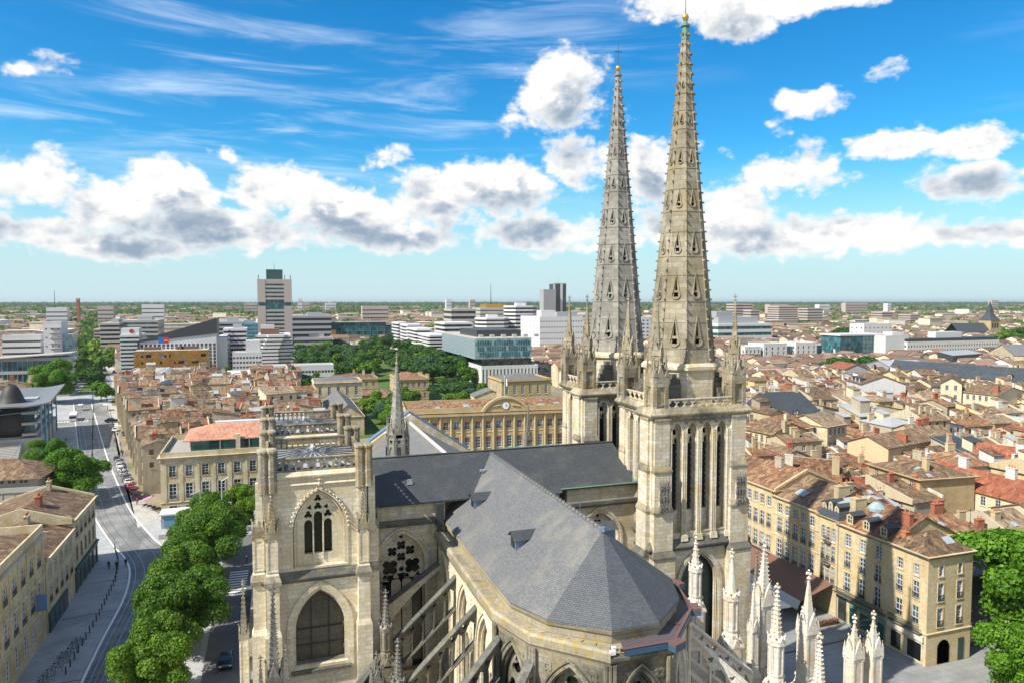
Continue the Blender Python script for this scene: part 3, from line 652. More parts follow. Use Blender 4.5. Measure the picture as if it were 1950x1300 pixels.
    if near:
        g = MB(); g.plate(pointed(39.5, 44.1, 12, 20.7, 24.05, 8), [], (0, y0+.9, 0), X, Zv, .1)
        for z in (15, 17, 19, 21): g.box(39.5, 44.1, y0+.84, y0+.895, z, z+.06)
        cpart(g, 'blind_window', 'door_green', tower)
        g = MB(); arch_rib(g, 39.55, 44.05, 12.05, 20.7, 24.0, .3, (0, y0-.1, 0), X, .25); arch_rib(g, 39.4, 44.2, 12, 20.7, 24.3, .32, (0, y0-.18, 0), X, .12); arch_rib(g, 39.72, 43.88, 12.05, 20.7, 23.78, .16, (0, y0+.25, 0), X, .25); cpart(g, 'arch_moulding', 'stone_tower', tower)
    # corner buttresses
    def rp(x0, x1, a, b): return [(x0, a), (x1, a), (x1, b), (x0, b)]
    steps = ((0, 24.7, .95), (24.7, 29.3, .62), (29.3, 33.4, .45), (33.4, 38.6, .24))
    for (x0, x1, side) in ((36.3, 38.0, 'f'), (45.35, 47.1, 'f'), (y0+.5, y0+2.0, 'l'), (y1-1.5, y1-.3, 'm'), (y0+.5, y0+2.0, 'r')):
        g = MB()
        for k, (za, zz, pr) in enumerate(steps):
            q = .12*(3-k)
            mk = lambda p, e: rp(x0-e, x1+e, y0-p, y0+.1) if side == 'f' else rp(xb-p*.8, xb+.1, x0-e, x1+e) if side == 'l' else rp(xl-p*.4, xl+.1, x0-e*.3, x1+e*.3) if side == 'm' else rp(xr-.1, xr+p, x0-e, x1+e)
            g.prism(mk(pr, q), za, zz-.5); nx = steps[k+1] if k < 3 else None
            up_ = mk(nx[2], .12*(2-k)) if nx else mk(.1, 0)
            m_ = 1 if k == 0 else 3
            g.loft([[(x, y, zz-.55) for x, y in mk(pr+.1, q+.08)], [(x, y, zz-.42) for x, y in mk(pr+.1, q+.08)], [(x, y, zz+.15) for x, y in up_]], m_)
        if side == 'f':   # crocketed canopy cluster on the face of the buttress
            cxx = (x0+x1)/2
            g.prism(rp(cxx-.45, cxx+.45, y0-.75, y0), 28.7, 31.2, 0)
            for z in (28.9, 30.0, 31.1):
                for dx in (-.5, -.17, .17, .5):
                    g.lathe(cxx+dx, y0-.82, [(.12, z-.1), (.16, z+.35), (.02, z+1.2)], 4, mi=2)
                    for q_ in range(3): octa(g, (cxx+dx+random.uniform(-.18, .18), y0-.9+random.uniform(-.1, .1), z+.25+q_*.3), .085, 2)
        cpart(g, 'buttress', ['stone_tower', 'stone_coping', 'stone_dark', 'stone_weathered'], tower)
    zb = ZT+.28
    for (p, q) in (((38.0, y0+.05), (45.5, y0+.05)), ((45.5, y1-.1), (38.0, y1-.1)), ((xl+.05, y1-1.4), (xl+.05, y0+2.4)), ((xr-.05, y0+1.4), (xr-.05, y1-1.4))):
        g = MB(); balustrade(g, p, q, zb+.1, .98, .98); cpart(g, 'balustrade', 'stone_tower', tower)
    for (tx, ty) in ((37.1, y0+.95), (46.4, y0+.95), (38.7, y1-.8), (46.4, y1-.8)):
        g = MB(); pinnacle(g, tx, ty, 1.45, ZT, 41.8, 47.5, 4, mi=0, mi2=1, crock=.5)
        for dx, dy in ((-.68, -.68), (.68, -.68), (-.68, .68), (.68, .68)): pinnacle(g, tx+dx, ty+dy, .42, ZT, 42.6, 44.8, 4, mi=0, mi2=1, niche=False, crock=.4, corner=False, cross=False)
        pinnacle(g, tx, ty, .95, 42.0, 44.8, 50.6, 4, rot=math.pi/4, mi=0, mi2=1, crock=.55)
        cpart(g, 'pinnacle', ['stone_weathered', 'stone_spire'], tower)
    # octagonal drum, stepped broaches
    g = MB(); g.lathe(cx, cy, [(3.72/math.cos(math.pi/8), ZT), (3.72/math.cos(math.pi/8), 42.7), (4.0/math.cos(math.pi/8), 42.85), (4.0/math.cos(math.pi/8), 43.2), (3.75/math.cos(math.pi/8), 43.5)], 8)
    cpart(g, 'drum', 'stone_tower', tower)
    for sx in (-1, 1):
        for sy in (-1, 1):
            g = MB(); n = 7
            for k in range(n):
                f0 = k/n; z = ZT+.1+k*.52; o = 4.35*(1-f0)+2.75*f0
                a = 1.6*(1-f0*.3)
                P = [(cx+sx*o, cy+sy*(o-a)), (cx+sx*(o-.05), cy+sy*(o-.05)), (cx+sx*(o-a), cy+sy*o), (cx+sx*1.2, cy+sy*1.2)]
                if sx*sy < 0: P = P[::-1]
                g.prism(P, z, z+.52)
            cpart(g, 'broach', 'stone_coping', tower)
    # spire: eight pierced faces
    smat = 'stone_spire' if near else 'stone_spire_grey'
    g = MB(); z0, zt, r0, r1 = 43.2, 79.6 if near else 79.4, 3.38, .20; sl = (r0-r1)/(zt-z0)
    tiers = [45.3, 50.2, 55.0, 59.8, 64.4, 68.6, 72.4]
    for i in range(8):
        a = math.pi/4*i; nn = Vector((math.cos(a), math.sin(a), 0)); U = Vector((-nn.y, nn.x, 0)); V = (Zv-nn*sl)
        O = Vector((cx, cy, z0))+nn*r0; wid = lambda z: (r0-(z-z0)*sl)*math.tan(math.pi/8)
        outer = [(-wid(z0), 0), (wid(z0), 0), (wid(zt), zt-z0), (-wid(zt), zt-z0)]; hs = []; rims = []
        for zz in tiers:
            s = wid(zz)*.74; b = zz-z0+.5
            hs.append(foil(0, b, .36*s, 4 if near else 3, 16)); tr = [(-.17*s, b+.55*s), (.17*s, b+.55*s), (0, b+2.1*s)]; hs.append(tr)
            tear = [(.60*s*math.sin(t), b-.60*s*math.cos(t)) for t in np.linspace(-2.2, 2.2, 13)]+[(0, b+2.75*s)]
            tin = [(.47*s*math.sin(t), b-.47*s*math.cos(t)) for t in np.linspace(-2.2, 2.2, 13)]+[(0, b+2.35*s)]
            rims.append((tear, tin))
        g.plate(outer, hs, O, U, V, .2)
        for tear, tin in rims: g.plate(tear, [tin], O+nn*.12, U, V, .13)
        for zz in tiers+[48.0, 53, 57.6, 62.2, 66.6, 70.6, 75.5]:
            q = zz-z0-.25; w = wid(zz)+.06; g.plate(rect(-w+.03, w-.03, q, q+.09), [], O+nn*.05, U, V, .06)
    spire = cpart(g, 'spire', smat, label='tallest nearer spire of weathered ochre stone with crockets and a gilded ball' if near else 'grey stone spire standing behind the nearer one, topped by a thin iron cross')
    for i in range(8):
        a = math.pi/8+math.pi/4*i; g = MB(); d = Vector((math.cos(a), math.sin(a), 0)); k = 1/math.cos(math.pi/8)
        for z in np.arange(z0+.6, zt-.2, 1.05):
            rr = (r0-(z-z0)*sl)*k; c = Vector((cx, cy, z))+d*(rr+.07); t = Vector((-d.y, d.x, 0))
            p = [c-d*.18-t*.08, c+d*.17-t*.06, c+d*.17+t*.06, c-d*.18+t*.08]
            g.loft([[tuple(q) for q in p], [tuple(q+Zv*.17+d*.03) for q in p]])
        for z in (z0, ): pass
        g.tube((cx+d.x*r0*k, cy+d.y*r0*k, z0), (cx+d.x*r1*k, cy+d.y*r1*k, zt), .09, .04, n=5)
        cpart(g, 'crocket_row', smat, spire)
    g = MB(); g.lathe(cx, cy, [(.42, zt-1.6), (.34, zt-.3), (.5, zt-.2), (.5, zt), (.25, zt+.1), (.2, zt+.5)], 8); cpart(g, 'cap', 'copper_green' if near else smat, spire)
    g = MB(); g.lathe(cx, cy, [(.02, zt+.35), (.25, zt+.45), (.36, zt+.75), (.25, zt+1.05), (.02, zt+1.15)], 12); cpart(g, 'orb', 'gold_leaf', spire)
    g = MB(); g.tube((cx, cy, zt+1.1), (cx, cy, zt+4.3), .045, .02, n=5)
    if not near: g.tube((cx-.55, cy, zt+2.9), (cx+.55, cy, zt+2.9), .045, n=5)
    cpart(g, 'cross' if not near else 'rod', 'iron_dark', spire)
north_tower(62.2, True); north_tower(79.0, False)

# ---------------------------------------------------------------- transept between the towers
g = MB()
def transept_wall(x0, x1, win):
    holes = [pointed(win[0], win[1], 13.0, win[2], win[3], 12)]
    g.plate(rect(x0, x1, 0, 30.05), holes, (0, 69.0, 0), X, Zv, 1.0, 0)
transept_wall(7.9, 16.4, (9.75, 14.25, 24.0, 27.1)); transept_wall(29.8, 38.3, (31.4, 35.9, 24.0, 27.1))
g.box(7.9, 38.3, 81.0, 82.0, 0, 30.05)
trw = cpart(g, 'transept_wall', 'stone_tower')
for (a, b) in ((9.75, 14.25), (31.4, 35.9)):
    g = MB(); hs = []; ls = lancets(a+.12, b-.12, 13, 22, 4, .14)
    for p, q in ls: hs.append(pointed(p, q, 13.1, 21.9, 22.3, 4)); hs.append(foil((p+q)/2, 22.62, .30, 3, 14, math.pi/2))
    w = (b-a); m = (a+b)/2
    for cxq in (a+w*.25, b-w*.25): hs.append(foil(cxq, 23.55, .86, 4, 24))
    hs += [foil(m, 24.55, .52, 4, 20), foil(m-.9, 25.15, .54, 4, 20), foil(m+.9, 25.15, .54, 4, 20), foil(m, 25.72, .52, 4, 20), foil(m, 26.6, .22, 3, 14), circle(m, 23.3, .26, 10)]
    g.plate(grow(pointed(a, b, 13, 24.0, 27.1, 12), .05), hs, (0, 69.45, 0), X, Zv, .22); cpart(g, 'tracery', 'stone_tower', trw)
    g = MB(); g.plate(pointed(a, b, 13, 24.0, 27.1, 12), [], (0, 69.85, 0), X, Zv, .05); cpart(g, 'window', 'glass_cathedral', trw)
    g = MB(); arch_rib(g, a, b, 13.1, 24, 27.1, .3, (0, 68.9, 0), X, .2); arch_rib(g, a-.3, b+.3, 13.1, 24, 27.5, .25, (0, 68.82, 0), X, .12); cpart(g, 'arch_moulding', 'stone_tower', trw)
for a, b in ((8.4, 16.2), (30.0, 38.2)):
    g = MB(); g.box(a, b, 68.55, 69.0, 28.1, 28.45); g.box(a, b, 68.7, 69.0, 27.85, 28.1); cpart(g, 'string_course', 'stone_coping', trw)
g = MB()
rz, ez, ry = 33.3, 30.1, 75.5
g.add([(7.7,68.7,ez),(38.4,68.7,ez),(38.4,ry,rz),(7.7,ry,rz),(7.7,82.3,ez),(38.4,82.3,ez)], [(0,1,2,3),(3,2,5,4)]); g.add([(7.7,68.7,ez-.18),(38.4,68.7,ez-.18),(38.4,68.7,ez),(7.7,68.7,ez),(7.7,68.9,ez-.18),(38.4,68.9,ez-.18)], [(0,1,2,3),(4,5,1,0)])
g.add([(7.71,68.7,ez),(7.71,82.3,ez),(7.71,ry,rz)], [(0,2,1)])
tr = cpart(g, 'transept_roof', 'slate_dark')
g = MB(); g.tube((7.7, ry, rz+.03), (38.4, ry, rz+.03), .14, n=6); cpart(g, 'ridge_cap', 'slate_dark', tr)
for q0, q1 in (((7.7, ry+.1, rz+.12), (12.6, ry+.1, rz+.12)), ((24.4, ry+.1, rz+.12), (31.5, ry+.1, rz+.12)), ((27.8, 68.66, ez+.02), (38.3, 68.66, ez+.02))): g = MB(); g.tube(q0, q1, .1, n=6); cpart(g, 'copper_flashing', 'copper_green', tr)
g = MB()
g.add([(37.5,68.75,ez+.12),(38.2,68.75,ez+.12),(38.2,70.0,ez+.75)], [(0,1,2)]); cpart(g, 'copper_flashing', 'copper_green', tr)
g = MB(); g.box(13.0, 13.5, 71.2, 71.25, 31.45, 31.9); g.box(12.95, 13.55, 71.1, 71.3, 31.35, 31.42); cpart(g, 'skylight', 'glass_sky', tr)
g = MB(); g.box(15.5, 15.9, 68.4, 68.8, 14, 27.6); g.box(15.35, 16.1, 68.2, 68.9, 27.6, 29.9); cpart(g, 'downpipe', 'dark_panel', trw)

# ---------------------------------------------------------------- nave roof beyond, west gable, small fleche
g = MB(); nz, ne = 28.6, 23.0
g.add([(CX-9.3,81,ne),(CX,81,nz),(CX,124,nz),(CX-9.3,124,ne),(CX+9.3,81,ne),(CX+9.3,124,ne)], [(0,1,2,3),(1,4,5,2)]); nr = cpart(g, 'nave_roof', 'slate_nave')
g = MB(); g.box(CX-9.2, CX-8.4, 81, 124, 0, 23.0); g.box(CX+8.4, CX+9.2, 81, 124, 0, 23.0)
g.plate([(CX-10.4, 0), (CX+10.4, 0), (CX+10.4, 23.2), (CX, 30.3), (CX-10.4, 23.2)], [], (0, 124, 0), X, Zv, -1.0); nw = cpart(g, 'nave_wall', 'stone_tower')
g = MB()
for s in (-1, 1):
    g.add([(CX,123.7,30.35),(CX+s*10.6,123.7,23.1),(CX+s*10.6,125.3,23.1),(CX,125.3,30.35),(CX,123.7,30.75),(CX+s*10.6,123.7,23.5),(CX+s*10.6,125.3,23.5),(CX,125.3,30.75)], [(0,1,5,4),(4,5,6,7),(3,2,6,7),(1,2,6,5)])
cpart(g, 'gable_coping', 'zinc_blue', nw)
g = MB(); g.tube((CX, 81, nz+.05), (CX, 124, nz+.05), .28, n=6); cpart(g, 'ridge_cap', 'stone_white', nr)
g = MB(); fx, fy = 15.2, 90.0
g.lathe(fx, fy, [(1.35, 8), (1.35, 31.6), (1.5, 31.7), (1.35, 32)], 8)
for i in range(8):
    a = math.pi/4*i; pinnacle(g, fx+math.cos(a+math.pi/8)*1.35, fy+math.sin(a+math.pi/8)*1.35, .34, 29.2, 32.6, 35.4, 4, mi=0, niche=False, crock=.3, corner=False, cross=False)
    nn = Vector((math.cos(a), math.sin(a), 0)); U = Vector((-nn.y, nn.x, 0)); O = Vector((fx, fy, 0))+nn*1.36
    g.plate(rect(-.5, .5, 29.0, 33.2), [pointed(-.3, .3, 29.1, 31.0, 31.7, 5), foil(0, 32.3, .25, 4, 14)], O, U, Zv, .16); g.plate([(-.5, 32.8), (.5, 32.8), (0, 34.4)], [], O, U, Zv, .14)
g.lathe(fx, fy, [(1.2, 32), (.95, 34.5), (.12, 42.0)], 8); g.lathe(fx, fy, [(.1, 41.8), (.22, 42), (.22, 42.15), (.1, 42.4), (.08, 43)], 6, mi=1); finial(g, fx, fy, 43, .7, 1)
for i in range(8):
    a = math.pi/8+math.pi/4*i
    for z in np.arange(34.4, 41.6, .75): rr = .98*(42-z)/7.6+.1; octa(g, (fx+math.cos(a)*rr, fy+math.sin(a)*rr, z), .09)
cpart(g, 'fleche', ['stone_spire_grey', 'stone_lichen'], label='slender grey stone fleche behind the dark transept roof')
g = MB()
for (px_, py_, zz) in ((38.6, 100, 33.0),):
    pinnacle(g, 33.8, 92.0, .8, 20, 31.0, 35.5, 4, crock=.35)
cpart(g, 'pinnacle', 'stone_dark')

# ---------------------------------------------------------------- choir
EZ, RZ = 28.0, 33.1
ev = [(16.3, 70.5), (16.3, 48.2), (17.8, 44.7), (21.35, 41.75), (24.95, 41.75), (28.4, 44.7), (29.9, 48.2), (29.9, 70.5)]
tip = (CX, 46.8, RZ)
def valley(x):   # choir plane meets the transept plane
    z = EZ+(RZ-EZ)*(1-abs(x-CX)/6.8); return ry-(rz-z)/(rz-ez)*(ry-68.7) if z > ez else 68.7
g = MB()
P = [(x, y, EZ) for x, y in ev]; vs = P+[tip, (CX, 75.2, RZ)]
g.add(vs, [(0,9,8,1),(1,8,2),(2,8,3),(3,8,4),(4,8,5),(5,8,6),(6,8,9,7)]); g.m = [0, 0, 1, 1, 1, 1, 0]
g.add([(x, y, EZ-.02) for x, y in ev]+[(x, y, EZ-.16) for x, y in ev], [(i, i+1, i+9, i+8) for i in range(7)])
croof = cpart(g, 'choir_roof', ['slate_lichen_lit', 'slate_choir_shaded'])
g = MB(); g.tube((CX, 46.9, RZ), (CX, 75.0, RZ), .17, n=6)
for y in np.arange(47.4, 75, .7): g.box(CX-.19, CX+.19, y, y+.05, RZ+.02, RZ+.2)
cpart(g, 'ridge_cap', 'slate_nave', croof)
g = MB(); g.lathe(CX, 46.8, [(.28, RZ-.1), (.24, RZ+.22), (.1, RZ+.26)], 6); g.tube((CX+.05, 51, RZ), (CX+.05, 51, RZ+1.2), .025, n=4); cpart(g, 'tip_cap', 'zinc_blue', croof)
def dormer(x, y, s):
    d = -s; g = MB(); zf = EZ+(RZ-EZ)*(1-abs(x-CX)/6.8); hgt = 1.25
    xb = x+d*2.6
    y0, y1 = y-.65, y+.65
    g.add([(x,y0,zf-.1),(x,y1,zf-.1),(x,y1,zf+hgt*.85),(x,y0,zf+hgt*.85),(xb,y0,zf+hgt*.85),(xb,y1,zf+hgt*.85),(xb,y0,zf-.1),(xb,y1,zf-.1)], [(0,1,2,3),(0,3,4,6),(1,7,5,2)], 0)
    g.add([(x-d*.25,y0-.2,zf+hgt*.72),(x-d*.25,(y0+y1)/2,zf+hgt*1.2),(x-d*.25,y1+.2,zf+hgt*.72),(xb,y0-.2,zf+hgt*.72),(xb,(y0+y1)/2,zf+hgt*1.2),(xb,y1+.2,zf+hgt*.72)], [(0,1,4,3),(1,2,5,4)], 1)
    g.add([(x,y0,zf+hgt*.85),(x,y1,zf+hgt*.85),(x,(y0+y1)/2,zf+hgt*1.14)], [(0,1,2)], 0)
    g.box(min(x, x-d*.06), max(x, x-d*.06), y0+.25, y1-.25, zf+.15, zf+.95, 2)
    cpart(g, 'dormer', ['zinc_blue', 'slate_dark', 'glass_dark'], croof)
for y in (66.5, 54.2): dormer(18.6, y, -1); dormer(27.6, y, 1)
g = MB(); g.box(20.9, 21.5, 71.6, 71.9, 32.0, 32.15); cpart(g, 'skylight', 'glass_sky', croof)
# wall head under the eaves, wall walk, clerestory
g = MB(); e0 = [(16.45, 70), (16.45, 48.3), (17.95, 44.85), (21.4, 41.95), (24.9, 41.95), (28.25, 44.85), (29.75, 48.3), (29.75, 70)]
e1 = grow(e0, .10)
g.loft([[(x, y, 26.6) for x, y in e0], [(x, y, 27.5) for x, y in e0], [(x, y, 27.6) for x, y in grow(e0, .12)], [(x, y, 27.85) for x, y in grow(e0, .2)], [(x, y, 27.95) for x, y in e0]])
cpart(g, 'wall_head', 'stone_lichen')
ow = [(15.55, 70), (15.55, 49.3), (16.85, 45.1), (20.85, 41.0), (25.4, 41.0), (29.4, 45.1), (30.65, 49.3), (30.65, 70)]
g = MB(); g.add([(x, y, 26.75) for x, y in ow]+[(x, y, 26.95) for x, y in grow(e0, -.02)], [(i, i+1, i+9, i+8) for i in range(7)])
walk = cpart(g, 'wall_walk', 'stone_lichen')
# separate slabs of the walk along the straight south side and apse
for i in range(3):
    a, b = Vector(ow[i]), Vector(ow[i+1]); c, d = Vector(e0[i]), Vector(e0[i+1]); n = max(3, int((b-a).length/1.0))
    for k in range(n):
        f0, f1 = (k+.04)/n, (k+.96)/n; gz = random.uniform(.0, .07)
        q = [a.lerp(b, f0), a.lerp(b, f1), c.lerp(d, f1), c.lerp(d, f0)]
        q = [q[0].lerp(q[3], .22), q[1].lerp(q[2], .22), q[1].lerp(q[2], .94), q[0].lerp(q[3], .94)]
        s = MB(); s.loft([[(p.x, p.y, 26.78+.03) for p in q], [(p.x, p.y, 26.93+gz) for p in q]]); cpart(s, 'slab', 'stone_lichen', walk)
def para(i0, i1, mats, out=.28, z0=26.2, z1=27.05, name='cornice'):
    g = MB(); o1 = grow(ow, out); o2 = grow(ow, -.2); o3 = grow(ow, out*.4)
    for i in range(i0, i1):
        r = lambda poly, z: (poly[i][0], poly[i][1], z)
        r2 = lambda poly, z: (poly[i+1][0], poly[i+1][1], z)
        vs = []
        for f in (r, r2): vs += [f(ow, z0-.5), f(o3, z0-.1), f(o1, z0+.15), f(o1, z1-.15), f(o3, z1), f(o2, z1), f(o2, z0)]
        g.add(vs, [(k, 7+k, 8+k, k+1) for k in range(6)]); g.add(vs, [tuple(range(7)), tuple(range(13, 6, -1))])
    cpart(g, name, mats)
para(0, 2, 'stone_lichen'); para(2, 3, 'stone_lichen'); para(5, 7, 'stone_white', z1=26.75)
para(3, 5, 'stone_black', z1=26.7)
# new lead gutter and blue membrane on the north-east side
g = MB(); o1 = grow(ow, .36); o2 = grow(ow, .1)
for i in range(3, 7):
    a, b, c, d = o1[i], o1[i+1], e0[i+1], e0[i]
    if i == 3: a = tuple(Vector(o1[3]).lerp(Vector(o1[4]), .2)); d = tuple(Vector(e0[3]).lerp(Vector(e0[4]), .2))
    g.add([(a[0],a[1],26.92),(b[0],b[1],26.92),(c[0],c[1],27.0),(d[0],d[1],27.0)], [(0,1,2,3)], 2)
    q = [Vector((a[0],a[1],26.85)), Vector((b[0],b[1],26.85))]; w = Vector((0,0,.28)); iv = (Vector((c[0],c[1],0))-Vector((b[0],b[1],0))).normalized()*.3
    g.add([tuple(q[0]),tuple(q[1]),tuple(q[1]+w),tuple(q[0]+w),tuple(q[1]+w+iv),tuple(q[0]+w+iv),tuple(q[1]+iv),tuple(q[0]+iv)], [(3,2,4,5),(5,4,6,7)], 0)
    ov = -iv.normalized()*.05
    g.add([tuple(q[0]+ov-Zv*.16),tuple(q[1]+ov-Zv*.16),tuple(q[1]+ov+w*.9),tuple(q[0]+ov+w*.9)], [(0,1,2,3)], 1)
    m0 = Vector((a[0]+b[0], a[1]+b[1], 0))*.5; m1 = Vector((c[0]+d[0], c[1]+d[1], 0))*.5
    g.tube((m0.x, m0.y, 27.0), (m1.x, m1.y, 27.08), .05, n=4)
cpart(g, 'lead_gutter', ['lead_red', 'membrane_blue', 'lead_floor'])
for i in (4, 5, 6):   # blocks over the buttress heads
    g = MB(); v = Vector(ow[i]); d = (v-Vector((CX, 47))).normalized(); t = Vector((-d.y, d.x)); c = v+d*.55
    q = [c-t*.55-d*.35, c+d*.3-t*.55, c+d*.3+t*.55, c-d*.35+t*.55]; g.prism([tuple(p) for p in q], 26.62, 26.95, 1); g.prism([tuple(p) for p in q], 26.96, 27.15, 0); cpart(g, 'gutter_block', ['lead_red', 'membrane_blue'])
g = MB()
for (x, y, z, s) in ((20.95, 40.9, 26.9, .4), (21.25, 41.3, 26.95, .3)): g.box(x-s*.5, x+s*.5, y-s*.3, y+s*.3, z-.1, z+.16)
cpart(g, 'new_stone', 'white_paint')
# walls with windows
def choir_bay(i, a, b, name_m, win=True, z0=14.0, zs=21.6, za=25.3, dark=False, n=1):
    A, B = Vector((*a, 0)), Vector((*b, 0)); U = (B-A); L = U.length; U.normalize(); g = MB(); holes = []
    bw = L/n; cs = [bw*(k+.5) for k in range(n)]; w = min(bw*.38, 2.0)
    for c in cs: holes.append(pointed(c-w, c+w, z0, zs, za, 10))
    g.plate(rect(0, L, 0, 26.2), holes, A, U, Zv, 1.0); wall = cpart(g, 'clerestory_wall', name_m)
    for c in cs:
        g = MB(); hs = []; ww = w-.3; m = (zs+za)/2
        hs = [foil(c, zs+1.85, min(.95, ww*.62), 4 if not dark else 3, 24, math.pi/2), foil(c-ww*.52, zs+.2, min(.7, ww*.44), 3, 18, math.pi/2), foil(c+ww*.52, zs+.2, min(.7, ww*.44), 3, 18, math.pi/2)]
        for p, q in lancets(c-ww, c+ww, z0, zs, 3, .14): hs.append(pointed(p, q, z0+.1, zs-1.4, zs-.8, 4))
        g.plate(pointed(c-w+.22, c+w-.22, z0, zs, za-.25, 10), hs, A+Vector((U.y, -U.x, 0))*-.5, U, Zv, .2); cpart(g, 'tracery', name_m, wall)
        g = MB(); Nn = Vector((U.y, -U.x, 0))
        g.plate(pointed(c-w, c+w, z0, zs, za, 10), [], A-Nn*.85, U, Zv, .05); cpart(g, 'window', 'glass_cathedral', wall)
        g = MB(); arch_rib(g, c-w, c+w, z0+.01, zs, za, .26, A+Nn*.1, U, .14); arch_rib(g, c-w+.16, c+w-.16, z0+.01, zs, za-.22, .13, A-Nn*.16, U, .2); arch_rib(g, c-w-.3, c+w+.3, z0+.01, zs, za+.38, .14, A+Nn*.2, U, .22)
        for f in (-.8, .8): g.plate(foil(c+f*(w+.1), za-.35, .42, 4, 16), [foil(c+f*(w+.1), za-.35, .2, 4, 12)], A+Nn*.06, U, Zv, .06)
        cpart(g, 'arch_moulding', name_m, wall)
    return wall
for (y1, y0) in ((70, 61.5), (61.5, 54.7), (54.7, 49.3)):
    choir_bay(0, (15.55, y1), (15.55, y0), 'stone_cream' , n=1)
    choir_bay(0, (30.65, y0), (30.65, y1), 'stone_white', n=1)
choir_bay(1, ow[1], ow[2], 'stone_black', dark=True); choir_bay(2, ow[2], ow[3], 'stone_black', dark=True); choir_bay(3, ow[3], ow[4], 'stone_black', dark=True)
choir_bay(4, ow[4], ow[5], 'stone_white'); choir_bay(5, ow[5], ow[6], 'stone_white')
for i in range(1, 7):   # angle shafts
    g = MB(); v = ow[i]; d = (Vector(v)-Vector((CX, 48))).normalized()
    for s in (-.3, 0, .3): t = Vector((-d.y, d.x))*s; g.tube((v[0]+t.x+d.x*.1, v[1]+t.y+d.y*.1, 0), (v[0]+t.x+d.x*.1, v[1]+t.y+d.y*.1, 26.1), .16, n=6)
    cpart(g, 'angle_shaft', 'stone_black' if i < 5 else 'stone_white')
g = MB(); g.box(15.2, 15.6, 69.4, 70.2, 0, 26.4); cpart(g, 'pier', 'stone_cream')

# ---------------------------------------------------------------- flying buttresses
def flyer(A, B, zA, zB, pierced, mats, th=.75, drop=2.9, n=6):
    """from the wall (A, top zA) down to the pier (B, top zB)"""
    A3, B3 = Vector((*A, 0)), Vector((*B, 0)); U = B3-A3; L = U.length; U.normalize(); s = (zB-zA)/L
    top = lambda u: zA+s*u; g = MB(); Nn = U.cross(Zv)
    if pierced:
        outer = [(0, top(0)-drop), (L, top(L)-drop), (L, top(L)), (0, top(0))]; hs = []; w = L/n
        for k in range(n):
            a, b = w*k+.07, w*(k+1)-.07; m = (a+b)/2; zb = lambda u: top(u)-drop+.22
            hs.append([(a, zb(a)), (b, zb(b)), (b, top(b)-1.15), (b-w*.2, top(b-w*.2)-.78), (m, top(m)-.5), (a+w*.2, top(a+w*.2)-.85), (a, top(a)-1.25)])
            hs.append(foil(b+.07, top(b)-.50, .24, 3, 14)) if k < n-1 else None
        hs = [h for h in hs if h]
        g.plate(outer, hs, A3+Nn*th*.3, U, Zv, th*.6, 0)
        for dz, hh, e in ((0, .16, -.02), (-drop, .14, -.06)):
            pr = [A3+Nn*(th*.5+e), A3-Nn*(th*.5+e)]
            for (o0, o1) in ((.0, hh),):
                vs = []
                for u in (0, L):
                    for (k, h) in ((-1, o0), (1, o0), (1, o1), (0, o1+.16), (-1, o1)):
                        p = A3+U*u+Nn*k*(th*.5+e); vs.append((p.x, p.y, top(u)+dz+h-.06))
                g.add(vs, [(0,1,6,5),(1,2,7,6),(2,3,8,7),(3,4,9,8),(4,0,5,9),(4,3,2,1,0),(5,6,7,8,9)], 1)
    else:
        pts = [(0, top(0)), (L, top(L))][::-1]; arc = []
        for i in range(13):
            f = i/12; u = L*f; z = top(u)-.55-1.9*(f**2.2); arc.append((u, z))
        g.plate(arc+[(L, top(L)), (0, top(0))], [], A3+Nn*th*.5, U, Zv, th, 0)
        vs = []
        for u in (0, L):
            for (k, h) in ((-1, -.02), (1, -.02), (1, .16), (0, .34), (-1, .16)):
                p = A3+U*u+Nn*k*(th*.5+.08); vs.append((p.x, p.y, top(u)+h))
        g.add(vs, [(0,1,6,5),(1,2,7,6),(2,3,8,7),(3,4,9,8),(4,0,5,9),(4,3,2,1,0),(5,6,7,8,9)], 1)
    cpart(g, 'flying_buttress', mats)
sb = ['stone_black', 'stone_coping']; wb = ['stone_white', 'stone_white']
flyer((15.5, 67.6), (9.6, 67.6), 24.2, 20.3, False, ['stone_cream', 'stone_coping'])
flyer((15.5, 61.5), (9.5, 61.5), 25.0, 19.6, True, sb); flyer((15.5, 54.7), (9.5, 54.7), 25.0, 19.4, True, sb); flyer((15.5, 48.6), (9.4, 47.4), 25.2, 19.2, True, sb)
flyer((16.85, 45.1), (10.0, 40.0), 25.2, 18.0, True, sb)
flyer((30.65, 61.5), (36.6, 61.5), 25.0, 19.6, True, wb); flyer((30.65, 54.7), (36.6, 54.7), 25.0, 19.6, True, wb)
flyer((30.6, 48.9), (37.2, 47.6), 25.0, 19.4, True, wb); flyer((29.5, 45.1), (38.4, 41.2), 25.0, 16.6, True, wb); flyer((9.0, 61.5), (3.5, 57.5), 19.2, 15.2, True, sb)
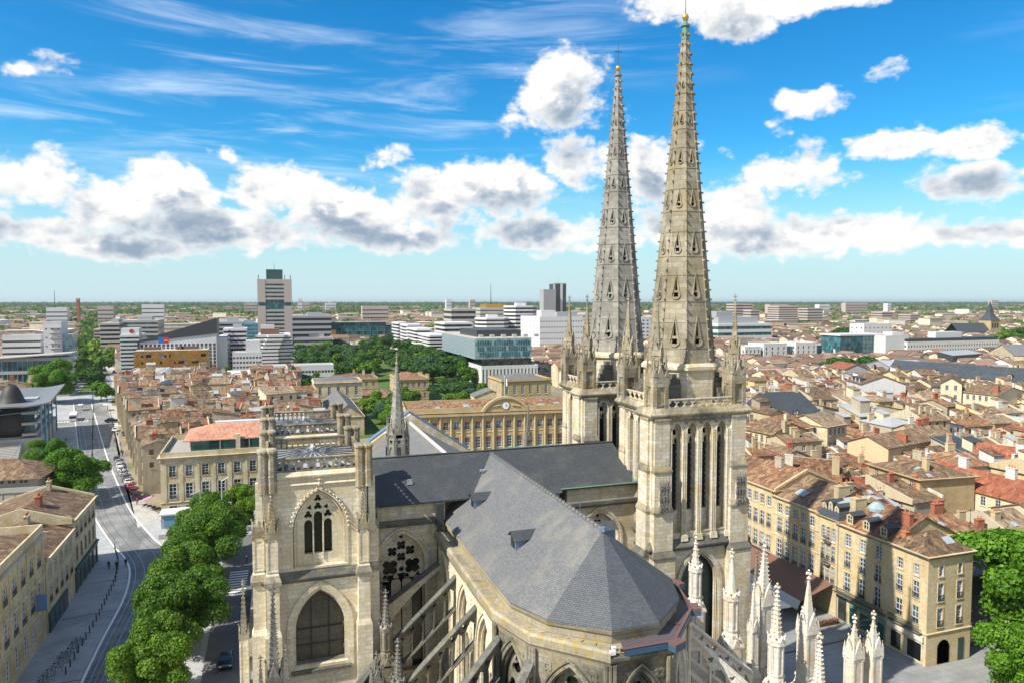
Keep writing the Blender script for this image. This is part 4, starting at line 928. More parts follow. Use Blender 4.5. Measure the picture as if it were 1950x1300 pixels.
def pier(x, y, w, z0, z1, z2, mats, n=4, cross=True, base=1.35, crock=.36, rot=0.0, flank=True, zb=None):
    g = MB(); zb = z0 if zb is None else zb; b = rectp(x, y, w*base)
    g.prism(b, 0, zb-.9); g.loft([[(p, q, zb-.95) for p, q in rectp(x, y, w*base+.16)], [(p, q, zb-.8) for p, q in rectp(x, y, w*base+.16)], [(p, q, zb) for p, q in rectp(x, y, w)]])
    pinnacle(g, x, y, w, zb-.1, z1, z2, n, rot, 0, 1, crock=crock, cross=cross)
    if flank:
        for dx, dy in ((-1, 0), (1, 0), (0, -1), (0, 1)):
            cx_, cy_ = x+dx*w*.68, y+dy*w*.68; U = Vector((-dy, dx, 0)) if True else X
            nn = Vector((dx, dy, 0)); O = Vector((x, y, 0))+nn*(w*base*.5+.08)
            g.plate([(-w*.42, zb-2.2), (w*.42, zb-2.2), (w*.42, zb-1.1), (0, zb-.1), (-w*.42, zb-1.1)], [], O, U, Zv, .3, 0)
            octa(g, tuple(O+Zv*(zb+.12)), .14, 0, 1.6)
    cpart(g, 'pinnacle', mats)
dk = ['stone_weathered', 'stone_dark']; wh = ['stone_white', 'stone_white']
pier(9.3, 66.3, .95, 20.6, 22.6, 25.6, dk, 8); pier(9.2, 61.3, 1.0, 19.0, 21.4, 24.6, dk, 8, crock=.3); pier(9.1, 54.6, 1.0, 17.6, 20.0, 23.3, dk, 8, crock=.3); pier(9.0, 47.4, 1.0, 17.0, 19.5, 23.2, dk, 8)
pier(8.4, 64.2, .8, 17, 20.2, 22.5, dk, 4, flank=False); pier(8.0, 58.9, .9, 15.0, 18.0, 20.4, dk, 4)
pier(-.2, 59.4, 1.15, 15, 19.4, 26.9, dk, 4, crock=.42); pier(-1.2, 57.6, .7, 14, 18.2, 22.2, dk, 4, flank=False); pier(.75, 58.0, .7, 14, 18.4, 22.6, dk, 4, flank=False); pier(-2.6, 63.6, .7, 16, 21.5, 26.2, ['stone_cream', 'stone_weathered'], 4, flank=False)
# cleaned white pinnacles of the north side
pier(36.6, 55.0, 1.0, 22.3, 25.6, 28.9, wh, 8, crock=.5, zb=22.6); pier(36.8, 49.9, 1.1, 21.2, 25.0, 28.9, wh, 8, crock=0, zb=21.6)
pier(42.6, 53.0, 1.25, 17.6, 22.6, 28.2, wh, 4, zb=17.6); pier(40.9, 52.2, .7, 17.0, 20.5, 24.6, wh, 4, flank=False)
pier(39.3, 47.2, 1.15, 18.0, 22.0, 26.6, wh, 8, crock=.34, zb=18.6); pier(43.3, 48.1, 1.15, 19.2, 22.0, 26.9, wh, 4, crock=0, zb=17.2, base=2.2)
pier(39.0, 42.0, 1.15, 16.5, 20.3, 24.8, wh, 8, crock=.3, base=1.8); pier(45.2, 44.9, 1.0, 14, 21.0, 24.1, wh, 4, crock=.55); pier(47.1, 44.8, 1.0, 14, 21.0, 24.2, wh, 4, crock=.55)
pier(42.0, 43.2, 1.2, 14, 16.5, 19.6, wh, 4, crock=.5, base=1.8); pier(47.6, 60.4, .9, 14, 19.0, 24.0, dk, 4)
# ================================================================== kit: windows, houses, trees, cars, people
ORD = 'first second third fourth fifth sixth seventh eighth ninth tenth eleventh twelfth thirteenth fourteenth fifteenth sixteenth seventeenth eighteenth nineteenth twentieth twenty-first twenty-second twenty-third twenty-fourth twenty-fifth twenty-sixth twenty-seventh twenty-eighth twenty-ninth thirtieth thirty-first thirty-second'.split()
WIN = {}
def win_mesh(kind, with_pane=True):
    key = (kind, with_pane)
    if key in WIN: return WIN[key]
    mb = MB(); fr = .07; d = .055; z1 = 1.0
    cols, rows = {'tall': (2, 4), 'pair': (2, 3), 'plain': (1, 1), 'half': (2, 4), 'shut': (1, 1), 'shop': (3, 1), 'square': (2, 1), 'slim': (1, 2), 'arch': (2, 4), 'band': (6, 1)}[kind]
    w = .06 if kind != 'band' else .012
    if kind == 'shut':
        mb.box(-.5, .5, -.03, .02, 0, 1, 0)
        for k in range(8): mb.box(-.42, .42, -.05, -.03, .05+k*.115, .13+k*.115, 0)
    else:
        mb.box(-.5, -.5+w, -d, .03, 0, 1); mb.box(.5-w, .5, -d, .03, 0, 1); mb.box(-.5+w, .5-w, -d, .03, 0, .05); mb.box(-.5+w, .5-w, -d, .03, .95, 1)
        for k in range(1, cols): c = -.5+k/cols; mb.box(c-w*.5, c+w*.5, -d+.01, .02, .05, .95)
        for k in range(1, rows): c = k/rows; mb.box(-.5+w, .5-w, -d+.02, .015, c-.014, c+.014)
        if kind == 'half': mb.box(-.5+w, .5-w, -d-.02, -d+.01, .55, .95, 2)
        if with_pane: mb.add([(-.5,.02,0),(.5,.02,0),(.5,.02,1),(-.5,.02,1)], [(0,1,2,3)], 1)
    me = mb.mesh('window', [M['wood_frame'], M['glass_window'], M['shutter_brown']]); WIN[key] = me
    if kind == 'shut': me.materials[0] = M['shutter_brown']
    WIN['pane'] = []
    for q in ('glass_window', 'glass_window', 'glass_reflect', 'glass_curtain'):
        pm = MB(); pm.add([(-.5,.018,0),(.5,.018,0),(.5,.018,1),(-.5,.018,1)], [(0,1,2,3)]); WIN['pane'].append(pm.mesh('pane', [M[q]]))
    return me
def window(parent, p, rz, w, h, kind='pair', split=False, name='window'):
    o = link(name, win_mesh(kind, not split), parent, p, (0, 0, rz), (w, 1.6 if kind != 'band' else 1, h))
    if split and kind != 'shut': link('pane', WIN['pane'][random.randrange(4)], o)
    return o
def slab(mb, vs, fs, t, mi=0, mi_u=None):
    """roof skin with thickness t"""
    n = len(vs); ed = {}
    for f in fs:
        for a, b in zip(f, f[1:]+f[:1]): ed[(a, b)] = 1
    mb.add(vs, fs, mi); low = [(x, y, z-t) for x, y, z in vs]
    mb.add(low, [f[::-1] for f in fs], mi if mi_u is None else mi_u)
    sk = [(b, a, a+n, b+n) for a, b in ed if (b, a) not in ed]
    mb.add(list(vs)+low, [(q[1], q[0], q[3], q[2]) for q in sk], mi if mi_u is None else mi_u)
FACE = {'front': lambda w, d: ((-w/2, 0, 0), (1, 0, 0), w, 0.0), 'right': lambda w, d: ((w/2, 0, 0), (0, 1, 0), d, math.pi/2),
        'left': lambda w, d: ((-w/2, d, 0), (0, -1, 0), d, -math.pi/2), 'back': lambda w, d: ((w/2, d, 0), (-1, 0, 0), w, math.pi)}
def grid_windows(W, H, cols, rows, ww, wh, z0=1.2, z1=None, mx=1.0):
    z1 = H-.9 if z1 is None else z1; out = []
    st = (z1-z0)/rows
    for r in range(rows):
        for c in range(cols):
            u = mx+(W-2*mx)*(c+.5)/cols; z = z0+st*r+(st-wh)/2; out.append((u-ww/2, u+ww/2, z, z+wh))
    return out
def roof_geo(kind, w, d, h, rise, ov):
    a, b, c, e = -w/2-ov, w/2+ov, -ov, d+ov; zr = h+rise; zo = h-rise*ov/(min(w, d)/2)*.9 if kind != 'flat' else h
    if kind == 'gable': vs = [(a,c,zo),(b,c,zo),(b,d/2,zr),(a,d/2,zr),(b,e,zo),(a,e,zo)]; fs = [(0,1,2,3),(3,2,4,5)]; z = lambda x, y: zr-(zr-h)*abs(y-d/2)/(d/2)
    elif kind == 'gabley': vs = [(a,c,zo),(a,e,zo),(0,e,zr),(0,c,zr),(b,e,zo),(b,c,zo)]; fs = [(1,0,3,2),(2,3,5,4)]; z = lambda x, y: zr-(zr-h)*abs(x)/(w/2)
    elif kind == 'shed': vs = [(a,c,zo),(b,c,zo),(b,e,zr),(a,e,zr)]; fs = [(0,1,2,3)]; z = lambda x, y: h+rise*y/d
    elif kind == 'shedx': vs = [(a,c,zr),(b,c,zo),(b,e,zo),(a,e,zr)]; fs = [(0,1,2,3)]; z = lambda x, y: h+rise*(w/2-x)/w
    elif kind == 'hip':
        if w >= d: k = w/2-d/2; vs = [(a,c,zo),(b,c,zo),(b,e,zo),(a,e,zo),(-k,d/2,zr),(k,d/2,zr)]; fs = [(0,1,5,4),(1,2,5),(2,3,4,5),(3,0,4)]
        else: k = w/2; vs = [(a,c,zo),(b,c,zo),(b,e,zo),(a,e,zo),(0,k,zr),(0,d-k,zr)]; fs = [(0,1,4),(1,2,5,4),(2,3,5),(3,0,4,5)]
        m = min(w, d)/2; z = lambda x, y: h+rise*min(1, min(w/2-abs(x), y, d-y)/m)
    else: vs = [(a,c,h),(b,c,h),(b,e,h),(a,e,h)]; fs = [(0,1,2,3)]; z = lambda x, y: h
    return vs, fs, z
CHM = {}
def chimney(parent, x, y, z, w=.9, d=.5, h=1.6, pots=2, mat='wall_town', rz=0):
    key = (round(w, 1), round(d, 1), round(h, 1), mat)
    if key not in CHM:
        mb = MB(); mb.box(-w/2, w/2, -d/2, d/2, -1.2, h); mb.box(-w/2-.07, w/2+.07, -d/2-.07, d/2+.07, h, h+.14); CHM[key] = mb.mesh('chimney', [M[mat]])
    if 'pot' not in CHM:
        mb = MB(); mb.lathe(0, 0, [(.13, 0), (.10, .45), (.13, .5), (.1, .52)], 7); CHM['pot'] = mb.mesh('chimney_pot', [M['clay_pot']])
    o = link('chimney', CHM[key], parent, (x, y, z), (0, 0, rz))
    for k in range(pots): link('chimney_pot', CHM['pot'], o, ((k-(pots-1)/2)*w/max(1, pots)*.9, 0, h+.14))
    return o
def skylight(parent, x, y, zf, w=.9, l=1.1):
    e = .3; n = Vector((-(zf(x+e, y)-zf(x-e, y))/(2*e), -(zf(x, y+e)-zf(x, y-e))/(2*e), 1)).normalized()
    if 'sky' not in CHM: mb = MB(); mb.box(-.5, .5, -.5, .5, -.1, .1, 0); mb.box(-.42, .42, -.42, .42, .1, .12, 1); CHM['sky'] = mb.mesh('skylight', [M['zinc'], M['glass_sky']])
    q = n.to_track_quat('Z', 'Y'); o = link('skylight', CHM['sky'], parent, (x, y, zf(x, y)+.05), q.to_euler(), (w, l, 1)); return o
def dormer_win(parent, x, y, zf, w=1.3, h=1.5, mats=('stone_town', 'slate_blue')):
    """dormer on a front slope (rising with +y)"""
    key = ('dorm', mats, round(w, 1), round(h, 1))
    if key not in CHM:
        mb = MB(); a = w/2; dep = 2.4
        mb.facade((-a, 0, -.4), (1, 0, 0), w, h+.4, [(.25, w-.25, .6, h+.15)], .15, 0)
        mb.add([(-a,0,-.4),(-a,dep,-.4),(-a,dep,h),(-a,0,h),(a,0,-.4),(a,dep,-.4),(a,dep,h),(a,0,h)], [(1,0,3,2),(4,5,6,7)], 1)
        slab(mb, [(-a-.15,-.2,h),(-a-.15,dep,h),(0,dep,h+.45),(0,-.2,h+.45),(a+.15,dep,h),(a+.15,-.2,h)], [(1,0,3,2),(2,3,5,4)], .1, 1)
        mb.add([(-a,0,h),(a,0,h),(0,0,h+.4)], [(0,1,2)], 0); mb.add([(-a+.25,.13,.2),(a-.25,.13,.2),(a-.25,.13,h-.25),(-a+.25,.13,h-.25)], [(0,1,2,3)], 2)
        mb.box(-.04, .04, .05, .12, .2, h-.25, 3); mb.box(-a+.25, a-.25, .05, .12, h*.5, h*.5+.06, 3)
        CHM[key] = mb.mesh('dormer', [M[mats[0]], M[mats[1]], M['glass_window'], M['wood_frame']])
    return link('dormer', CHM[key], parent, (x, y, zf(x, y)))
def house(name, label, cat, x, y, rz, w, d, h, roof='gable', rise=2.0, ov=.35, wall='wall_town', tile='tile_brown', wins=None, group=None,
          chim=(), sky=(), dorm=(), party=(), split=False, cornice=None, parapet=0.0, sill=True, belt=(), reveal=.22, dorm_mats=('stone_town', 'slate_blue'), z0=0.0, quoin=False, roof_t=.16):
    """one building: wall with real openings, roof, chimneys, windows; local front is -y"""
    root = thing(name, label, cat, (x, y, z0), rz, group); wins = wins or {}; mb = MB()
    for fn in ('front', 'right', 'left', 'back'):
        O, U, W, fr = FACE[fn](w, d); rects = [r[:4] for r in wins.get(fn, [])]
        hh = h
        mb.facade(O, U, W, hh, rects, reveal)
    zr = h+rise
    if roof == 'gable': mb.add([(-w/2,0,h),(-w/2,d,h),(-w/2,d/2,zr),(w/2,0,h),(w/2,d,h),(w/2,d/2,zr)], [(1,0,2),(3,4,5)])
    elif roof == 'gabley': mb.add([(-w/2,0,h),(w/2,0,h),(0,0,zr),(-w/2,d,h),(w/2,d,h),(0,d,zr)], [(0,1,2),(4,3,5)])
    elif roof == 'shed': mb.add([(-w/2,0,h),(-w/2,d,h),(-w/2,d,zr),(w/2,0,h),(w/2,d,h),(w/2,d,zr)], [(1,0,2),(3,4,5),(1,2,5,4)])
    elif roof == 'shedx': mb.add([(-w/2,0,h),(w/2,0,h),(-w/2,0,zr),(-w/2,d,h),(w/2,d,h),(-w/2,d,zr)], [(0,1,2),(4,3,5),(3,0,2,5)])
    W_ = mb.build('wall', [M[wall]], root)
    vs, fs, zf = roof_geo(roof, w, d, h, rise, ov)
    rb = MB()
    if roof == 'mansard':
        k = 1.0; a = w/2; hm = h+rise; slab(rb, [(-a-ov,-ov,h),(a+ov,-ov,h),(a+ov,d+ov,h),(-a-ov,d+ov,h),(-a+k,k,hm),(a-k,k,hm),(a-k,d-k,hm),(-a+k,d-k,hm)], [(0,1,5,4),(1,2,6,5),(2,3,7,6),(3,0,4,7)], .12, 0)
        rb.add([(-a+k,k,hm),(a-k,k,hm),(a-k,d-k,hm),(-a+k,d-k,hm),(0,d/2,hm+.5)], [(0,1,4),(1,2,4),(2,3,4),(3,0,4)], 1)
        zf = lambda x, y: h+rise*min(1, max(0, min(y, d-y, w/2-abs(x)))/k)
        ro = rb.build('roof', [M[tile], M['zinc']], root)
    else:
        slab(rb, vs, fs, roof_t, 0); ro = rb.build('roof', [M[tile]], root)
    if parapet:
        pb = MB()
        for (a, b, c, e) in ((-w/2, w/2, -.02, .25), (-w/2, w/2, d-.25, d+.02), (-w/2-.02, -w/2+.25, .25, d-.25), (w/2-.25, w/2+.02, .25, d-.25)): pb.box(a, b, c, e, h-.05, h+parapet)
        pb.build('parapet', [M[wall]], root)
    if cornice is None: cornice = .0
    if cornice:
        cb = MB(); p = [(-w/2,0),(w/2,0),(w/2,d),(-w/2,d)]; cb.loft([[(q,s,h-.45) for q,s in grow(p,.02)],[(q,s,h-.15) for q,s in grow(p,cornice)],[(q,s,h-.02) for q,s in grow(p,cornice+.05)]]); cb.build('cornice', [M[wall]], root)
    for bz in belt:
        cb = MB(); p = [(-w/2,0),(w/2,0),(w/2,d),(-w/2,d)]; cb.loft([[(q,s,bz) for q,s in grow(p,.02)],[(q,s,bz+.06) for q,s in grow(p,.14)],[(q,s,bz+.16) for q,s in grow(p,.14)],[(q,s,bz+.24) for q,s in grow(p,.02)]]); cb.build('belt_course', [M[wall]], root)
    for fn, rl in wins.items():
        O, U, W, fr = FACE[fn](w, d); O = Vector(O); U = Vector(U); Nn = U.cross(Zv)
        for r in rl:
            kind = r[4] if len(r) > 4 else 'pair'; c = O+U*((r[0]+r[1])/2)-Nn*(reveal-.07)+Zv*r[2]
            window(root, tuple(c), fr, r[1]-r[0], r[3]-r[2], kind, split)
            if split and kind != 'shut':
                if 'surr' not in CHM:
                    sm = MB(); sm.box(-.62, -.5, -.07, .02, -.02, 1.06); sm.box(.5, .62, -.07, .02, -.02, 1.06); sm.box(-.5, .5, -.07, .02, 1.0, 1.06); CHM['surr'] = {}
                    CHM['surrmb'] = sm
                if wall not in CHM['surr']: CHM['surr'][wall] = CHM['surrmb'].mesh('surround', [M[wall]])
                link('surround', CHM['surr'][wall], root, tuple(O+U*((r[0]+r[1])/2)+Zv*r[2]), (0, 0, fr), (r[1]-r[0], 1, r[3]-r[2]))
                if r[3]-r[2] > 2.2 and r[2] > 4:
                    if 'guard' not in CHM:
                        sm = MB(); sm.box(-.5, .5, -.1, -.06, .92, 1); sm.box(-.5, .5, -.1, -.06, .0, .06)
                        for q in range(9): sm.box(-.48+q*.12-.012, -.48+q*.12+.012, -.095, -.065, .06, .92)
                        CHM['guard'] = sm.mesh('guard_rail', [M['iron_dark']])
                    link('guard_rail', CHM['guard'], root, tuple(O+U*((r[0]+r[1])/2)+Zv*(r[2]+.05)), (0, 0, fr), (r[1]-r[0]+.1, 1, .85))
            if sill:
                if 'sill' not in CHM: sm = MB(); sm.box(-.5, .5, -.12, .02, -.14, 0); CHM['sill'] = sm.mesh('sill', [M['stone_town']])
                s = link('sill', CHM['sill'], root, tuple(O+U*((r[0]+r[1])/2)+Zv*r[2]), (0, 0, fr), (r[1]-r[0]+.24, 1, 1))
    for c in chim: chimney(root, c[0], c[1], zf(c[0], c[1]), *c[2:])
    for s in sky: skylight(ro, s[0], s[1], zf, *s[2:])
    for q in dorm: dormer_win(ro, q[0], q[1], zf, *(q[2:] or (1.3, 1.5)), mats=dorm_mats)
    for s in party:
        pb = MB(); xx = s*w/2
        pts = {'gable': [(0, h-.5), (d, h-.5), (d, h+.35), (d/2, zr+.35), (0, h+.35)]}.get(roof, [(0, h-.5), (d, h-.5), (d, zf(xx*.98, d*.98)+.45), (d/2, zf(xx*.98, d/2)+.45), (0, zf(xx*.98, .1)+.45)])
        pb.plate(pts, [], (xx-.18 if s < 0 else xx+.18, 0, 0), (0, 1, 0), (0, 0, 1), .36); pb.build('party_wall', [M[wall]], root)
    return root
def eave_line(p, q, z):
    """front eave seen between two image pixels at height z -> centre, angle, length"""
    a = Vector(atZ(p[0], p[1], z)); b = Vector(atZ(q[0], q[1], z)); u = b-a; return (a+b)/2, math.atan2(u.y, u.x), u.length

# ---------------------------------------------------------------- trees
def crown_mesh(name, rx, rz, n, leaf, mat, seed, lobes=14, squash=1.0, pine=False, fine=False):
    r = np.random.default_rng(seed)
    L = r.normal(size=(lobes, 3)); L /= np.linalg.norm(L, axis=1)[:, None]; L *= r.uniform(.35, .72, (lobes, 1)); L[0] = 0
    if pine: L[:, 2] = np.abs(L[:, 2])*.4
    lr = r.uniform(.30, .46, lobes); lr[0] = .55
    if fine: L[1:] *= 1.22; lr[1:] *= .74
    k = r.integers(0, lobes, n); d = r.normal(size=(n, 3)); d /= np.linalg.norm(d, axis=1)[:, None]; d[:, 2] = np.where(d[:, 2] < -.5, -d[:, 2], d[:, 2])
    rad = lr[k]*(1-np.abs(r.normal(0, .16, n))); c = (L[k]+d*rad[:, None])
    c += r.normal(0, .02, (n, 3))
    c *= (rx, rx, rz); nn = d+r.normal(0, .45, (n, 3)); nn /= np.linalg.norm(nn, axis=1)[:, None]
    a = np.cross(nn, r.normal(size=(n, 3))); a /= np.linalg.norm(a, axis=1)[:, None]; b = np.cross(nn, a)
    s = leaf*r.uniform(.6, 1.25, n)[:, None]
    V = np.stack([c-a*s*.5, c-b*s*.36+nn*s*.1, c+a*s*.5, c+b*s*.36+nn*s*.1], 1).reshape(-1, 3)
    me = bpy.data.meshes.new(name); me.vertices.add(4*n); me.vertices.foreach_set('co', V.ravel().astype(np.float32))
    me.loops.add(4*n); me.loops.foreach_set('vertex_index', np.arange(4*n, dtype=np.int32)); me.polygons.add(n)
    me.polygons.foreach_set('loop_start', np.arange(0, 4*n, 4, dtype=np.int32)); me.polygons.foreach_set('loop_total', np.full(n, 4, np.int32))
    me.materials.append(M[mat]); me.update(); me.validate(); return me
def trunk_mesh(h, r0, seed, reach):
    rd = random.Random(seed); mb = MB(); z = 0; p = Vector((0, 0, -.2)); pr = r0*1.25
    pts = [p]; 
    for k in range(3):
        q = Vector((rd.uniform(-.15, .15), rd.uniform(-.15, .15), h*(k+1)/3)); mb.tube(p, q, pr, r0*(1-.18*(k+1)), 7); p, pr = q, r0*(1-.18*(k+1))
    for k in range(6):
        a = 2*math.pi*k/6+rd.uniform(-.3, .3); q = p+Vector((math.cos(a)*reach*.45, math.sin(a)*reach*.45, reach*rd.uniform(.35, .8))); mb.tube(p-Zv*.3, q, r0*.45, r0*.16, 5)
        for j in range(2):
            b = a+rd.uniform(-.6, .6); mb.tube(q, q+Vector((math.cos(b)*reach*.35, math.sin(b)*reach*.35, reach*rd.uniform(.1, .4))), r0*.16, r0*.05, 4)
    return mb.mesh('trunk', [M['bark']])
TREE = {}
def tree_kind(key, rx, rz, n, leaf, mat, seeds, trunk_h, r0, pine=False, lobes=14, fine=False):
    TREE[key] = [(crown_mesh('crown', rx, rz, n, leaf, mat, s, lobes, pine=pine, fine=fine), trunk_mesh(trunk_h, r0, s, rx*.7), rx, rz, trunk_h) for s in seeds]
def tree(key, x, y, s, label, group=None, name='tree', z=0, sx=None):
    c, t, rx, rz, th = TREE[key][random.randrange(len(TREE[key]))]
    o = thing(name, label, 'tree', (x, y, z), random.uniform(0, 6.28), group); o.scale = (s*(sx or 1), s*(sx or 1), s)
    link('trunk', t, o); link('crown', c, o, (0, 0, th+rz*.55)); return o
tree_kind('street', 6.2, 5.4, 42000, .36, 'leaf_street', (1, 2, 3), 3.4, .32, lobes=34, fine=True)
tree_kind('bright', 5.0, 5.0, 36000, .32, 'leaf_bright', (4, 5), 3.4, .26, lobes=30, fine=True)
tree_kind('park', 8.0, 5.0, 3800, 1.15, 'leaf_park', (6, 7, 8), 3.4, .4)
tree_kind('parkgrey', 8.0, 4.8, 3800, 1.15, 'leaf_grey', (9, 10), 3.4, .4)
tree_kind('parklight', 7.0, 5.0, 3600, 1.05, 'leaf_street', (11, 12), 3.2, .35)
tree_kind('pine', 9.0, 3.8, 4200, 1.05, 'leaf_park', (13, 14), 4.5, .45, pine=True)
tree_kind('avenue', 5.0, 4.6, 2600, .95, 'leaf_bright', (15, 16), 4.2, .28)
tree_kind('far', 6.0, 4.6, 700, 1.7, 'leaf_far', (17, 18, 19), 3.5, .35)

# ---------------------------------------------------------------- cars
CAR = {}
def car_meshes():
    L, W = 4.2, 1.76
    prof = [(-2.1,.35),(-2.1,.72),(-1.95,.88),(-1.0,.98),(-.35,1.42),(.85,1.46),(1.62,1.08),(2.02,.98),(2.1,.72),(2.08,.35)]
    b = MB(); rings = []
    for y, f in ((-W/2, .0), (-W/2+.10, 1), (W/2-.10, 1), (W/2, .0)):
        rings.append([(x*(.985 if f == 0 else 1), y, .35+(z-.35)*(1 if f else .93) if z < 1.0 else (z if f else z-.06)) for x, z in prof])
    for k, (y, r) in enumerate(zip((-W/2, -W/2+.1, W/2-.1, W/2), rings)):   # tumblehome of the cabin
        rings[k] = [(x, yy*(1 if z < 1.02 else .84), z) for x, yy, z in r]
    b.loft(rings, 0); CAR['body'] = b
    g = MB(); 
    g.add([(-1.0,-.72,1.0),(-.36,-.66,1.42),(-.36,.66,1.42),(-1.0,.72,1.0)], [(0,3,2,1)]); g.v = [(x-.02, y, z+.015) for x, y, z in g.v]; CAR['screen'] = g
    g = MB(); g.add([(1.60,-.72,1.11),(.88,-.66,1.45),(.88,.66,1.45),(1.60,.72,1.11)], [(0,1,2,3)]); g.v = [(x+.02, y, z+.015) for x, y, z in g.v]; CAR['rear'] = g
    g = MB()
    for s in (-1, 1):
        q = [(-.85,s*.86,1.03),(-.38,s*.76,1.37),(.80,s*.76,1.40),(1.45,s*.86,1.07)]; g.add(q, [(0,1,2,3) if s > 0 else (3,2,1,0)])
    CAR['side'] = g
    g = MB(); g.lathe(0, 0, [(.18, -.1), (.31, -.1), (.32, -.06), (.32, .06), (.31, .1), (.18, .1)], 14); me = g; me.v = [(x, z, y) for x, y, z in me.v]; CAR['wheel'] = me
    h = MB(); h.lathe(0, 0, [(.02, .11), (.19, .11), (.2, .0), (.02, -.02)], 10); h.v = [(x, z, y) for x, y, z in h.v]; CAR['hub'] = h
    h = MB(); h.box(-.04, .04, -.17, .17, -.06, .07); CAR['lamp'] = h
car_meshes()
CM = {k: CAR[k].mesh(n, [M[m]], s) for k, n, m, s in (('screen','windscreen','glass_window',0),('rear','rear_window','glass_window',0),('side','side_window','glass_window',0),('wheel','wheel','rubber',0),('hub','rim','chrome',0))}
CM['head'] = CAR['lamp'].mesh('headlight', [M['white_paint']]); CM['tail'] = CAR['lamp'].mesh('tail_light', [M['red_lamp']])
BODY = {}
def car(x, y, rz, paint, label, group=None, s=1.0, name='parked_car', hs=1.0):
    if paint not in BODY: BODY[paint] = CAR['body'].mesh('body', [M[paint]], False)
    o = thing(name, label, 'car', (x, y, .02), rz, group); o.scale = (s, s, s*hs)
    link('body', BODY[paint], o); link('windscreen', CM['screen'], o); link('rear_window', CM['rear'], o); link('side_window', CM['side'], o)
    for wx in (-1.32, 1.32):
        for wy in (-.80, .80):
            w = link('wheel', CM['wheel'], o, (wx, wy, .32)); link('rim', CM['hub'], w, (0, .0, 0), (0, 0, 0 if wy > 0 else math.pi))
    for wy in (-.62, .62): link('headlight', CM['head'], o, (-2.08, wy, .72)); link('tail_light', CM['tail'], o, (2.07, wy, .82))
    return o

# ---------------------------------------------------------------- people
def person_mesh(stride):
    """one continuous figure (skin over a jointed skeleton): head, neck, torso, arms with hands, legs with feet"""
    J = [(0,0,.95,.15),(0,0,1.12,.145),(0,0,1.32,.17),(0,0,1.46,.08),(0,.01,1.53,.065),(0,-.01,1.63,.10),(0,-.01,1.72,.085),
         (.17,0,1.40,.075),(.24,.02,1.14,.052),(.25,-.06*stride,.90,.04),(.25,-.08*stride,.82,.045),
         (-.17,0,1.40,.075),(-.24,.02,1.14,.052),(-.25,.06*stride,.90,.04),(-.25,.08*stride,.82,.045),
         (.09,0,.88,.10),(.10,.12*stride,.50,.07),(.10,.16*stride+.02,.10,.048),(.11,.05*stride-.14,.045,.045),
         (-.09,0,.88,.10),(-.10,-.14*stride,.50,.07),(-.10,-.22*stride+.02,.10,.048),(-.11,-.32*stride-.10,.05,.045)]
    E = [(0,1),(1,2),(2,3),(3,4),(4,5),(5,6),(2,7),(7,8),(8,9),(9,10),(2,11),(11,12),(12,13),(13,14),(0,15),(15,16),(16,17),(17,18),(0,19),(19,20),(20,21),(21,22)]
    me = bpy.data.meshes.new('person'); me.from_pydata([j[:3] for j in J], E, []); ob = bpy.data.objects.new('tmp', me); COL.objects.link(ob)
    ob.modifiers.new('s', 'SKIN'); sv = me.skin_vertices[0].data
    for i, j in enumerate(J): sv[i].radius = (j[3], j[3]*(.75 if i in (1, 2) else 1)); sv[i].use_root = (i == 0)
    su = ob.modifiers.new('u', 'SUBSURF'); su.levels = 1; su.render_levels = 1
    dg = bpy.context.evaluated_depsgraph_get(); out = bpy.data.meshes.new_from_object(ob.evaluated_get(dg)); bpy.data.objects.remove(ob); return out
PM = {}
def person(x, y, rz, top, legs, label, stride=1.0, s=1.0, group='people walking in the street'):
    key = (top, legs, stride)
    if key not in PM:
        if ('raw', stride) not in PM: PM[('raw', stride)] = person_mesh(stride)
        me = PM[('raw', stride)].copy(); me.name = 'person'; me.materials.clear()
        for m in (top, legs, 'skin', 'hair_dark', 'cloth_black'): me.materials.append(M[m])
        for p in me.polygons:
            c = p.center; z = c.z
            p.material_index = 3 if z > 1.68 or (z > 1.58 and c.y > .03) else 2 if z > 1.47 or (abs(c.x) > .2 and z < .92) else 0 if z > .93 else 1 if z > .09 else 4
            p.use_smooth = True
        PM[key] = me
    o = link('person', PM[key], None, (x, y, .02), (0, 0, rz), (s, s, s), label=label, category='person', group=group); return o
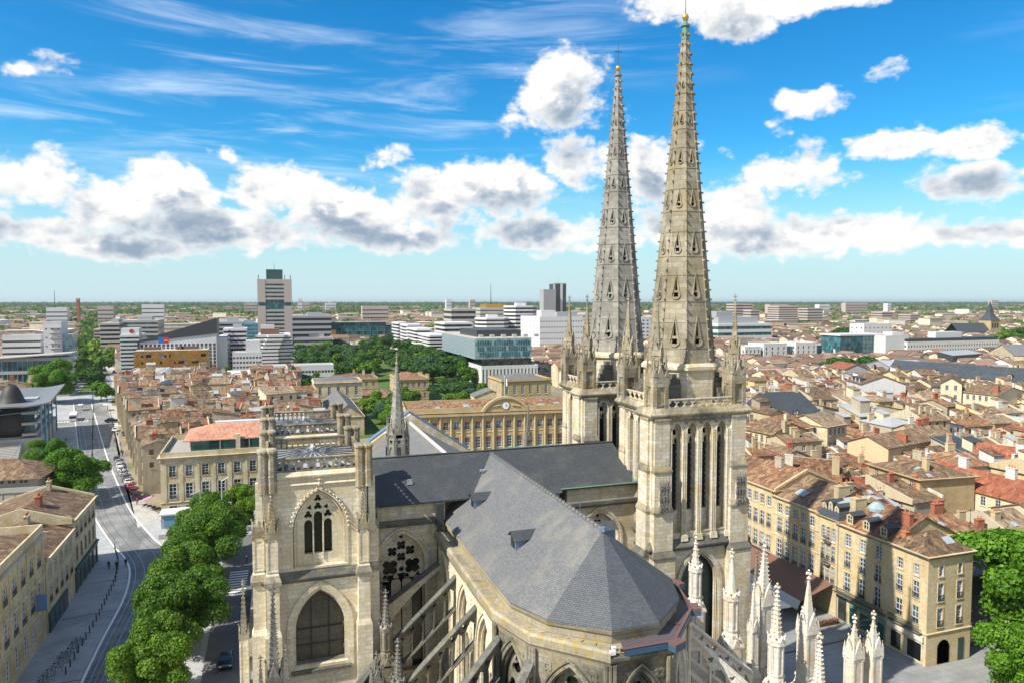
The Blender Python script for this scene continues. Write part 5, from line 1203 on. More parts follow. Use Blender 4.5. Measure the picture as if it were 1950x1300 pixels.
# ================================================================== ground, streets, squares
def groundmats():
    m, N, b = newmat('ground_city'); p = pos(N); n = N.noise(p, .012, 6, .7); n2 = N.noise(p, .09, 4, .6)
    col = N.ramp(n2, [(.3, (.10, .13, .045, 1)), (.45, (.20, .17, .11, 1)), (.6, (.27, .23, .17, 1)), (.75, (.16, .16, .15, 1))])
    col = N.mix(N.step(n, .52, .62), col, (.06, .11, .03, 1)); N.put(b.inputs['Base Color'], col); b.inputs['Roughness'].default_value = .95
    m, N, b = newmat('asphalt'); p = pos(N); n = N.noise(p, .25, 5, .6); f = N.noise(p, 6, 3, .6)
    col = N.mix(N.step(n, .3, .7), (.15, .155, .16, 1), (.27, .27, .265, 1)); vo = N.new('ShaderNodeTexVoronoi'); N.put(vo.inputs['Vector'], N.vmath('MULTIPLY', p, (.22, .07, 1))); vo.inputs['Scale'].default_value = 1.0; vs_ = N.new('ShaderNodeSeparateXYZ'); N.put(vs_.inputs[0], vo.outputs['Color']); col = N.mix(N.step(vs_.outputs[0], .7, .75, 0, .45), col, (.11, .112, .115, 1)); col = N.mix(.4, col, N.ramp(f, [(.3, (.75, .75, .75, 1)), (.7, (1.15, 1.15, 1.15, 1))]), 'MULTIPLY'); N.put(b.inputs['Base Color'], col); b.inputs['Roughness'].default_value = .85; bump(N, b, f, .2, .01)
    for nm, c, w, h, rot in (('paving_grey', (.36, .37, .38), 1.5, .75, 0), ('paving_light', (.40, .39, .37), 1.2, 1.2, 0), ('paving_square', (.24, .25, .255), 2.4, 1.2, 0), ('cobble', (.15, .15, .145), .35, .22, 0)):
        m, N, b = newmat(nm); u = uvs(N); p = pos(N); bk = brick(N, u, w, h, rgb(c), rgb([v*1.18 for v in c]), rgb([v*.55 for v in c]), .02)
        n = N.noise(p, .18, 5, .65); f = N.noise(p, 5, 3, .6); col = N.mix(N.step(n, .42, .7, 0, .65), bk.outputs[0], rgb([v*.6 for v in c])); col = N.mix(.35, col, N.ramp(f, [(.3, (.8, .8, .8, 1)), (.7, (1.1, 1.1, 1.1, 1))]), 'MULTIPLY')
        N.put(b.inputs['Base Color'], col); b.inputs['Roughness'].default_value = .75; bump(N, b, bk.outputs['Fac'], -.3, .01)
    m, N, b = newmat('grass_lawn'); p = pos(N); n = N.noise(p, .3, 5, .65); N.put(b.inputs['Base Color'], N.mix(n, (.035, .075, .012, 1), (.09, .15, .025, 1))); b.inputs['Roughness'].default_value = .95
groundmats()
def sheet(name, pts, z, mat, **k):
    g = MB(); g.add([(x, y, z) for x, y in pts], [tuple(range(len(pts)))]); k.setdefault('kind', 'structure'); return g.build(name, [M[mat]], **k)
def strip(name, path, w, z, mat, off=0.0, parent=None, **k):
    """ribbon along a path"""
    g = MB(); pts = offset(path, off); n = len(pts); vs = []
    for i, p in enumerate(pts):
        a = Vector(pts[max(0, i-1)]); b = Vector(pts[min(n-1, i+1)]); t = (b-a).normalized(); r = Vector((t.y, -t.x))*w/2
        vs += [(p[0]-r.x, p[1]-r.y, z), (p[0]+r.x, p[1]+r.y, z)]
    g.add(vs, [(2*i, 2*i+1, 2*i+3, 2*i+2) for i in range(n-1)])
    if parent is None: k.setdefault('kind', 'structure')
    return g.build(name, [M[mat]], parent, **k)
def offset(path, d):
    out = []; n = len(path)
    for i, p in enumerate(path):
        a = Vector(path[max(0, i-1)][:2]); b = Vector(path[min(n-1, i+1)][:2]); t = (b-a).normalized(); out.append((p[0]+t.y*d, p[1]-t.x*d))
    return out
def smooth(path, n=6):
    P = [Vector(p[:2]) for p in path]; P = [P[0]*2-P[1]]+P+[P[-1]*2-P[-2]]; out = []
    for i in range(1, len(P)-2):
        for k in range(n):
            t = k/n; a, b, c, d = P[i-1:i+3]
            out.append(tuple(.5*((2*b)+(c-a)*t+(2*a-5*b+4*c-d)*t*t+(3*b-a-3*c+d)*t**3)))
    out.append(tuple(P[-2])); return out
def px_path(lst, z=0.0, n=6): return smooth([atZ(x, y, z) for x, y in lst], n)
sheet('ground', [(-16000, -300), (26000, -300), (26000, 30000), (-16000, 30000)], 0, 'ground_city')
sheet('square', [(-4, 20), (140, 20), (140, 66), (84.5, 71), (84.5, 240), (-2, 240)], .012, 'paving_square')
sheet('pavement', [(-33, 60), (-3, 60), (0, 181), (-25, 181), (-36, 210), (-50, 272), (-66, 350), (-84, 440), (-140, 440), (-112, 330), (-84, 255), (-62, 205), (-50, 170), (-33, 150)], .010, 'paving_grey')
L1 = px_path([(140,769),(143,800),(151,868),(164,930),(180,983),(213,1035),(237,1061),(247,1090),(236,1138),(194,1219),(155,1300),(120,1380)])[::-1]
sheet('pavement', [(84.6, 40), (160, 40), (160, 84), (92.6, 84), (92.6, 71.1), (84.6, 71.1)], .014, 'paving_square')
sheet('plaza', [p for p in [(-57.5, 262), (-75, 262), (-96, 345), (-78, 345)]], .016, 'paving_light')
# lane beside the tracks, then the far avenue
lane = px_path([(186,769),(200,815),(214,860),(225,905),(243,960),(262,985)])
strip('road', lane, 6.5, .018, 'asphalt', off=0)
strip('tramway', L1, 8.0, .020, 'asphalt', off=3.7)
sheet('road', [(-30, 324), (-150, 330), (-155, 345), (-30, 342)], .017, 'asphalt')
sheet('pavement', [tuple(atZ(x, y)[:2]) for x, y in ((232, 905), (300, 985), (262, 1005), (214, 800), (208, 772), (222, 772))], .026, 'paving_light')
for i, (o, w, m, nm) in enumerate(((0, .36, 'white_paint', 'painted_line'), (7.5, .36, 'white_paint', 'painted_line'))): strip(nm, L1, w, .032, m, off=o)
for o in (.95, 2.4, 5.0, 6.45): strip('tram_rail', L1, .11, .034, 'rail_steel', off=o)
for o in (1.65, 5.7): strip('cable_slot', L1[:22], .10, .033, 'cloth_tan', off=o)
def crossing(name, p, q, n, w):
    a = Vector(p); b = Vector(q); d = (b-a)/n; t = Vector((-d.y, d.x)).normalized()*w/2
    g = MB()
    for k in range(n): c = a+d*(k+.25); e = a+d*(k+.75); g.add([(c.x-t.x,c.y-t.y,.036),(e.x-t.x,e.y-t.y,.036),(e.x+t.x,e.y+t.y,.036),(c.x+t.x,c.y+t.y,.036)], [(0,1,2,3)])
    g.build(name, [M['white_paint']], kind='structure')
crossing('zebra_crossing', (-86, 338), (-73, 338), 11, 3.0); crossing('zebra_crossing', (-65, 336), (-56, 334), 8, 3.0); crossing('zebra_crossing', (-62, 322), (-54, 320), 8, 3); crossing('zebra_crossing', (-6.5, 127), (-6.2, 139), 10, 3.2)
# avenue running on into the distance
ave = smooth([(-98, 440), (-112, 520), (-150, 680), (-210, 960), (-300, 1400), (-420, 2000)], 4)
strip('avenue', ave, 30, .022, 'asphalt', off=4); strip('median', ave[:10], 5, .05, 'grass_lawn', off=1.0); strip('painted_line', ave, .5, .036, 'white_paint', off=8); strip('pavement', ave, 6, .03, 'paving_light', off=16)
# cobbled lane by the cathedral wall
sheet('lane', [(-9.5, 60), (-3.2, 60), (-3.2, 160), (-9.5, 160)], .014, 'cobble')
# joints drawn across the north square
for k, y in enumerate((52, 66, 80, 94, 108)): strip('drain_channel', [(50, y), (83.5, y+1)], .35, .018, 'iron_dark')
strip('drain_channel', [(60, 61), (140, 53)], .3, .018, 'iron_dark')
strip('drain_channel', [(-32, 104.5), (-22, 105)], .22, .03, 'iron_dark'); strip('drain_channel', [(-32, 126), (-24.5, 127.5)], .22, .03, 'iron_dark'); strip('drain_channel', [(-31, 141), (-25, 142)], .2, .03, 'iron_dark')
# low wall along the lane
g = MB(); g.box(-3.6, -2.9, 100, 128, 0, 1.9); g.box(-3.7, -2.8, 99.9, 128.1, 1.9, 2.1)
w_ = thing('stone_wall', 'low weathered stone wall along the cobbled lane below the cathedral', 'wall', (-3.2, 100, 0)); g.build('wall', [M['stone_weathered']], w_, (-3.2, 100, 0))

# ================================================================== left side of the street
HG = 'stone houses along the left pavement'
def rows(W, cols, specs, mx=.6):
    """specs: list of (z0, height, width, kind)"""
    out = []
    for (z, hh, ww, kind) in specs:
        for c in range(cols): u = mx+(W-2*mx)*(c+.5)/cols; out.append((u-ww/2, u+ww/2, z, z+hh, kind))
    return out
# facades face the street: built with their front (-y) turned to +x, so rz = +90 degrees
h1 = house('town_house', 'ornate cream stone townhouse with blue flag nearest on the left street', 'house', -32.5, 107.5, math.pi/2, 26, 14, 15.8, 'hip', 2.2, .2, 'stone_town', 'tile_brown',
      wins={'front': rows(26, 7, [(1.4, 2.9, 1.7, 'tall'), (6.0, 3.2, 1.8, 'tall'), (11.4, 2.2, 1.6, 'pair')], .8), 'right': rows(14, 3, [(6.0, 3.0, 1.3, 'tall'), (11.4, 1.9, 1.1, 'pair')])}, split=True, cornice=.55, belt=(4.9, 10.2), parapet=1.3, chim=((3, 6, 1.2, .6, 1.9, 3),), group=HG)
g = MB()
for k in range(8):
    u = -12.2+k*3.5; g.box(u-.28, u+.28, -.16, .0, 5.2, 10.2); g.box(u-.36, u+.36, -.2, .0, 9.8, 10.2); g.box(u-.3, u+.3, -.14, 0, 10.5, 15.3)
g.build('pilaster', [M['stone_town']], h1, kind='stuff')
g = MB()
for k in range(7):
    u = -13+.8+(26-1.6)*(k+.5)/7; g.box(u-1.0, u+1.0, -.28, 0, 9.35, 9.55); g.add([(u-1.05,-.3,9.55),(u+1.05,-.3,9.55),(u,-.3,10.05),(u-1.05,0,9.55),(u+1.05,0,9.55),(u,0,10.05)], [(0,1,2),(0,2,5,3),(2,1,4,5)])
g.build('window_hood', [M['stone_town']], h1, kind='stuff')
g = MB(); g.box(-.02, .02, -1.6, -.3, 0, 2.4); fo = g.build('hanging_banner', [M['shutter_blue']], None, loc=None)
fo.parent = None; fo.location = (-32.5+.1, 114.9, 6.1); fo.rotation_euler = (0, 0, math.pi/2); fo['label'] = 'bright blue cloth hanging from a window of the ornate townhouse'; fo['category'] = 'banner'
h2 = house('town_house', 'low cream stone house between the ornate townhouse and the arcaded shop house', 'house', -32.5, 129.2, math.pi/2, 16.0, 13, 11.4, 'gable', 2.2, .3, 'stone_town', 'tile_brown',
      wins={'front': rows(16, 5, [(4.2, 2.5, 1.4, 'tall'), (8.0, 2.1, 1.4, 'pair')]), 'left': []}, split=True, cornice=.35, belt=(3.6,), party=(-1,), sky=((-2.5, 3.5), ), chim=((5.5, 6, 1.6, .6, 1.3, 3),), group=HG)
g = MB(); g.box(-7.6, 2.5, -.25, 0, .0, 3.0, 0)
for k in range(4): u = -6.6+k*2.5; g.box(u-.9, u+.9, -.29, -.25, .3, 2.6, 1)
g.build('shopfront', [M['shop_green'], M['glass_window']], h2)
h3 = house('town_house', 'cream stone house with dark green arcaded shopfront and brick chimneys', 'house', -32.5, 145.2, math.pi/2, 16, 15, 12.8, 'gable', 2.4, .35, 'stone_town', 'tile_brown',
      wins={'front': rows(16, 5, [(5.0, 2.6, 1.5, 'shut'), (9.1, 2.2, 1.5, 'pair')])}, split=True, cornice=.4, belt=(4.4,), party=(-1, 1), chim=((-4, 6, 1.8, .7, 1.6, 3, 'brick_red'), (6, 7, 1.3, .6, 1.6, 2)), group=HG)
g = MB()
for k in range(5): g.plate(pointed(-.95, .95, 0, 2.2, 3.4, 6), [], (-6.2+k*3.1, -.06, .05), X, Zv, .1)
g.build('shop_arch', [M['glass_dark']], h3, kind='stuff')
g = MB(); g.box(-7.8, 7.8, -.35, 0, 3.5, 4.2, 0); g.box(-7.9, 7.9, -.6, 0, 4.2, 4.35, 0)
for k in range(6): u = -7.75+k*3.1; g.box(u-.22, u+.22, -.2, 0, 0, 3.5)
g.build('shopfront', [M['shop_green']], h3)
# roofs behind the street front
c, a, w = eave_line((0, 1012), (60, 985), 15)
house('town_house', 'brown tiled back house at the left edge behind the ornate townhouse', 'house', -54, 112, math.pi/2, 22, 10, 14.5, 'gable', 2.2, chim=((2, 4, 1.2, .6, 1.5, 3),), group=HG)
hb = house('town_house', 'rendered back house with a glass pyramid skylight on its roof', 'house', -49.5, 136, math.pi/2, 18, 12, 13.2, 'gable', 1.8, wall='wall_cream', chim=((-4, 5, 2.0, .7, 1.5, 4, 'brick_red'), (5, 3, 1.0, .6, 1.4, 2)), group=HG)
g = MB(); g.lathe(-46.8+49.5, 0, [(1.9, 15.0), (1.9, 15.6), (.1, 17.0)], 4); g.v = [(x-2.7+3, y+4, z) for x, y, z in g.v]; g.build('glass_pyramid', [M['glass_sky']], hb)
# modern corner building with broad hipped tile roof
c, a, w = Vector((-63.5, 189.5, 0)), R(-4), 24.0
mo = house('office_block', 'modern concrete office with dark window band under a broad brown hipped roof', 'building', c.x, c.y, a, w, 13, 10.0, 'hip', 3.0, 1.2, 'concrete', 'tile_brown', wins={'front': [(1+k*2.4, 1+k*2.4+1.9, 8.3, 10.1, 'square') for k in range(int((w-2)/2.4))], 'right': [(1.2+k*3, 3.5+k*3, 8.3, 10.1, 'square') for k in range(4)]}, sill=False, group=None)
g = MB()
W2 = w/2
for k in range(int(w/2.4)+1): g.box(-W2+k*2.4-.06, -W2+k*2.4+.06, -.12, 0, 2.5, 7.6)
g.box(-W2-.4, W2+1.6, -1.6, -1.3, 6.6, 7.7); g.box(W2+1.3, W2+1.6, -1.6, 13, 6.6, 7.7); g.build('balcony_band', [M['concrete']], mo)
for k in range(3): g = MB(); g.box(W2+1.1, W2+1.5, k*5, k*5+.4, 0, 6.6); g.build('column', [M['concrete']], mo)

# ---------------------------------------------------------------- glass law court with timber-clad pods
ct = thing('law_court', 'glass court building with steel posts, curved roof and a dark timber pod', 'building', (-73.5, 268.5, 0), R(9))
org = (-76, 270, 0)
g = MB(); g.box(-124, -74.5, 272, 322, 0, 5.2); g.box(-124, -79, 276, 322, 5.2, 6); g.build('plinth', [M['concrete']], ct, org)
g = MB(); g.box(-124, -80, 296, 320, 5.2, 13.6); g.build('glass_hall', [M['glass_green']], ct, org)
for k in range(3):
    for j in range(5): g = MB(); g.box(-79.6, -76.5, 275+j*9, 283+j*9, 3.2+k*3.6, 5.6+k*3.6); g.build('office_bay', [M['glass_teal']], ct, org)
for k in range(4): g = MB(); g.box(-80, -75.8, 273, 321, 2.2+k*3.6, 3.0+k*3.6); g.build('floor_slab', [M['concrete']], ct, org)
g = MB(); n = 16; vs = []
for i in range(n+1):
    f = i/n; x = -126+54.5*f; z = 13.8+2.6*abs(math.cos((x+83.4)/18.6*math.pi/2))+.10*max(0.0, x+79)**1.5
    vs += [(x, 268.5, z), (x, 324, z+.3)]
slab(g, vs, [(2*i, 2*i+2, 2*i+3, 2*i+1) for i in range(n)], .45); g.build('curved_roof', [M['roof_metal']], ct, org)
g = MB(); g.box(-82.5, -76.5, 284, 290, 16.0, 16.9); g.build('skylight', [M['glass_sky']], ct, org)
for (x, y) in ((-74.2, 270), (-74.2, 281), (-74.2, 292), (-74.2, 303), (-74.2, 318), (-88, 270), (-104, 270), (-73, 271)):
    g = MB(); g.tube((x, y, 0), (x, y, 16.4), .22, n=8); g.build('post', [M['steel_blue']], ct, org)
g = MB(); g.tube((-104, 270, 12.4), (-74.2, 270, 14.4), .12); g.tube((-92, 270, 14.6), (-88.5, 270, 11.6), .14); g.tube((-88.5, 270, 11.6), (-85, 270, 15.2), .14); g.build('bracing', [M['steel_blue']], ct, org)
for px_ in (-83.4, -102):
    g = MB(); g.lathe(px_, 280.5, [(5.0, 4.9), (6.4, 5.8), (7.0, 8.6), (6.8, 11.2), (6.2, 13.6), (4.9, 15.6), (3.7, 17.2), (3.2, 18.6), (2.4, 20.6), (1.3, 22.2), (.9, 22.3)], 22, mi=0); pd = g.build('pod', [M['timber_black']], ct, org, smooth=True)
    g = MB(); g.lathe(px_, 280.5, [(5.2, 4.6), (6.2, 4.9), (6.3, 5.3), (5.6, 5.6)], 22); g.build('pod_rim', [M['stone_white']], ct, org)
    for k in range(5): a = k*2*math.pi/5; g = MB(); g.tube((px_+math.cos(a)*5, 280.5+math.sin(a)*5, 4.8), (px_+math.cos(a+.5)*2.4, 280.5+math.sin(a+.5)*2.4, 1), .28); g.build('strut', [M['stone_white']], ct, org)
g = MB()
for k in range(12): g.box(-96+.0, -80, 262+k*.9, 263+k*.9, 0, .35*(k+1)); 
g.build('steps', [M['concrete']], ct, org)
g = MB(); g.tube((-81, 258, 1.2), (-79, 271, 5.8), .08); g.build('handrail', [M['steel_blue']], ct, org)
tw = thing('round_tower', 'round old stone tower with tiled cap at the left edge beside the court steps', 'tower', (-79, 228, 0))
g = MB(); g.lathe(-79, 228, [(4.6, 0), (4.6, 11), (4.8, 11.2), (4.8, 11.6)], 20); g.build('wall', [M['stone_white']], tw, (-79, 228, 0)); g = MB(); g.lathe(-79, 228, [(5.0, 11.5), (.1, 14)], 20); g.build('roof', [M['tile_brown']], tw, (-79, 228, 0))

# ---------------------------------------------------------------- classical hall at the street corner
hall = house('classical_hall', 'cream stone classical building with salmon tile roof and roof terrace beside the street', 'building', -8.0, 178.6, R(0), 33, 22, 14.2, 'flat', 0, .0, 'stone_town', 'flat_roof',
      wins={'front': rows(33, 9, [(.8, 2.0, 1.7, 'pair'), (4.4, 3.6, 1.55, 'tall'), (9.6, 2.6, 1.45, 'tall')], .8), 'left': rows(22, 6, [(4.4, 3.4, 1.4, 'tall'), (9.6, 2.5, 1.3, 'tall')])}, split=True, cornice=.6, belt=(3.5, 13.1), parapet=1.1)
g = MB(); slab(g, [(-12,3,17.2),(17.5,3,17.2),(14,12,19.6),(-6,12,19.6),(17.5,21,17.2),(-12,21,17.2)], [(0,1,2,3),(1,4,2),(4,5,3,2),(5,0,3)], .2); g.build('upper_roof', [M['tile_salmon']], hall)
g = MB(); g.box(-10.5, 17, 4.2, 20, 14.3, 17.1); g.build('glazed_attic', [M['glass_green']], hall)
for k in range(5): g = MB(); g.box(-10.6+k*6.6, -10.4+k*6.6, 4.05, 4.2, 14.3, 17.1); g.build('post', [M['white_paint']], hall)
g = MB(); g.box(-.3, .7, 2.3, 3.6, 14.2, 18.4); g.build('chimney', [M['stone_town']], hall)
g = MB(); g.box(-5.5, 8, 12, 14, 19.5, 20.0); g.build('ridge_panel', [M['white_panel']], hall)
g = MB(); g.box(7, 17, 11, 18, 19.5, 20.1); g.box(8, 16, 12, 17, 20.1, 21.0, 1); g.build('plant_room', [M['zinc'], M['white_panel']], hall)
g = MB()
for k in range(10): u = -16+.5+k*3.5; g.box(u-.3, u+.3, -.14, 0, 3.8, 13.0)
g.build('pilaster', [M['stone_town']], hall, kind='stuff')
# kiosk
k_ = thing('kiosk', 'pale blue flat-roofed kiosk in front of the classical building', 'kiosk', (-19.5, 172.5, 0), 0)
g = MB(); g.box(-4, 4, -2, 2, 0, 3.0); g.build('body', [M['grey_panel']], k_); g = MB(); g.box(-4.4, 4.4, -2.4, 2.4, 3.0, 3.3); g.build('roof', [M['white_panel']], k_); g = MB(); g.box(-3.4, 3.4, -2.06, -2, .4, 2.7); g.build('shutter', [M['steel_blue']], k_)
# low retaining wall and bench hedge behind the trees
w_ = thing('planter_wall', 'low pale wall under the young trees beside the kiosk', 'wall', (-9, 163, 0)); g = MB(); g.box(-14, 5, -.3, .3, 0, 1.1); g.build('wall', [M['paving_light']], w_)

# ---------------------------------------------------------------- street trees
for i, (x, y, s, lb) in enumerate(((-14.2, 96.5, .9, 'nearest leafy street tree, cut by the bottom edge beside the tram line'), (-13.0, 108.0, 1.06, 'street tree next to the nearest one, in the row by the cathedral'), (-12.6, 120.5, 1.04, 'second leafy street tree in the row left of the cathedral'),
        (-12.3, 133.5, 1.10, 'third leafy street tree in the row left of the cathedral'), (-11.8, 146.5, 1.06, 'farthest large street tree of the row left of the cathedral'))): tree('street', x, y, s, lb, 'street trees beside the cathedral')
for (x, y, s, lb) in ((-13.4, 168.5, .72, 'young tree in front of the classical hall, just right of the kiosk'), (-5.2, 168.0, .82, 'larger young tree in front of the classical hall near the tower'), (-1.2, 172, .62, 'small tree tucked between the hall and the left tower')): tree('street', x, y, s, lb, 'young trees before the hall')
for (x, y, s, lb) in ((-45.2, 196, 1.35, 'broad bright tree beside the tram line below the court'), (-48.4, 207, 1.1, 'bright tree just behind the broad one beside the tram line'), (-60.2, 241, .9, 'bright tree on the plaza edge nearest the tram line'), (-66.4, 244, .8, 'small bright tree on the plaza nearest the court steps')): tree('bright', x, y, s, lb, 'bright trees by the plaza')
tree('bright', 100.5, 66.5, 2.05, 'tall bright green tree at the right edge by the dark passage', None)
tree('bright', 85.5, 57.0, 1.25, 'lower bright green tree at the bottom right corner', None)

# ---------------------------------------------------------------- parked cars along the kerb, others
kerb = px_path([(214,832),(226,884),(234,910),(243,940),(252,962),(262,985)])
pc = ['paint_black', 'paint_silver', 'paint_white', 'paint_white', 'paint_silver', 'paint_grey', 'paint_white', 'paint_red', 'paint_red', 'paint_black']
pl = ['black', 'silver', 'white', 'pale', 'light silver', 'grey', 'white', 'dark red', 'bright red', 'black']
Y0 = [216+k*0 for k in range(10)]
for k in range(10):
    y = 250-k*5.6; x = np.interp(y, [180, 195, 210, 232, 250, 275], [-26.5, -31.5, -36.0, -42.2, -46.6, -52])
    x2 = np.interp(y+1, [180, 195, 210, 232, 250, 275], [-26.5, -31.5, -36.0, -42.2, -46.6, -52]); a = math.atan2(1, x2-x)
    car(x, y, a+math.pi, pc[k], f'{pl[k]} parked car, {ORD[k]} from the far end of the kerbside row', 'cars parked along the kerb')
car(-6.6, 103.0, math.pi/2, 'paint_black', 'black car standing alone on the cobbled lane beside the cathedral')
car(-63.0, 330, R(182), 'paint_black', 'black van crossing the tram tracks at the junction', s=1.15, hs=1.25, name='van')
car(-57.6, 307, R(98), 'paint_white', 'white car waiting just past the junction in the lane'); car(-52.5, 297, R(105), 'paint_black', 'dark car at the far end of the kerb by the shops')
for k in range(12): 
    y = 470+k*16; x = np.interp(y, [440, 520, 680, 960], [-98, -112, -150, -210])+random.choice([9.5, 17.5, 17.5]); car(x, y, R(103), ['paint_black', 'paint_silver', 'paint_white', 'paint_red', 'paint_grey'][k*3 % 5], 'small %s car on the wide avenue, %s one beyond the junction' % (['black', 'silver', 'white', 'red', 'grey'][k*3 % 5], ORD[k]), 'cars on the far avenue')
bus = thing('bus', 'white bus standing beside the court building', 'bus', (-79.5, 342, 0), R(100))
g = MB(); g.box(-5, 5, -1.25, 1.25, .4, 3.0); g.build('body', [M['white_paint']], bus); g = MB(); g.box(-5.03, 5.03, -1.28, 1.28, 1.4, 2.4); g.build('window_band', [M['glass_window']], bus)
for x in (-3, 3):
    for s in (-1, 1): link('wheel', CM['wheel'], bus, (x, s*1.15, .48), None, (1.5, 1.5, 1.5))
# tram stop shelters
for (x, y, lb) in ((-83.5, 372, 'tram shelter on the left platform beyond the junction'), (-72.5, 368, 'tram shelter on the right platform beyond the junction')):
    t = thing('tram_shelter', lb, 'shelter', (x, y, 0), R(12), 'tram shelters'); g = MB(); g.box(-1, 1, -2.4, 2.4, 2.5, 2.7); g.build('roof', [M['white_panel']], t); g = MB(); g.box(.8, .9, -2.3, 2.3, .3, 2.5); g.build('back_panel', [M['glass_blue']], t)
    for s in (-2.2, 2.2): g = MB(); g.box(.7, .85, s-.06, s+.06, 0, 2.5); g.build('post', [M['iron_dark']], t)
# tram masts
for k, (x, y) in enumerate(((-47.5, 222), (-54.5, 256), (-61.5, 290), (-67, 318), (-76, 362), (-84, 398))):
    t = thing('tram_mast', f'thin dark tram mast between the tracks, {ORD[k]} one along the street', 'mast', (x, y, 0), 0, 'tram masts'); g = MB(); g.tube((0, 0, 0), (0, 0, 8.5), .13, .09, n=8); g.build('pole', [M['iron_dark']], t); g = MB(); g.tube((-1.4, 0, 7.6), (1.4, 0, 7.6), .05, n=5); g.build('arm', [M['iron_dark']], t)
for (x, y, hh, lb) in ((-14.3, 158.0, 11.0, 'tall grey lamp post with angled head behind the street trees'), (-10.2, 158.5, 12.5, 'tallest grey lamp post rising beside the street trees'), (-12.6, 160.5, 9.0, 'shorter grey lamp post between the two tall ones')):
    t = thing('street_lamp', lb, 'lamp', (x, y, 0), 0, 'lamp posts before the hall'); g = MB(); g.tube((0, 0, 0), (0, 0, hh), .2, .14, n=8); g.build('pole', [M['zinc']], t); g = MB(); g.tube((0, 0, hh), (-1.9, -.4, hh-.7) if hh < 12 else (1.5, -.3, hh+.9), .12, .1, n=6); g.build('lamp_arm', [M['zinc']], t)
# bollards along the pavement, bicycle stands
bp = [(590, 790), (580, 850), (545, 890), (495, 910), (445, 930)]
for k in range(26):
    y = 107+k*2.1; x = np.interp(y, [100, 125, 140, 150, 165], [-26.9, -26.6, -27.0, -28.2, -32]); t = MB(); t.lathe(0, 0, [(.09, 0), (.08, .95), (.11, 1.0), (.05, 1.12)], 8)
    t.build('bollard', [M['iron_dark']], None, loc=(x, y, .02), label=f'thin dark bollard on the left pavement, {ORD[k]} from the bottom', category='bollard', group='bollards along the left pavement')
def bicycle_meshes():
    w = MB(); n = 16
    for i in range(n):
        a, b = 2*math.pi*i/n, 2*math.pi*(i+1)/n; w.tube((.34*math.cos(a), 0, .34*math.sin(a)), (.34*math.cos(b), 0, .34*math.sin(b)), .022, n=4)
    for i in range(6): a = math.pi*i/6; w.tube((-.33*math.cos(a), 0, -.33*math.sin(a)), (.33*math.cos(a), 0, .33*math.sin(a)), .005, n=3)
    f = MB(); P = {'r': (-.52, 0, .34), 'b': (-.08, 0, .30), 's': (-.2, 0, .82), 'h': (.38, 0, .86), 'f': (.54, 0, .34), 'hb': (.36, 0, 1.0)}
    for a, b in ('rb', 'rs', 'bs', 'bh', 'sh', 'hf'): f.tube(P[a], P[b], .02, n=5)
    f.tube(P['h'], P['hb'], .018, n=5); s = MB(); s.box(-.33, -.08, -.08, .08, .88, .94); h = MB(); h.tube((.32, -.27, 1.0), (.32, .27, 1.0), .018, n=5); h.tube(P['hb'], (.32, 0, 1.0), .018, n=4)
    return w.mesh('wheel', [M['rubber']]), f.mesh('frame', [M['iron_dark']]), s.mesh('saddle', [M['rubber']]), h.mesh('handlebar', [M['iron_dark']])
BW, BF, BS, BH = bicycle_meshes()
for k in range(9):
    y = 104.5+k*1.5+random.uniform(-.2, .2); x = -29.0+(k*.17)+random.uniform(-.2, .2); t = thing('bicycle', f'dark bicycle leaning at the left pavement stands, {ORD[k]} from the bottom', 'bicycle', (x, y, .02), random.uniform(-.3, .3), 'bicycles at the stands')
    t.rotation_euler = (random.uniform(.05, .15), 0, t.rotation_euler[2]); link('wheel', BW, t, (-.52, 0, .34)); link('wheel', BW, t, (.54, 0, .34)); link('frame', BF, t); link('saddle', BS, t); link('handlebar', BH, t)
for k in range(5):
    g = MB(); g.tube((-.4, 0, 0), (-.4, 0, .8), .03, n=5); g.tube((-.4, 0, .8), (.4, 0, .8), .03, n=5); g.tube((.4, 0, .8), (.4, 0, 0), .03, n=5); g.build('bicycle_stand', [M['iron_dark']], None, loc=(-28.2+k*.3, 105.5+k*2.6, .02), label=f'metal hoop stand among the bicycles, {ORD[k]} from the bottom', category='bike stand', group='hoop stands')
mt = 0
for k in range(4):
    t = thing('motorbike', f'dark motorbike parked after the car row, {ORD[k]} from the left', 'motorbike', (-29.5+k*1.1, 190-k*1.3, .02), R(30), 'motorbikes by the kerb'); link('wheel', BW, t, (-.6, 0, .34), None, (1, 3, 1)); link('wheel', BW, t, (.6, 0, .34), None, (1, 3, 1)); g = MB(); g.loft([[(-.5,-.12,.4),(.4,-.12,.4),(.4,.12,.4),(-.5,.12,.4)],[(-.6,-.12,.8),(.35,-.15,.85),(.35,.15,.85),(-.6,.12,.8)]]); g.build('body', [M['paint_black']], t); link('handlebar', BH, t, (.1, 0, 0))
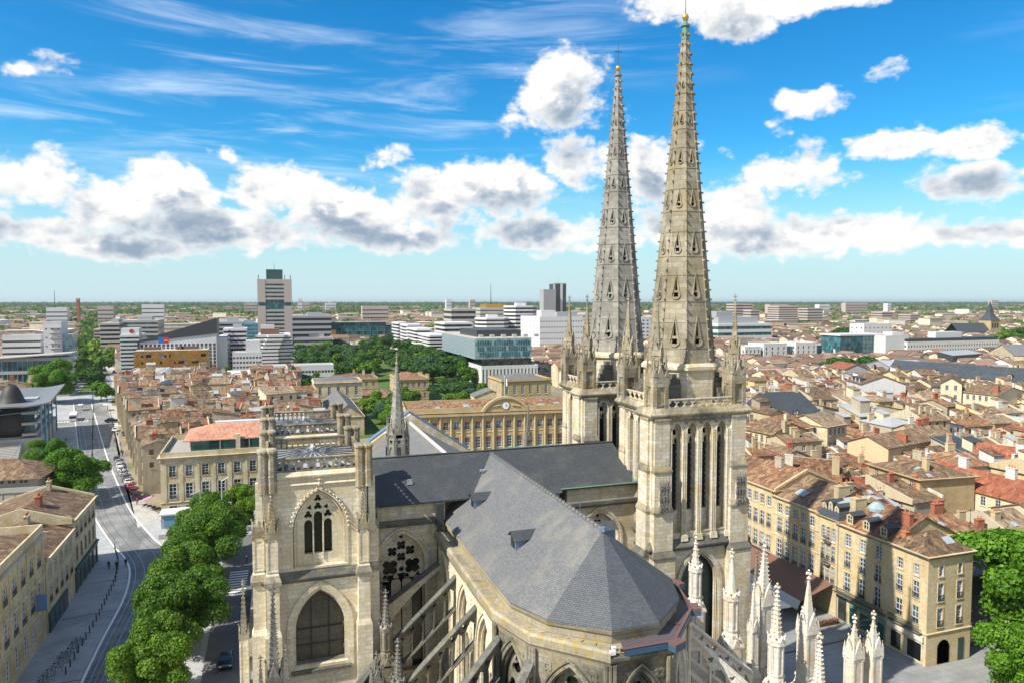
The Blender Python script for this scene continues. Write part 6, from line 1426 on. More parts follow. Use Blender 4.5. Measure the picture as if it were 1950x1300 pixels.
# people
pp = [(-29.4, 147.6, 0, 'cloth_navy', 'cloth_black', 'person in dark clothes walking on the left pavement, leftmost of three'), (-28.0, 147.0, .4, 'cloth_black', 'cloth_navy', 'person in black walking on the left pavement, middle of three'), (-26.6, 147.9, -.3, 'cloth_navy', 'cloth_navy', 'person in navy walking on the left pavement, rightmost of three'),
      (-23.6, 172.5, 2.8, 'cloth_navy', 'cloth_navy', 'person in blue crossing near the kiosk, nearer of two'), (-23.0, 178.5, 0, 'cloth_black', 'cloth_grey', 'person in dark jacket by the kiosk, farther of two'),
      (-5.0, 142.0, 1.0, 'cloth_black', 'cloth_black', 'person standing on the pavement right of the street trees'), (-3.0, 166.5, 0, 'cloth_tan', 'cloth_navy', 'person in tan by the low wall near the left tower'),
      (-47.5, 262, 0, 'cloth_lime', 'cloth_black', 'person in a bright lime vest in the street lane'), (-46.3, 258, 0, 'cloth_navy', 'cloth_black', 'person in blue just right of the lime vest in the lane'), (-47.0, 250, .2, 'cloth_grey', 'cloth_black', 'person in grey in the lane behind the lime vest'), (-45.2, 247, 0, 'cloth_red', 'cloth_navy', 'person in red in the lane near the parked cars'),
      (-72.5, 286, 0, 'cloth_navy', 'cloth_black', 'person in navy on the pale plaza, left one of two'), (-69.5, 288, 0, 'cloth_black', 'cloth_grey', 'person in black on the pale plaza, right one of two')]
for k, (x, y, a, t, l, lb) in enumerate(pp): person(x, y, a, t, l, lb, 1.0 if k % 2 else .6)
tops = ['cloth_navy', 'cloth_black', 'cloth_red', 'cloth_grey', 'cloth_tan']
for k in range(18):
    y = 300-k*6.3; x = np.interp(y, [180, 210, 272, 350], [-25.5, -34.6, -48.2, -65.2])-1.2-random.uniform(0, 2.5); tp = tops[k % 5]
    person(x, y, random.choice([0, 3.1]), tp, 'cloth_navy' if k % 3 else 'cloth_black', f'pedestrian in {tp[6:]} on the shop pavement, {ORD[k]} from the far end', .8, random.uniform(.95, 1.05))
# ================================================================== town hall and its garden
def fx(x, Y): return atY(x, 600, Y)[0]
def fz(x, y, Y): return atY(x, y, Y)[2]
RX, RY = fx(771, 230), 230.0
roh = house('town_hall', 'long ochre stone town hall with pilasters, clock pediment and brown shutters', 'building', RX+33*math.cos(R(-6)), RY+33*math.sin(R(-6)), R(-6), 66, 20, 13.2, 'hip', 2.6, .1, 'stone_palace', 'tile_rust',
      wins={'front': [(u-.95, u+.95, z, z+hh, k) for i, u in enumerate([2.4+3.6*j for j in range(18)]) for (z, hh, k) in ((.9, 4.0, 'half' if i % 3 else 'tall'), (7.4, 2.6, 'half' if (i*7) % 4 else 'pair'))],
            'left': rows(20, 5, [(.9, 4.0, 1.7, 'half'), (7.4, 2.6, 1.7, 'half')])}, split=True, cornice=.7, belt=(6.2,), parapet=1.5, sky=((-22, 4, 1.6, 2), (-12, 5, 2, 2), (14, 4, 2, 1.6), (20, 5, 2, 1.4)))
g = MB(); pf = []
for j in range(19):
    u = -33+.6+3.6*j; 
    p = MB(); p.lathe(u, -.25, [(.5, .3), (.5, .7), (.42, .8), (.38, 11.2), (.52, 11.5), (.55, 12.0)], 10); p.box(u-.55, u+.55, -.75, 0, 0, .3); p.build('column', [M['stone_palace']], roh)
g = MB(); g.box(-33.1, 33.1, -.95, 0, 12.0, 12.7); g.build('entablature', [M['stone_palace']], roh)
pu = -33+ (fx(967, 224)-RX)/math.cos(R(6))
g = MB(); arc = [(pu+9.6*math.sin(t), 12.9+ (math.cos(t)-math.cos(.95))*11.0) for t in np.linspace(.95, -.95, 21)]; g.plate(arc, [], (0, -.5, 0), X, Zv, 1.0); 
pd_ = g.build('pediment', [M['stone_palace']], roh)
g = MB(); a2 = [(pu+10.3*math.sin(t), 12.8+(math.cos(t)-math.cos(.95))*11.6+.5) for t in np.linspace(.95, -.95, 21)]; a3 = [(pu+9.3*math.sin(t), 12.8+(math.cos(t)-math.cos(.95))*10.8+.15) for t in np.linspace(-.95, .95, 21)]
g.plate(a2+a3, [], (0, -1.0, 0), X, Zv, 1.6); g.build('pediment_moulding', [M['stone_palace']], pd_)
g = MB(); g.lathe(0, 0, [(1.15, 0), (1.15, .12), (.95, .14)], 24); g.v = [(pu+x, -.52-z, 15.0+y) for x, y, z in g.v]; ck = g.build('clock', [M['white_paint']], pd_)
g = MB(); g.lathe(0, 0, [(1.45, 0), (1.45, .1), (1.2, .16), (1.15, .1)], 24); g.v = [(pu+x, -.51-z, 15.0+y) for x, y, z in g.v]; g.build('clock_surround', [M['stone_dark']], pd_)
g = MB(); g.box(pu-.05, pu+.05, -.76, -.7, 14.95, 15.75); g.box(pu-.05, pu+.55, -.76, -.7, 14.9, 15.0); g.build('clock_hand', [M['iron_dark']], pd_)
for s in (-1, 1):
    g = MB()
    for k in range(6): octa(g, (pu+s*(2.3+.5*k), -.6, 15.2-.1*k), .42-.03*k)
    g.build('relief', [M['stone_palace']], pd_)
fl = thing('flag', 'blue white and red flag on a pole above the town hall pediment', 'flag', (RX+(pu+33)*math.cos(R(-6)), RY+(pu+33)*math.sin(R(-6)), 18.4), R(-6))
g = MB(); g.tube((0, 1.5, -1), (0, 1.5, 6.5), .07, n=6); g.build('pole', [M['white_paint']], fl)
for k, m in enumerate(('flag_blue', 'white_paint', 'sign_red')):
    g = MB(); x0, x1 = .05+k*.42, .05+k*.42+.42; sag = lambda x: x*1.35
    g.add([(x0,1.45+.15*math.sin(x0*5),6.3-sag(x0)),(x1,1.45+.15*math.sin(x1*5),6.3-sag(x1)),(x1,1.45+.15*math.sin(x1*5),3.9-sag(x1)),(x0,1.45+.15*math.sin(x0*5),3.9-sag(x0))], [(0,1,2,3)]); g.build('stripe', [M[m]], fl)
# garden lawn and paths
sheet('garden', [(20, 262), (120, 262), (140, 390), (150, 640), (20, 640), (8, 330)], .02, 'grass_lawn'); sheet('path', [(64, 264), (68, 264), (97, 600), (92, 600)], .035, 'soil')
def stone_pav(label, x0, x1, ye, Y, depth, floors, roof='hip', tile='tile_rust', rise=2.6, cols=5, wall='stone_palace', name='pavilion', chim=(), lcols=4, rz=0.0, par=.8, sw=1.3):
    a, b = fx(x0, Y), fx(x1, Y); h = fz((x0+x1)/2, ye, Y); w = b-a; fh = h/floors
    sp = [(fh*k+fh*.22, fh*.55, sw, 'tall') for k in range(floors)]
    return house(name, label, 'building', (a+b)/2, Y, rz, w, depth, h, roof, rise, .2, wall, tile, wins={'front': rows(w, cols, sp), 'left': rows(depth, lcols, sp), 'right': rows(depth, lcols, sp)}, cornice=.45, parapet=par, belt=(fh,), chim=chim)
stone_pav('ochre stone garden pavilion with rust tile roof behind the fleche', 757, 816, 722, 352, 26, 2, chim=((5, 8, 2.0, .7, 1.8, 3, 'wall_cream'), (9, 10, 2, .7, 1.8, 3, 'wall_cream')), cols=5)
stone_pav('ochre garden pavilion with three chimneys left of the fleche', 632, 719, 722, 372, 20, 2, tile='tile_brown', chim=((0, 8, 1.2, .6, 2.2, 2), (5, 8, 1.2, .6, 2.2, 2), (10, 8, 1.2, .6, 2.4, 2)), cols=6)
mu = stone_pav('pale stone museum with slate roof and arched upper windows left of the garden', 596, 688, 728, 318, 16, 2, tile='slate_nave', rise=2.2, cols=5, wall='stone_town', name='museum')
house('museum_wing', 'long slate-roofed stone wing running towards the viewer from the museum', 'building', fx(645, 300), 268, 0, 12, 49, 7.2, 'gabley', 4.6, .3, 'stone_town', 'slate_nave', wins={'right': rows(49, 9, [(1.2, 3.2, 1.3, 'tall')])}, cornice=.3)
mw = house('museum_annex', 'low brown-roofed annex between the museum and the pavilion', 'building', fx(715, 335), 335, 0, 22, 12, 5, 'hip', 3.0, .4, 'stone_town', 'tile_brown', wins={'front': rows(22, 4, [(1, 2.5, 1.2, 'pair')])})
stone_pav('yellow stone pavilion with zinc roof behind the right end of the town hall', 955, 1050, 724, 292, 20, 2, tile='slate_nave', rise=2.4, cols=6)
ga = house('greenhouse', 'grey slate wing with a green glazed slope behind the town hall', 'building', fx(1050, 262), 256, R(-4), 26, 10, 9.2, 'hip', 3.6, .3, 'stone_palace', 'slate_nave', wins={'front': rows(26, 4, [(4, 3, 1.4, 'tall')])})
pdm = house('pediment_house', 'small pale stone house with a triangular gable behind the town hall', 'house', fx(935, 300), 300, R(-4), 15, 10, 8.2, 'gabley', 2.6, .3, 'stone_town', 'slate_nave', wins={'front': rows(15, 3, [(4.5, 2.6, 1.2, 'pair')])})

# ================================================================== modern city blocks
def bands(root, w, d, h, floors, slab_m='white_panel', glass_m='glass_dark', frac=.45, out=.35, z0=0.0, chamfer=0.0, name='floor_band', top=1.0, mull=0):
    """glazed core with a projecting band at each floor"""
    g = MB(); oct_ = lambda e, c: [(-w/2-e+c,-e),(w/2+e-c,-e),(w/2+e,c-e),(w/2+e,d+e-c),(w/2+e-c,d+e),(-w/2-e+c,d+e),(-w/2-e,d+e-c),(-w/2-e,c-e)] if c else [(-w/2-e,-e),(w/2+e,-e),(w/2+e,d+e),(-w/2-e,d+e)]
    g.prism(oct_(0, chamfer), z0, h); g.build('glazing', [M[glass_m]], root); fh = (h-z0)/floors
    for k in range(floors+1):
        g = MB(); za = z0+fh*k-fh*frac*.5; zb = za+fh*frac; za = max(za, z0+.0); g.prism(oct_(out, chamfer), za, zb if k < floors else h+top); g.build(name, [M[slab_m]], root)
    if mull:
        n = int(w/mull)
        for k in range(n+1):
            g = MB(); x = -w/2+w*k/n; g.box(x-.08, x+.08, -out*.8, 0, z0, h); g.build('mullion', [M[slab_m]], root)
def block_px(name, label, cat, x0, x1, yt, Y, depth, rz=0.0, group=None):
    a, b = fx(x0, Y), fx(x1, Y); h = fz((x0+x1)/2, yt, Y); return thing(name, label, cat, ((a+b)/2, Y, 0), rz, group), b-a, depth, h
def punched(root, w, d, h, cols, floors, ww, wh, wall, glass='glass_window', side=6, z0=2.0, zt=1.5, reveal=.3, sides=('front', 'left', 'right'), flush=None):
    mb = MB(); fh = (h-z0-zt)/floors
    for fn in ('front', 'right', 'left', 'back'):
        O, U, W, fr = FACE[fn](w, d); n = cols if fn in ('front', 'back') else side; rects = []
        if fn in sides:
            for k in range(floors):
                for c in range(n): u = W*(c+.5)/n; z = z0+fh*k+(fh-wh)/2; rects.append((u-ww/2, u+ww/2, z, z+wh))
        mb.facade(O, U, W, h, rects, reveal)
        if fn in sides:
            Ov, Uv = Vector(O), Vector(U); Nn = Uv.cross(Zv)
            for k in range(floors):
                g = MB(); z = z0+fh*k+(fh-wh)/2
                for c in range(n):
                    u = W*(c+.5)/n; q = [Ov+Uv*(u-ww/2)-Nn*(reveal-.02)+Zv*z, Ov+Uv*(u+ww/2)-Nn*(reveal-.02)+Zv*z]
                    g.add([tuple(q[0]), tuple(q[1]), tuple(q[1]+Zv*wh), tuple(q[0]+Zv*wh)], [(0,1,2,3)], 0)
                    m = Ov+Uv*u-Nn*(reveal-.08); g.add([tuple(m-Uv*.05+Zv*z), tuple(m+Uv*.05+Zv*z), tuple(m+Uv*.05+Zv*(z+wh)), tuple(m-Uv*.05+Zv*(z+wh))], [(0,1,2,3)], 1)
                g.build('window_row', [M[glass], M['wood_frame']], root, kind='stuff')
    mb.build('wall', [M[wall]], root)
    g = MB(); g.add([(-w/2,0,h-.02),(w/2,0,h-.02),(w/2,d,h-.02),(-w/2,d,h-.02)], [(0,1,2,3)]); g.build('roof', [M['gravel_roof']], root)
    g = MB()
    for (a, b, c, e) in ((-w/2, w/2, -.03, .3), (-w/2, w/2, d-.3, d+.03), (-w/2-.03, -w/2+.3, .3, d-.3), (w/2-.3, w/2+.03, .3, d-.3)): g.box(a, b, c, e, h-.3, h+.6)
    g.build('parapet', [M[wall]], root)
def roof_box(root, x, y, z, w, d, h, m='grey_panel', name='plant_room'):
    g = MB(); g.box(x-w/2, x+w/2, y-d/2, y+d/2, z, z+h); g.build(name, [M[m]], root)

# concrete office tower
t, w, d, h = block_px('office_tower', 'tall pinkish concrete office tower with green rooftop box left of centre', 'tower', 491, 556.5, 532, 640, 26)
g = MB(); cw = w*.28
for (a, b) in ((-w/2, -w/2+w*.23), (w/2-w*.23, w/2)):
    for (za, zb) in ((0, h-22.8), (h-19.6, h)): g = MB(); g.box(a, b, 0, d, za, zb); g.build('corner_pier', [M['concrete_pink']], t)
g = MB(); g.box(-w/2+.8, w/2-.8, 1, d-1, 0, h-.5); g.build('core', [M['glass_green']], t)
fh = 3.4; k = 0; z = 14.0
while z < h-1:
    if not (h-24.5 < z < h-19): g = MB(); g.box(-w/2+w*.23, w/2-w*.23, .2, d-.2, z, z+1.75); g.build('floor_band', [M['concrete_pink']], t)
    z += fh
g = MB(); g.box(-w/2+w*.23, w/2-w*.23, .2, d-.2, h-2.2, h); g.build('floor_band', [M['concrete_pink']], t)
g = MB(); g.box(-w*.24, w*.24, 4, d-4, h, h+8.5); g.build('rooftop_box', [M['shop_green']], t)
for x in (-w/2+1, w/2-1, -w*.2, w*.3): g = MB(); g.tube((x, 2, h), (x, 2, h+3.5), .3, n=5); g.build('antenna', [M['iron_dark']], t)
g = MB(); g.tube((0, d/2, h+8), (0, d/2, h+15), .2, .08, n=5); g.build('antenna', [M['iron_dark']], t)
# stepped office with chevron terraces
t, w, d, h = block_px('stepped_office', 'stepped office block with white chevron balcony bands and brown penthouse below the tower', 'building', 466, 560, 640, 560, 40)
fl = 9; fh = h/fl
for k in range(fl+1):
    s = max(0, (k-5))*2.2; g = MB(); z = fh*k-.9; xl, xr = -w/2+s, w/2-s*.3
    zig = [(xl,0),(xl+w*.28-s*.4,0),(xl+w*.31-s*.4,-2.0),(xl+w*.66-s*.5,-2.0),(xl+w*.72-s*.5,0.6),(xr,.6),(xr,d),(xl,d)]
    g.prism(zig, max(0, z), z+1.7); g.build('balcony_band', [M['white_panel']], t)
    if k < fl: g = MB(); g.prism([(x*.985, y+1.2 if y < d else y-1) for x, y in zig], max(0, z+1.6), z+fh+.2); g.build('glazing', [M['brown_roof' if k % 3 == 1 else 'glass_dark']], t)
roof_box(t, 0, 14, h, w*.38, 16, 5.0, 'brown_roof', 'penthouse'); roof_box(t, -w*.05, 20, h+5, 10, 6, 3, 'white_panel')
# white hotel with slanting dark roof
t, w, d, h = block_px('hotel', 'white hotel slab with square windows under a slanting black roof', 'hotel', 264, 411, 650, 560, 26)
punched(t, w, d, h, 18, 7, 1.7, 2.2, 'white_panel', side=5)
g = MB(); zl, zr_ = h+1.0, h+16.5
g.add([(-w/2-.5,-.6,h-.2),(w/2+.5,-.6,h+5.5),(w/2+.5,-.6,zr_),(-w/2-.5,-.6,zl),(-w/2-.5,d,h-.2),(w/2+.5,d,h+5.5),(w/2+.5,d,zr_),(-w/2-.5,d,zl)], [(0,1,2,3),(3,2,6,7),(1,5,6,2),(4,7,6,5),(0,3,7,4)]); g.build('slanting_roof', [M['dark_panel']], t); g = MB(); g.add([(-w/2,-.02,h),(w/2,-.02,h),(w/2,-.02,h+5.6),(w/2,d,h),(w/2,d,h+5.6)], [(0,1,2),(1,3,4,2)]); g.build('wall_wedge', [M['white_panel']], t)
g = MB(); g.box(-w/2-1.2, -w/2-.5, -1, d, 0, h+.5); g.build('dark_fin', [M['dark_panel']], t)
g = MB(); g.box(-w*.18, w*.30, -9, -.1, 0, h-9); g.build('annex', [M['white_panel']], t); g = MB(); g.box(-w*.07, w*.24, -9.3, -8.9, h-20, h-13); g.build('annex_glazing', [M['brown_roof']], t)
for k in range(6): g = MB(); u = -w*.07+k*w*.31/5; g.box(u-.15, u+.15, -10.4, -10.1, 8, h-6); g.build('mast', [M['white_paint']], t)
for k in range(6): g = MB(); u = -w*.055+k*w*.055; g.box(u-.7, u+.7, -9.25, -8.95, h-12, h-10.4); g.build('annex_window', [M['glass_window']], t)
roof_box(t, w*.08, -5, h-9, 12, 5, 2.5, 'white_panel', 'canopy')
g = MB(); g.box(w/2-.2, w/2+7, 6, d+30, 0, h+2); g.build('side_wing', [M['white_panel']], t)
for k in range(8):
    g = MB(); g.box(w/2+7, w/2+7.1, 10, d+26, 4+k*3.2, 5.4+k*3.2); g.build('window_row', [M['glass_window']], t)
sg = thing('hotel_sign', 'blue and red sign board on the white hotel front', 'sign', (fx(311, 550), 549, 0)); zc = fz(311, 648, 549)
g = MB(); g.box(-3.3, -.2, -.2, .3, zc-2.2, zc+2.2); g.build('panel', [M['sign_blue']], sg); g = MB(); g.box(-.1, 3.1, -.2, .3, zc-2.2, zc+2.2); g.build('panel', [M['sign_red']], sg)
def lettering(text, parent, loc, rot, size, mat):
    cu = bpy.data.curves.new('lettering', 'FONT'); cu.body = text; cu.size = size; cu.extrude = .04; cu.align_x = 'CENTER'; cu.align_y = 'CENTER'
    tmp = bpy.data.objects.new('tmp', cu); COL.objects.link(tmp); dg = bpy.context.evaluated_depsgraph_get(); me = bpy.data.meshes.new_from_object(tmp.evaluated_get(dg)); bpy.data.objects.remove(tmp)
    me.materials.clear(); me.materials.append(M[mat]); me.name = 'lettering'; return link('lettering', me, parent, loc, rot)
lettering('ibis', sg, (1.5, -.26, zc), (math.pi/2, 0, 0), 1.9, 'white_paint')
t, w, d, h = block_px('hotel', 'white hotel with curved glass bands and round emblem left of the slanting roof', 'hotel', 228, 263, 640, 575, 30)
bands(t, w, d, h, 9, 'white_panel', 'glass_teal', .5); roof_box(t, 0, 8, h, w, 12, 5.5, 'white_panel', 'sign_wall')
g = MB(); g.lathe(0, 0, [(1.5, 0), (1.5, .2), (.2, .22)], 16); g.v = [(x+1, 1.9-z, h+3.4+y) for x, y, z in g.v]; g.build('emblem', [M['cloth_red']], t)
# bronze panelled housing block
def bronze():
    m, N, b = newmat('bronze_panel'); u = uvs(N); bk = brick(N, u, 1.6, .9, (.30,.145,.028,1), (.44,.25,.06,1), (.20,.10,.03,1), .02); n = N.noise(u, .35, 4, .6); col = N.mix(N.step(n, .4, .65, 0, .6), bk.outputs[0], (.25,.13,.035,1)); N.put(b.inputs['Base Color'], col); b.inputs['Metallic'].default_value = .35; b.inputs['Roughness'].default_value = .45
bronze()
t, w, d, h = block_px('apartment_block', 'bronze and gold panelled apartment block with scattered windows', 'building', 252, 394, 667, 478, 16)
rd = random.Random(4); rects = []
for k in range(4):
    for c in range(15):
        if rd.random() < .55: u = 1.5+c*(w-3)/15; z = h-4.2-k*4.0; ww = rd.choice([1.1, 1.4, 3.0]); rects.append((u, min(u+ww, w-1), z, z+rd.choice([1.5, 1.9])))
mb = MB(); mb.facade((-w/2,0,0), (1,0,0), w, h, rects, .4); mb.facade((w/2,0,0), (0,1,0), d, h, [], .3); mb.facade((-w/2,d,0), (0,-1,0), d, h, [], .3); mb.facade((w/2,d,0), (-1,0,0), w, h, [], .3); mb.build('wall', [M['bronze_panel']], t)
for i, (a, b, c, e) in enumerate(rects): g = MB(); g.add([(-w/2+a,.38,c),(-w/2+b,.38,c),(-w/2+b,.38,e),(-w/2+a,.38,e)], [(0,1,2,3)]); g.build('window', [M['glass_sky' if i % 3 == 0 else 'glass_window']], t)
g = MB(); g.add([(-w/2,0,h),(w/2,0,h),(w/2,d,h),(-w/2,d,h)], [(0,1,2,3)]); g.build('roof', [M['gravel_roof']], t)
for (x, ww) in ((-w*.28, 9), (w*.1, 4), (w*.24, 10)): roof_box(t, x, 10, h, ww, 4, 1.8, 'lead_red', 'roof_box')
for k, (x0, x1, yt, Y, dd, m, lb) in enumerate(((346, 386, 716, 424, 40, 'bronze_panel', 'bronze clad wing with flat gravel roof in front of the gold block'), (312, 352, 709, 432, 26, 'white_panel', 'white rendered low wing left of the bronze wing'), (232, 305, 712, 425, 34, 'white_panel', 'low white roof block with thin pipes beside the avenue'))):
    t, w, d, h = block_px('apartment_wing', lb, 'building', x0, x1, yt, Y, dd); punched(t, w, d, h, 4, 2, 1.4, 1.5, m, side=6)
    for q in range(3): g = MB(); g.tube((-w*.3+q*w*.3, 3, h+.4), (-w*.2+q*w*.3, d-3, h+.4), .2, n=5); g.build('pipe', [M['zinc']], t)
# slabs left of the avenue
t, w, d, h = block_px('apartment_block', 'long pale blue apartment slab with six rows of balconies at the left edge', 'building', 3, 74, 640, 545, 14); punched(t, w, d, h, 14, 6, 2.2, 1.3, 'white_panel', side=3)
t, w, d, h = block_px('tower_block', 'white stair tower block with blue glass edge left of the avenue', 'building', 81, 116, 614, 535, 16); punched(t, w, d, h, 3, 3, 1.0, 1.0, 'white_panel', side=2, z0=18)
for k in range(9): g = MB(); g.box(-1.5, 4.5, -1.0, 0, 6+k*3.3, 6.5+k*3.3); g.build('stair_landing', [M['concrete']], t)
g = MB(); g.box(w/2, w/2+5.5, 2, d, 0, h-8); g.build('blue_glazing', [M['glass_blue']], t)
t, w, d, h = block_px('office_block', 'low mauve office with vertical fins and a sloping roof edge', 'building', -10, 126, 684, 430, 12); bands(t, w, d, h, 3, 'concrete', 'glass_teal', .25, mull=2.2); g = MB(); slab(g, [(-w/2-2,-2,h+1),(w/2+2,-2,h+3.2),(w/2+2,d,h+3.2),(-w/2-2,d,h+1)], [(0,1,2,3)], .5); g.build('roof', [M['concrete']], t)
# right side of the avenue
for (x0, x1, yt, Y, dd, fl, sm, gm, lb) in ((190, 226, 617, 700, 60, 8, 'concrete', 'glass_dark', 'grey glazed office with a slanted black flank beside the avenue'), (178, 205, 628, 800, 40, 7, 'concrete_pink', 'glass_dark', 'beige slab block beyond the grey office on the avenue'),
        (228, 300, 612, 720, 40, 8, 'concrete', 'glass_teal', 'grey office with roof terraces behind the round emblem hotel'), (410, 462, 615, 640, 40, 9, 'grey_panel', 'glass_dark', 'grey white slab with a dark gap right of the slanting hotel'), (425, 468, 628, 600, 26, 8, 'white_panel', 'glass_window', 'pale narrow slab in front of the dark gap'),
        (447, 492, 618, 720, 30, 8, 'steel_blue', 'glass_blue', 'deep blue glass office left of the concrete tower'), (556, 630, 603, 780, 40, 6, 'grey_panel', 'glass_window', 'pale grey office with window bands right of the concrete tower'), (560, 632, 645, 640, 26, 4, 'concrete_pink', 'glass_teal', 'pinkish low office with teal windows behind the park trees')):
    t, w, d, h = block_px('office_block', lb, 'building', x0, x1, yt, Y, dd); bands(t, w, d, h, fl, sm, gm, .5); roof_box(t, w*.1, d*.4, h+1, w*.4, d*.3, 3)
t, w, d, h = block_px('office_block', 'white office with small square windows left of the stepped office', 'building', 441, 497, 672, 500, 16); punched(t, w, d, h, 9, 4, 1.3, 1.4, 'white_panel', side=4); roof_box(t, w*.2, 8, h, w*.5, 10, 8, 'white_panel')
t, w, d, h = block_px('office_block', 'long low white office with a row of windows behind the old roofs', 'building', 497, 634, 697, 440, 14); punched(t, w, d, h, 22, 2, 1.4, 1.5, 'white_panel', side=4)
t, w, d, h = block_px('market_hall', 'glass sided hall with a pale flat roof behind the old roofs', 'building', 428, 556, 714, 400, 22); bands(t, w, d, h, 2, 'white_panel', 'glass_sky', .15, .6, mull=6)
# curved green glass building
t, w, d, h = block_px('glass_office', 'broad green glass office with a set back roof beyond the park', 'building', 622, 757, 622, 800, 40)
g = MB(); n = 10; pf = [(-w/2+w*i/n, -4.0*math.sin(math.pi*i/n*1.0)) for i in range(n+1)]+[(w/2, d), (-w/2, d)]; g.prism(pf, 0, h); g.build('glazing', [M['glass_green']], t)
for k in range(5): g = MB(); g.prism(grow(pf, .25), h-4.6*k-.35, h-4.6*k); g.build('floor_line', [M['steel_blue']], t)
for i in range(1, n): g = MB(); g.box(pf[i][0]-.2, pf[i][0]+.2, pf[i][1]-.35, pf[i][1], 0, h); g.build('mullion', [M['steel_blue']], t)
roof_box(t, -w*.05, 18, h, w*.8, 18, 4.5, 'glass_teal', 'upper_storey'); roof_box(t, 0, 18, h+4.5, w*.84, 20, .6, 'grey_panel', 'roof'); roof_box(t, -w*.43, -1, h-18, 8, 6, 15, 'gold_leaf', 'gold_box')
# terraced white flats
for (x0, x1, yt, Y, dd, fl, lb) in ((757, 774, 616, 700, 30, 9, 'narrow white flats with zigzag balconies beside the green glass'), (774, 800, 620, 660, 30, 9, 'grey white balcony flats, second step of the terrace'), (792, 820, 628, 600, 40, 9, 'white balcony flats with planted terraces, middle step'), (816, 850, 640, 560, 50, 9, 'white balcony flats nearest the blue glass building'), (845, 900, 616, 720, 40, 6, 'wide grey balcony flats behind the blue glass building')):
    t, w, d, h = block_px('terraced_flats', lb, 'building', x0, x1, yt, Y, dd, group='terraced flats beyond the park'); bands(t, w, d, h, fl, 'white_panel', 'glass_dark', .42, 1.3, chamfer=2.0)
# blue glass office over a white plinth
x0 = fx(917, 389); x1 = fx(1024, 389); t = thing('glass_office', 'blue glass office block raised over a white plinth in the centre', 'building', ((x0+x1)/2, 389, 0)); w = x1-x0; z1 = fz(960, 697, 389); z2 = z1+4.2; z3 = fz(960, 646, 389)
punched(t, w, 88, z1, 16, 3, .9, 3.2, 'white_panel', 'glass_dark', side=1, sides=('front',))
for k in range(4): g = MB(); g.box(-w/2-.12, -w/2, 6+k*20, 24+k*20, 2, z1-2); g.build('screen_panel', [M['concrete_pink']], t)
g = MB(); g.box(-w/2+1.5, w/2-3, 3, 86, z1, z2); g.build('recessed_storey', [M['glass_dark']], t)
xs = fx(905, 394)-(x0+x1)/2; xe = fx(1012, 394)-(x0+x1)/2
g = MB(); g.box(xs, xe, 5, 88, z2, z3); up = g.build('glass_box', [M['glass_blue']], t)
g = MB(); g.box(xs-.15, xs-.02, 5, 88, z2, z3); g.build('side_glazing', [M['glass_sky']], t)
for k in range(3):
    for c in range(22): g = MB(); u = xs+1+(xe-xs-2)*(c+.5)/22; z = z2+1.2+k*(z3-z2-1.5)/3; g.box(u-.45, u+.45, 4.85, 5, z, z+2.6); g.build('window', [M['glass_teal' if (c*5+k*3) % 9 else 'glass_sky']], t)
for k in range(7): g = MB(); z = z2+k*(z3-z2)/6; g.box(xs-.22, xs-.15, 5, 88, z-.06, z+.06); g.build('joint', [M['steel_blue']], t)
g = MB(); g.box(xs, xe, 5, 88, z3, z3+.5); g.build('roof', [M['gravel_roof']], t); roof_box(t, (xs+xe)/2+2, 40, z3+.5, 28, 40, 4, 'dark_panel'); roof_box(t, xs+14, 30, z3+.5, 6, 10, 2, 'white_panel')
for k in range(6): roof_box(t, xs+6+k*7, 14, z3+.5, 2.4, 2.4, 1.6, 'zinc', 'roof_unit')
# striped round-ended offices and others
for (x0, x1, yt, Y, fl, lb) in ((970, 1026, 584, 780, 10, 'tall white and black striped office with rounded ends'), (914, 972, 607, 770, 7, 'lower white and black striped office left of the tall one')):
    t, w, d, h = block_px('striped_office', lb, 'building', x0, x1, yt, Y, 28, group='striped offices'); bands(t, w, 28, h, fl, 'white_panel', 'glass_dark', .5, .4, chamfer=8); roof_box(t, 0, 14, h+1, 12, 8, 3.5, 'white_panel')
t, w, d, h = block_px('office_block', 'beige office with a brown-gold top storey and mast', 'building', 915, 968, 588, 900, 40); bands(t, w, d, h, 8, 'concrete', 'glass_dark', .75); roof_box(t, w*.1, 20, h, w*.7, 30, 6, 'gold_leaf', 'top_storey'); g = MB(); g.tube((-2, 10, h), (-2, 10, h+34), .7, .2, n=5); g.build('mast', [M['iron_dark']], t)
t, w, d, h = block_px('office_block', 'grey banded office behind the terraced flats', 'building', 860, 906, 590, 860, 40); bands(t, w, d, h, 6, 'concrete', 'glass_dark', .5)
t, w, d, h = block_px('white_block', 'white windowless shopping block with small square openings left of the far spire', 'building', 1028, 1110, 604, 690, 60); punched(t, w, d, h, 16, 5, 1.4, 1.4, 'white_panel', side=5); roof_box(t, -w*.2, 20, h, 16, 14, 7, 'white_panel'); roof_box(t, w*.2, 20, h, 24, 24, 5, 'grey_panel')
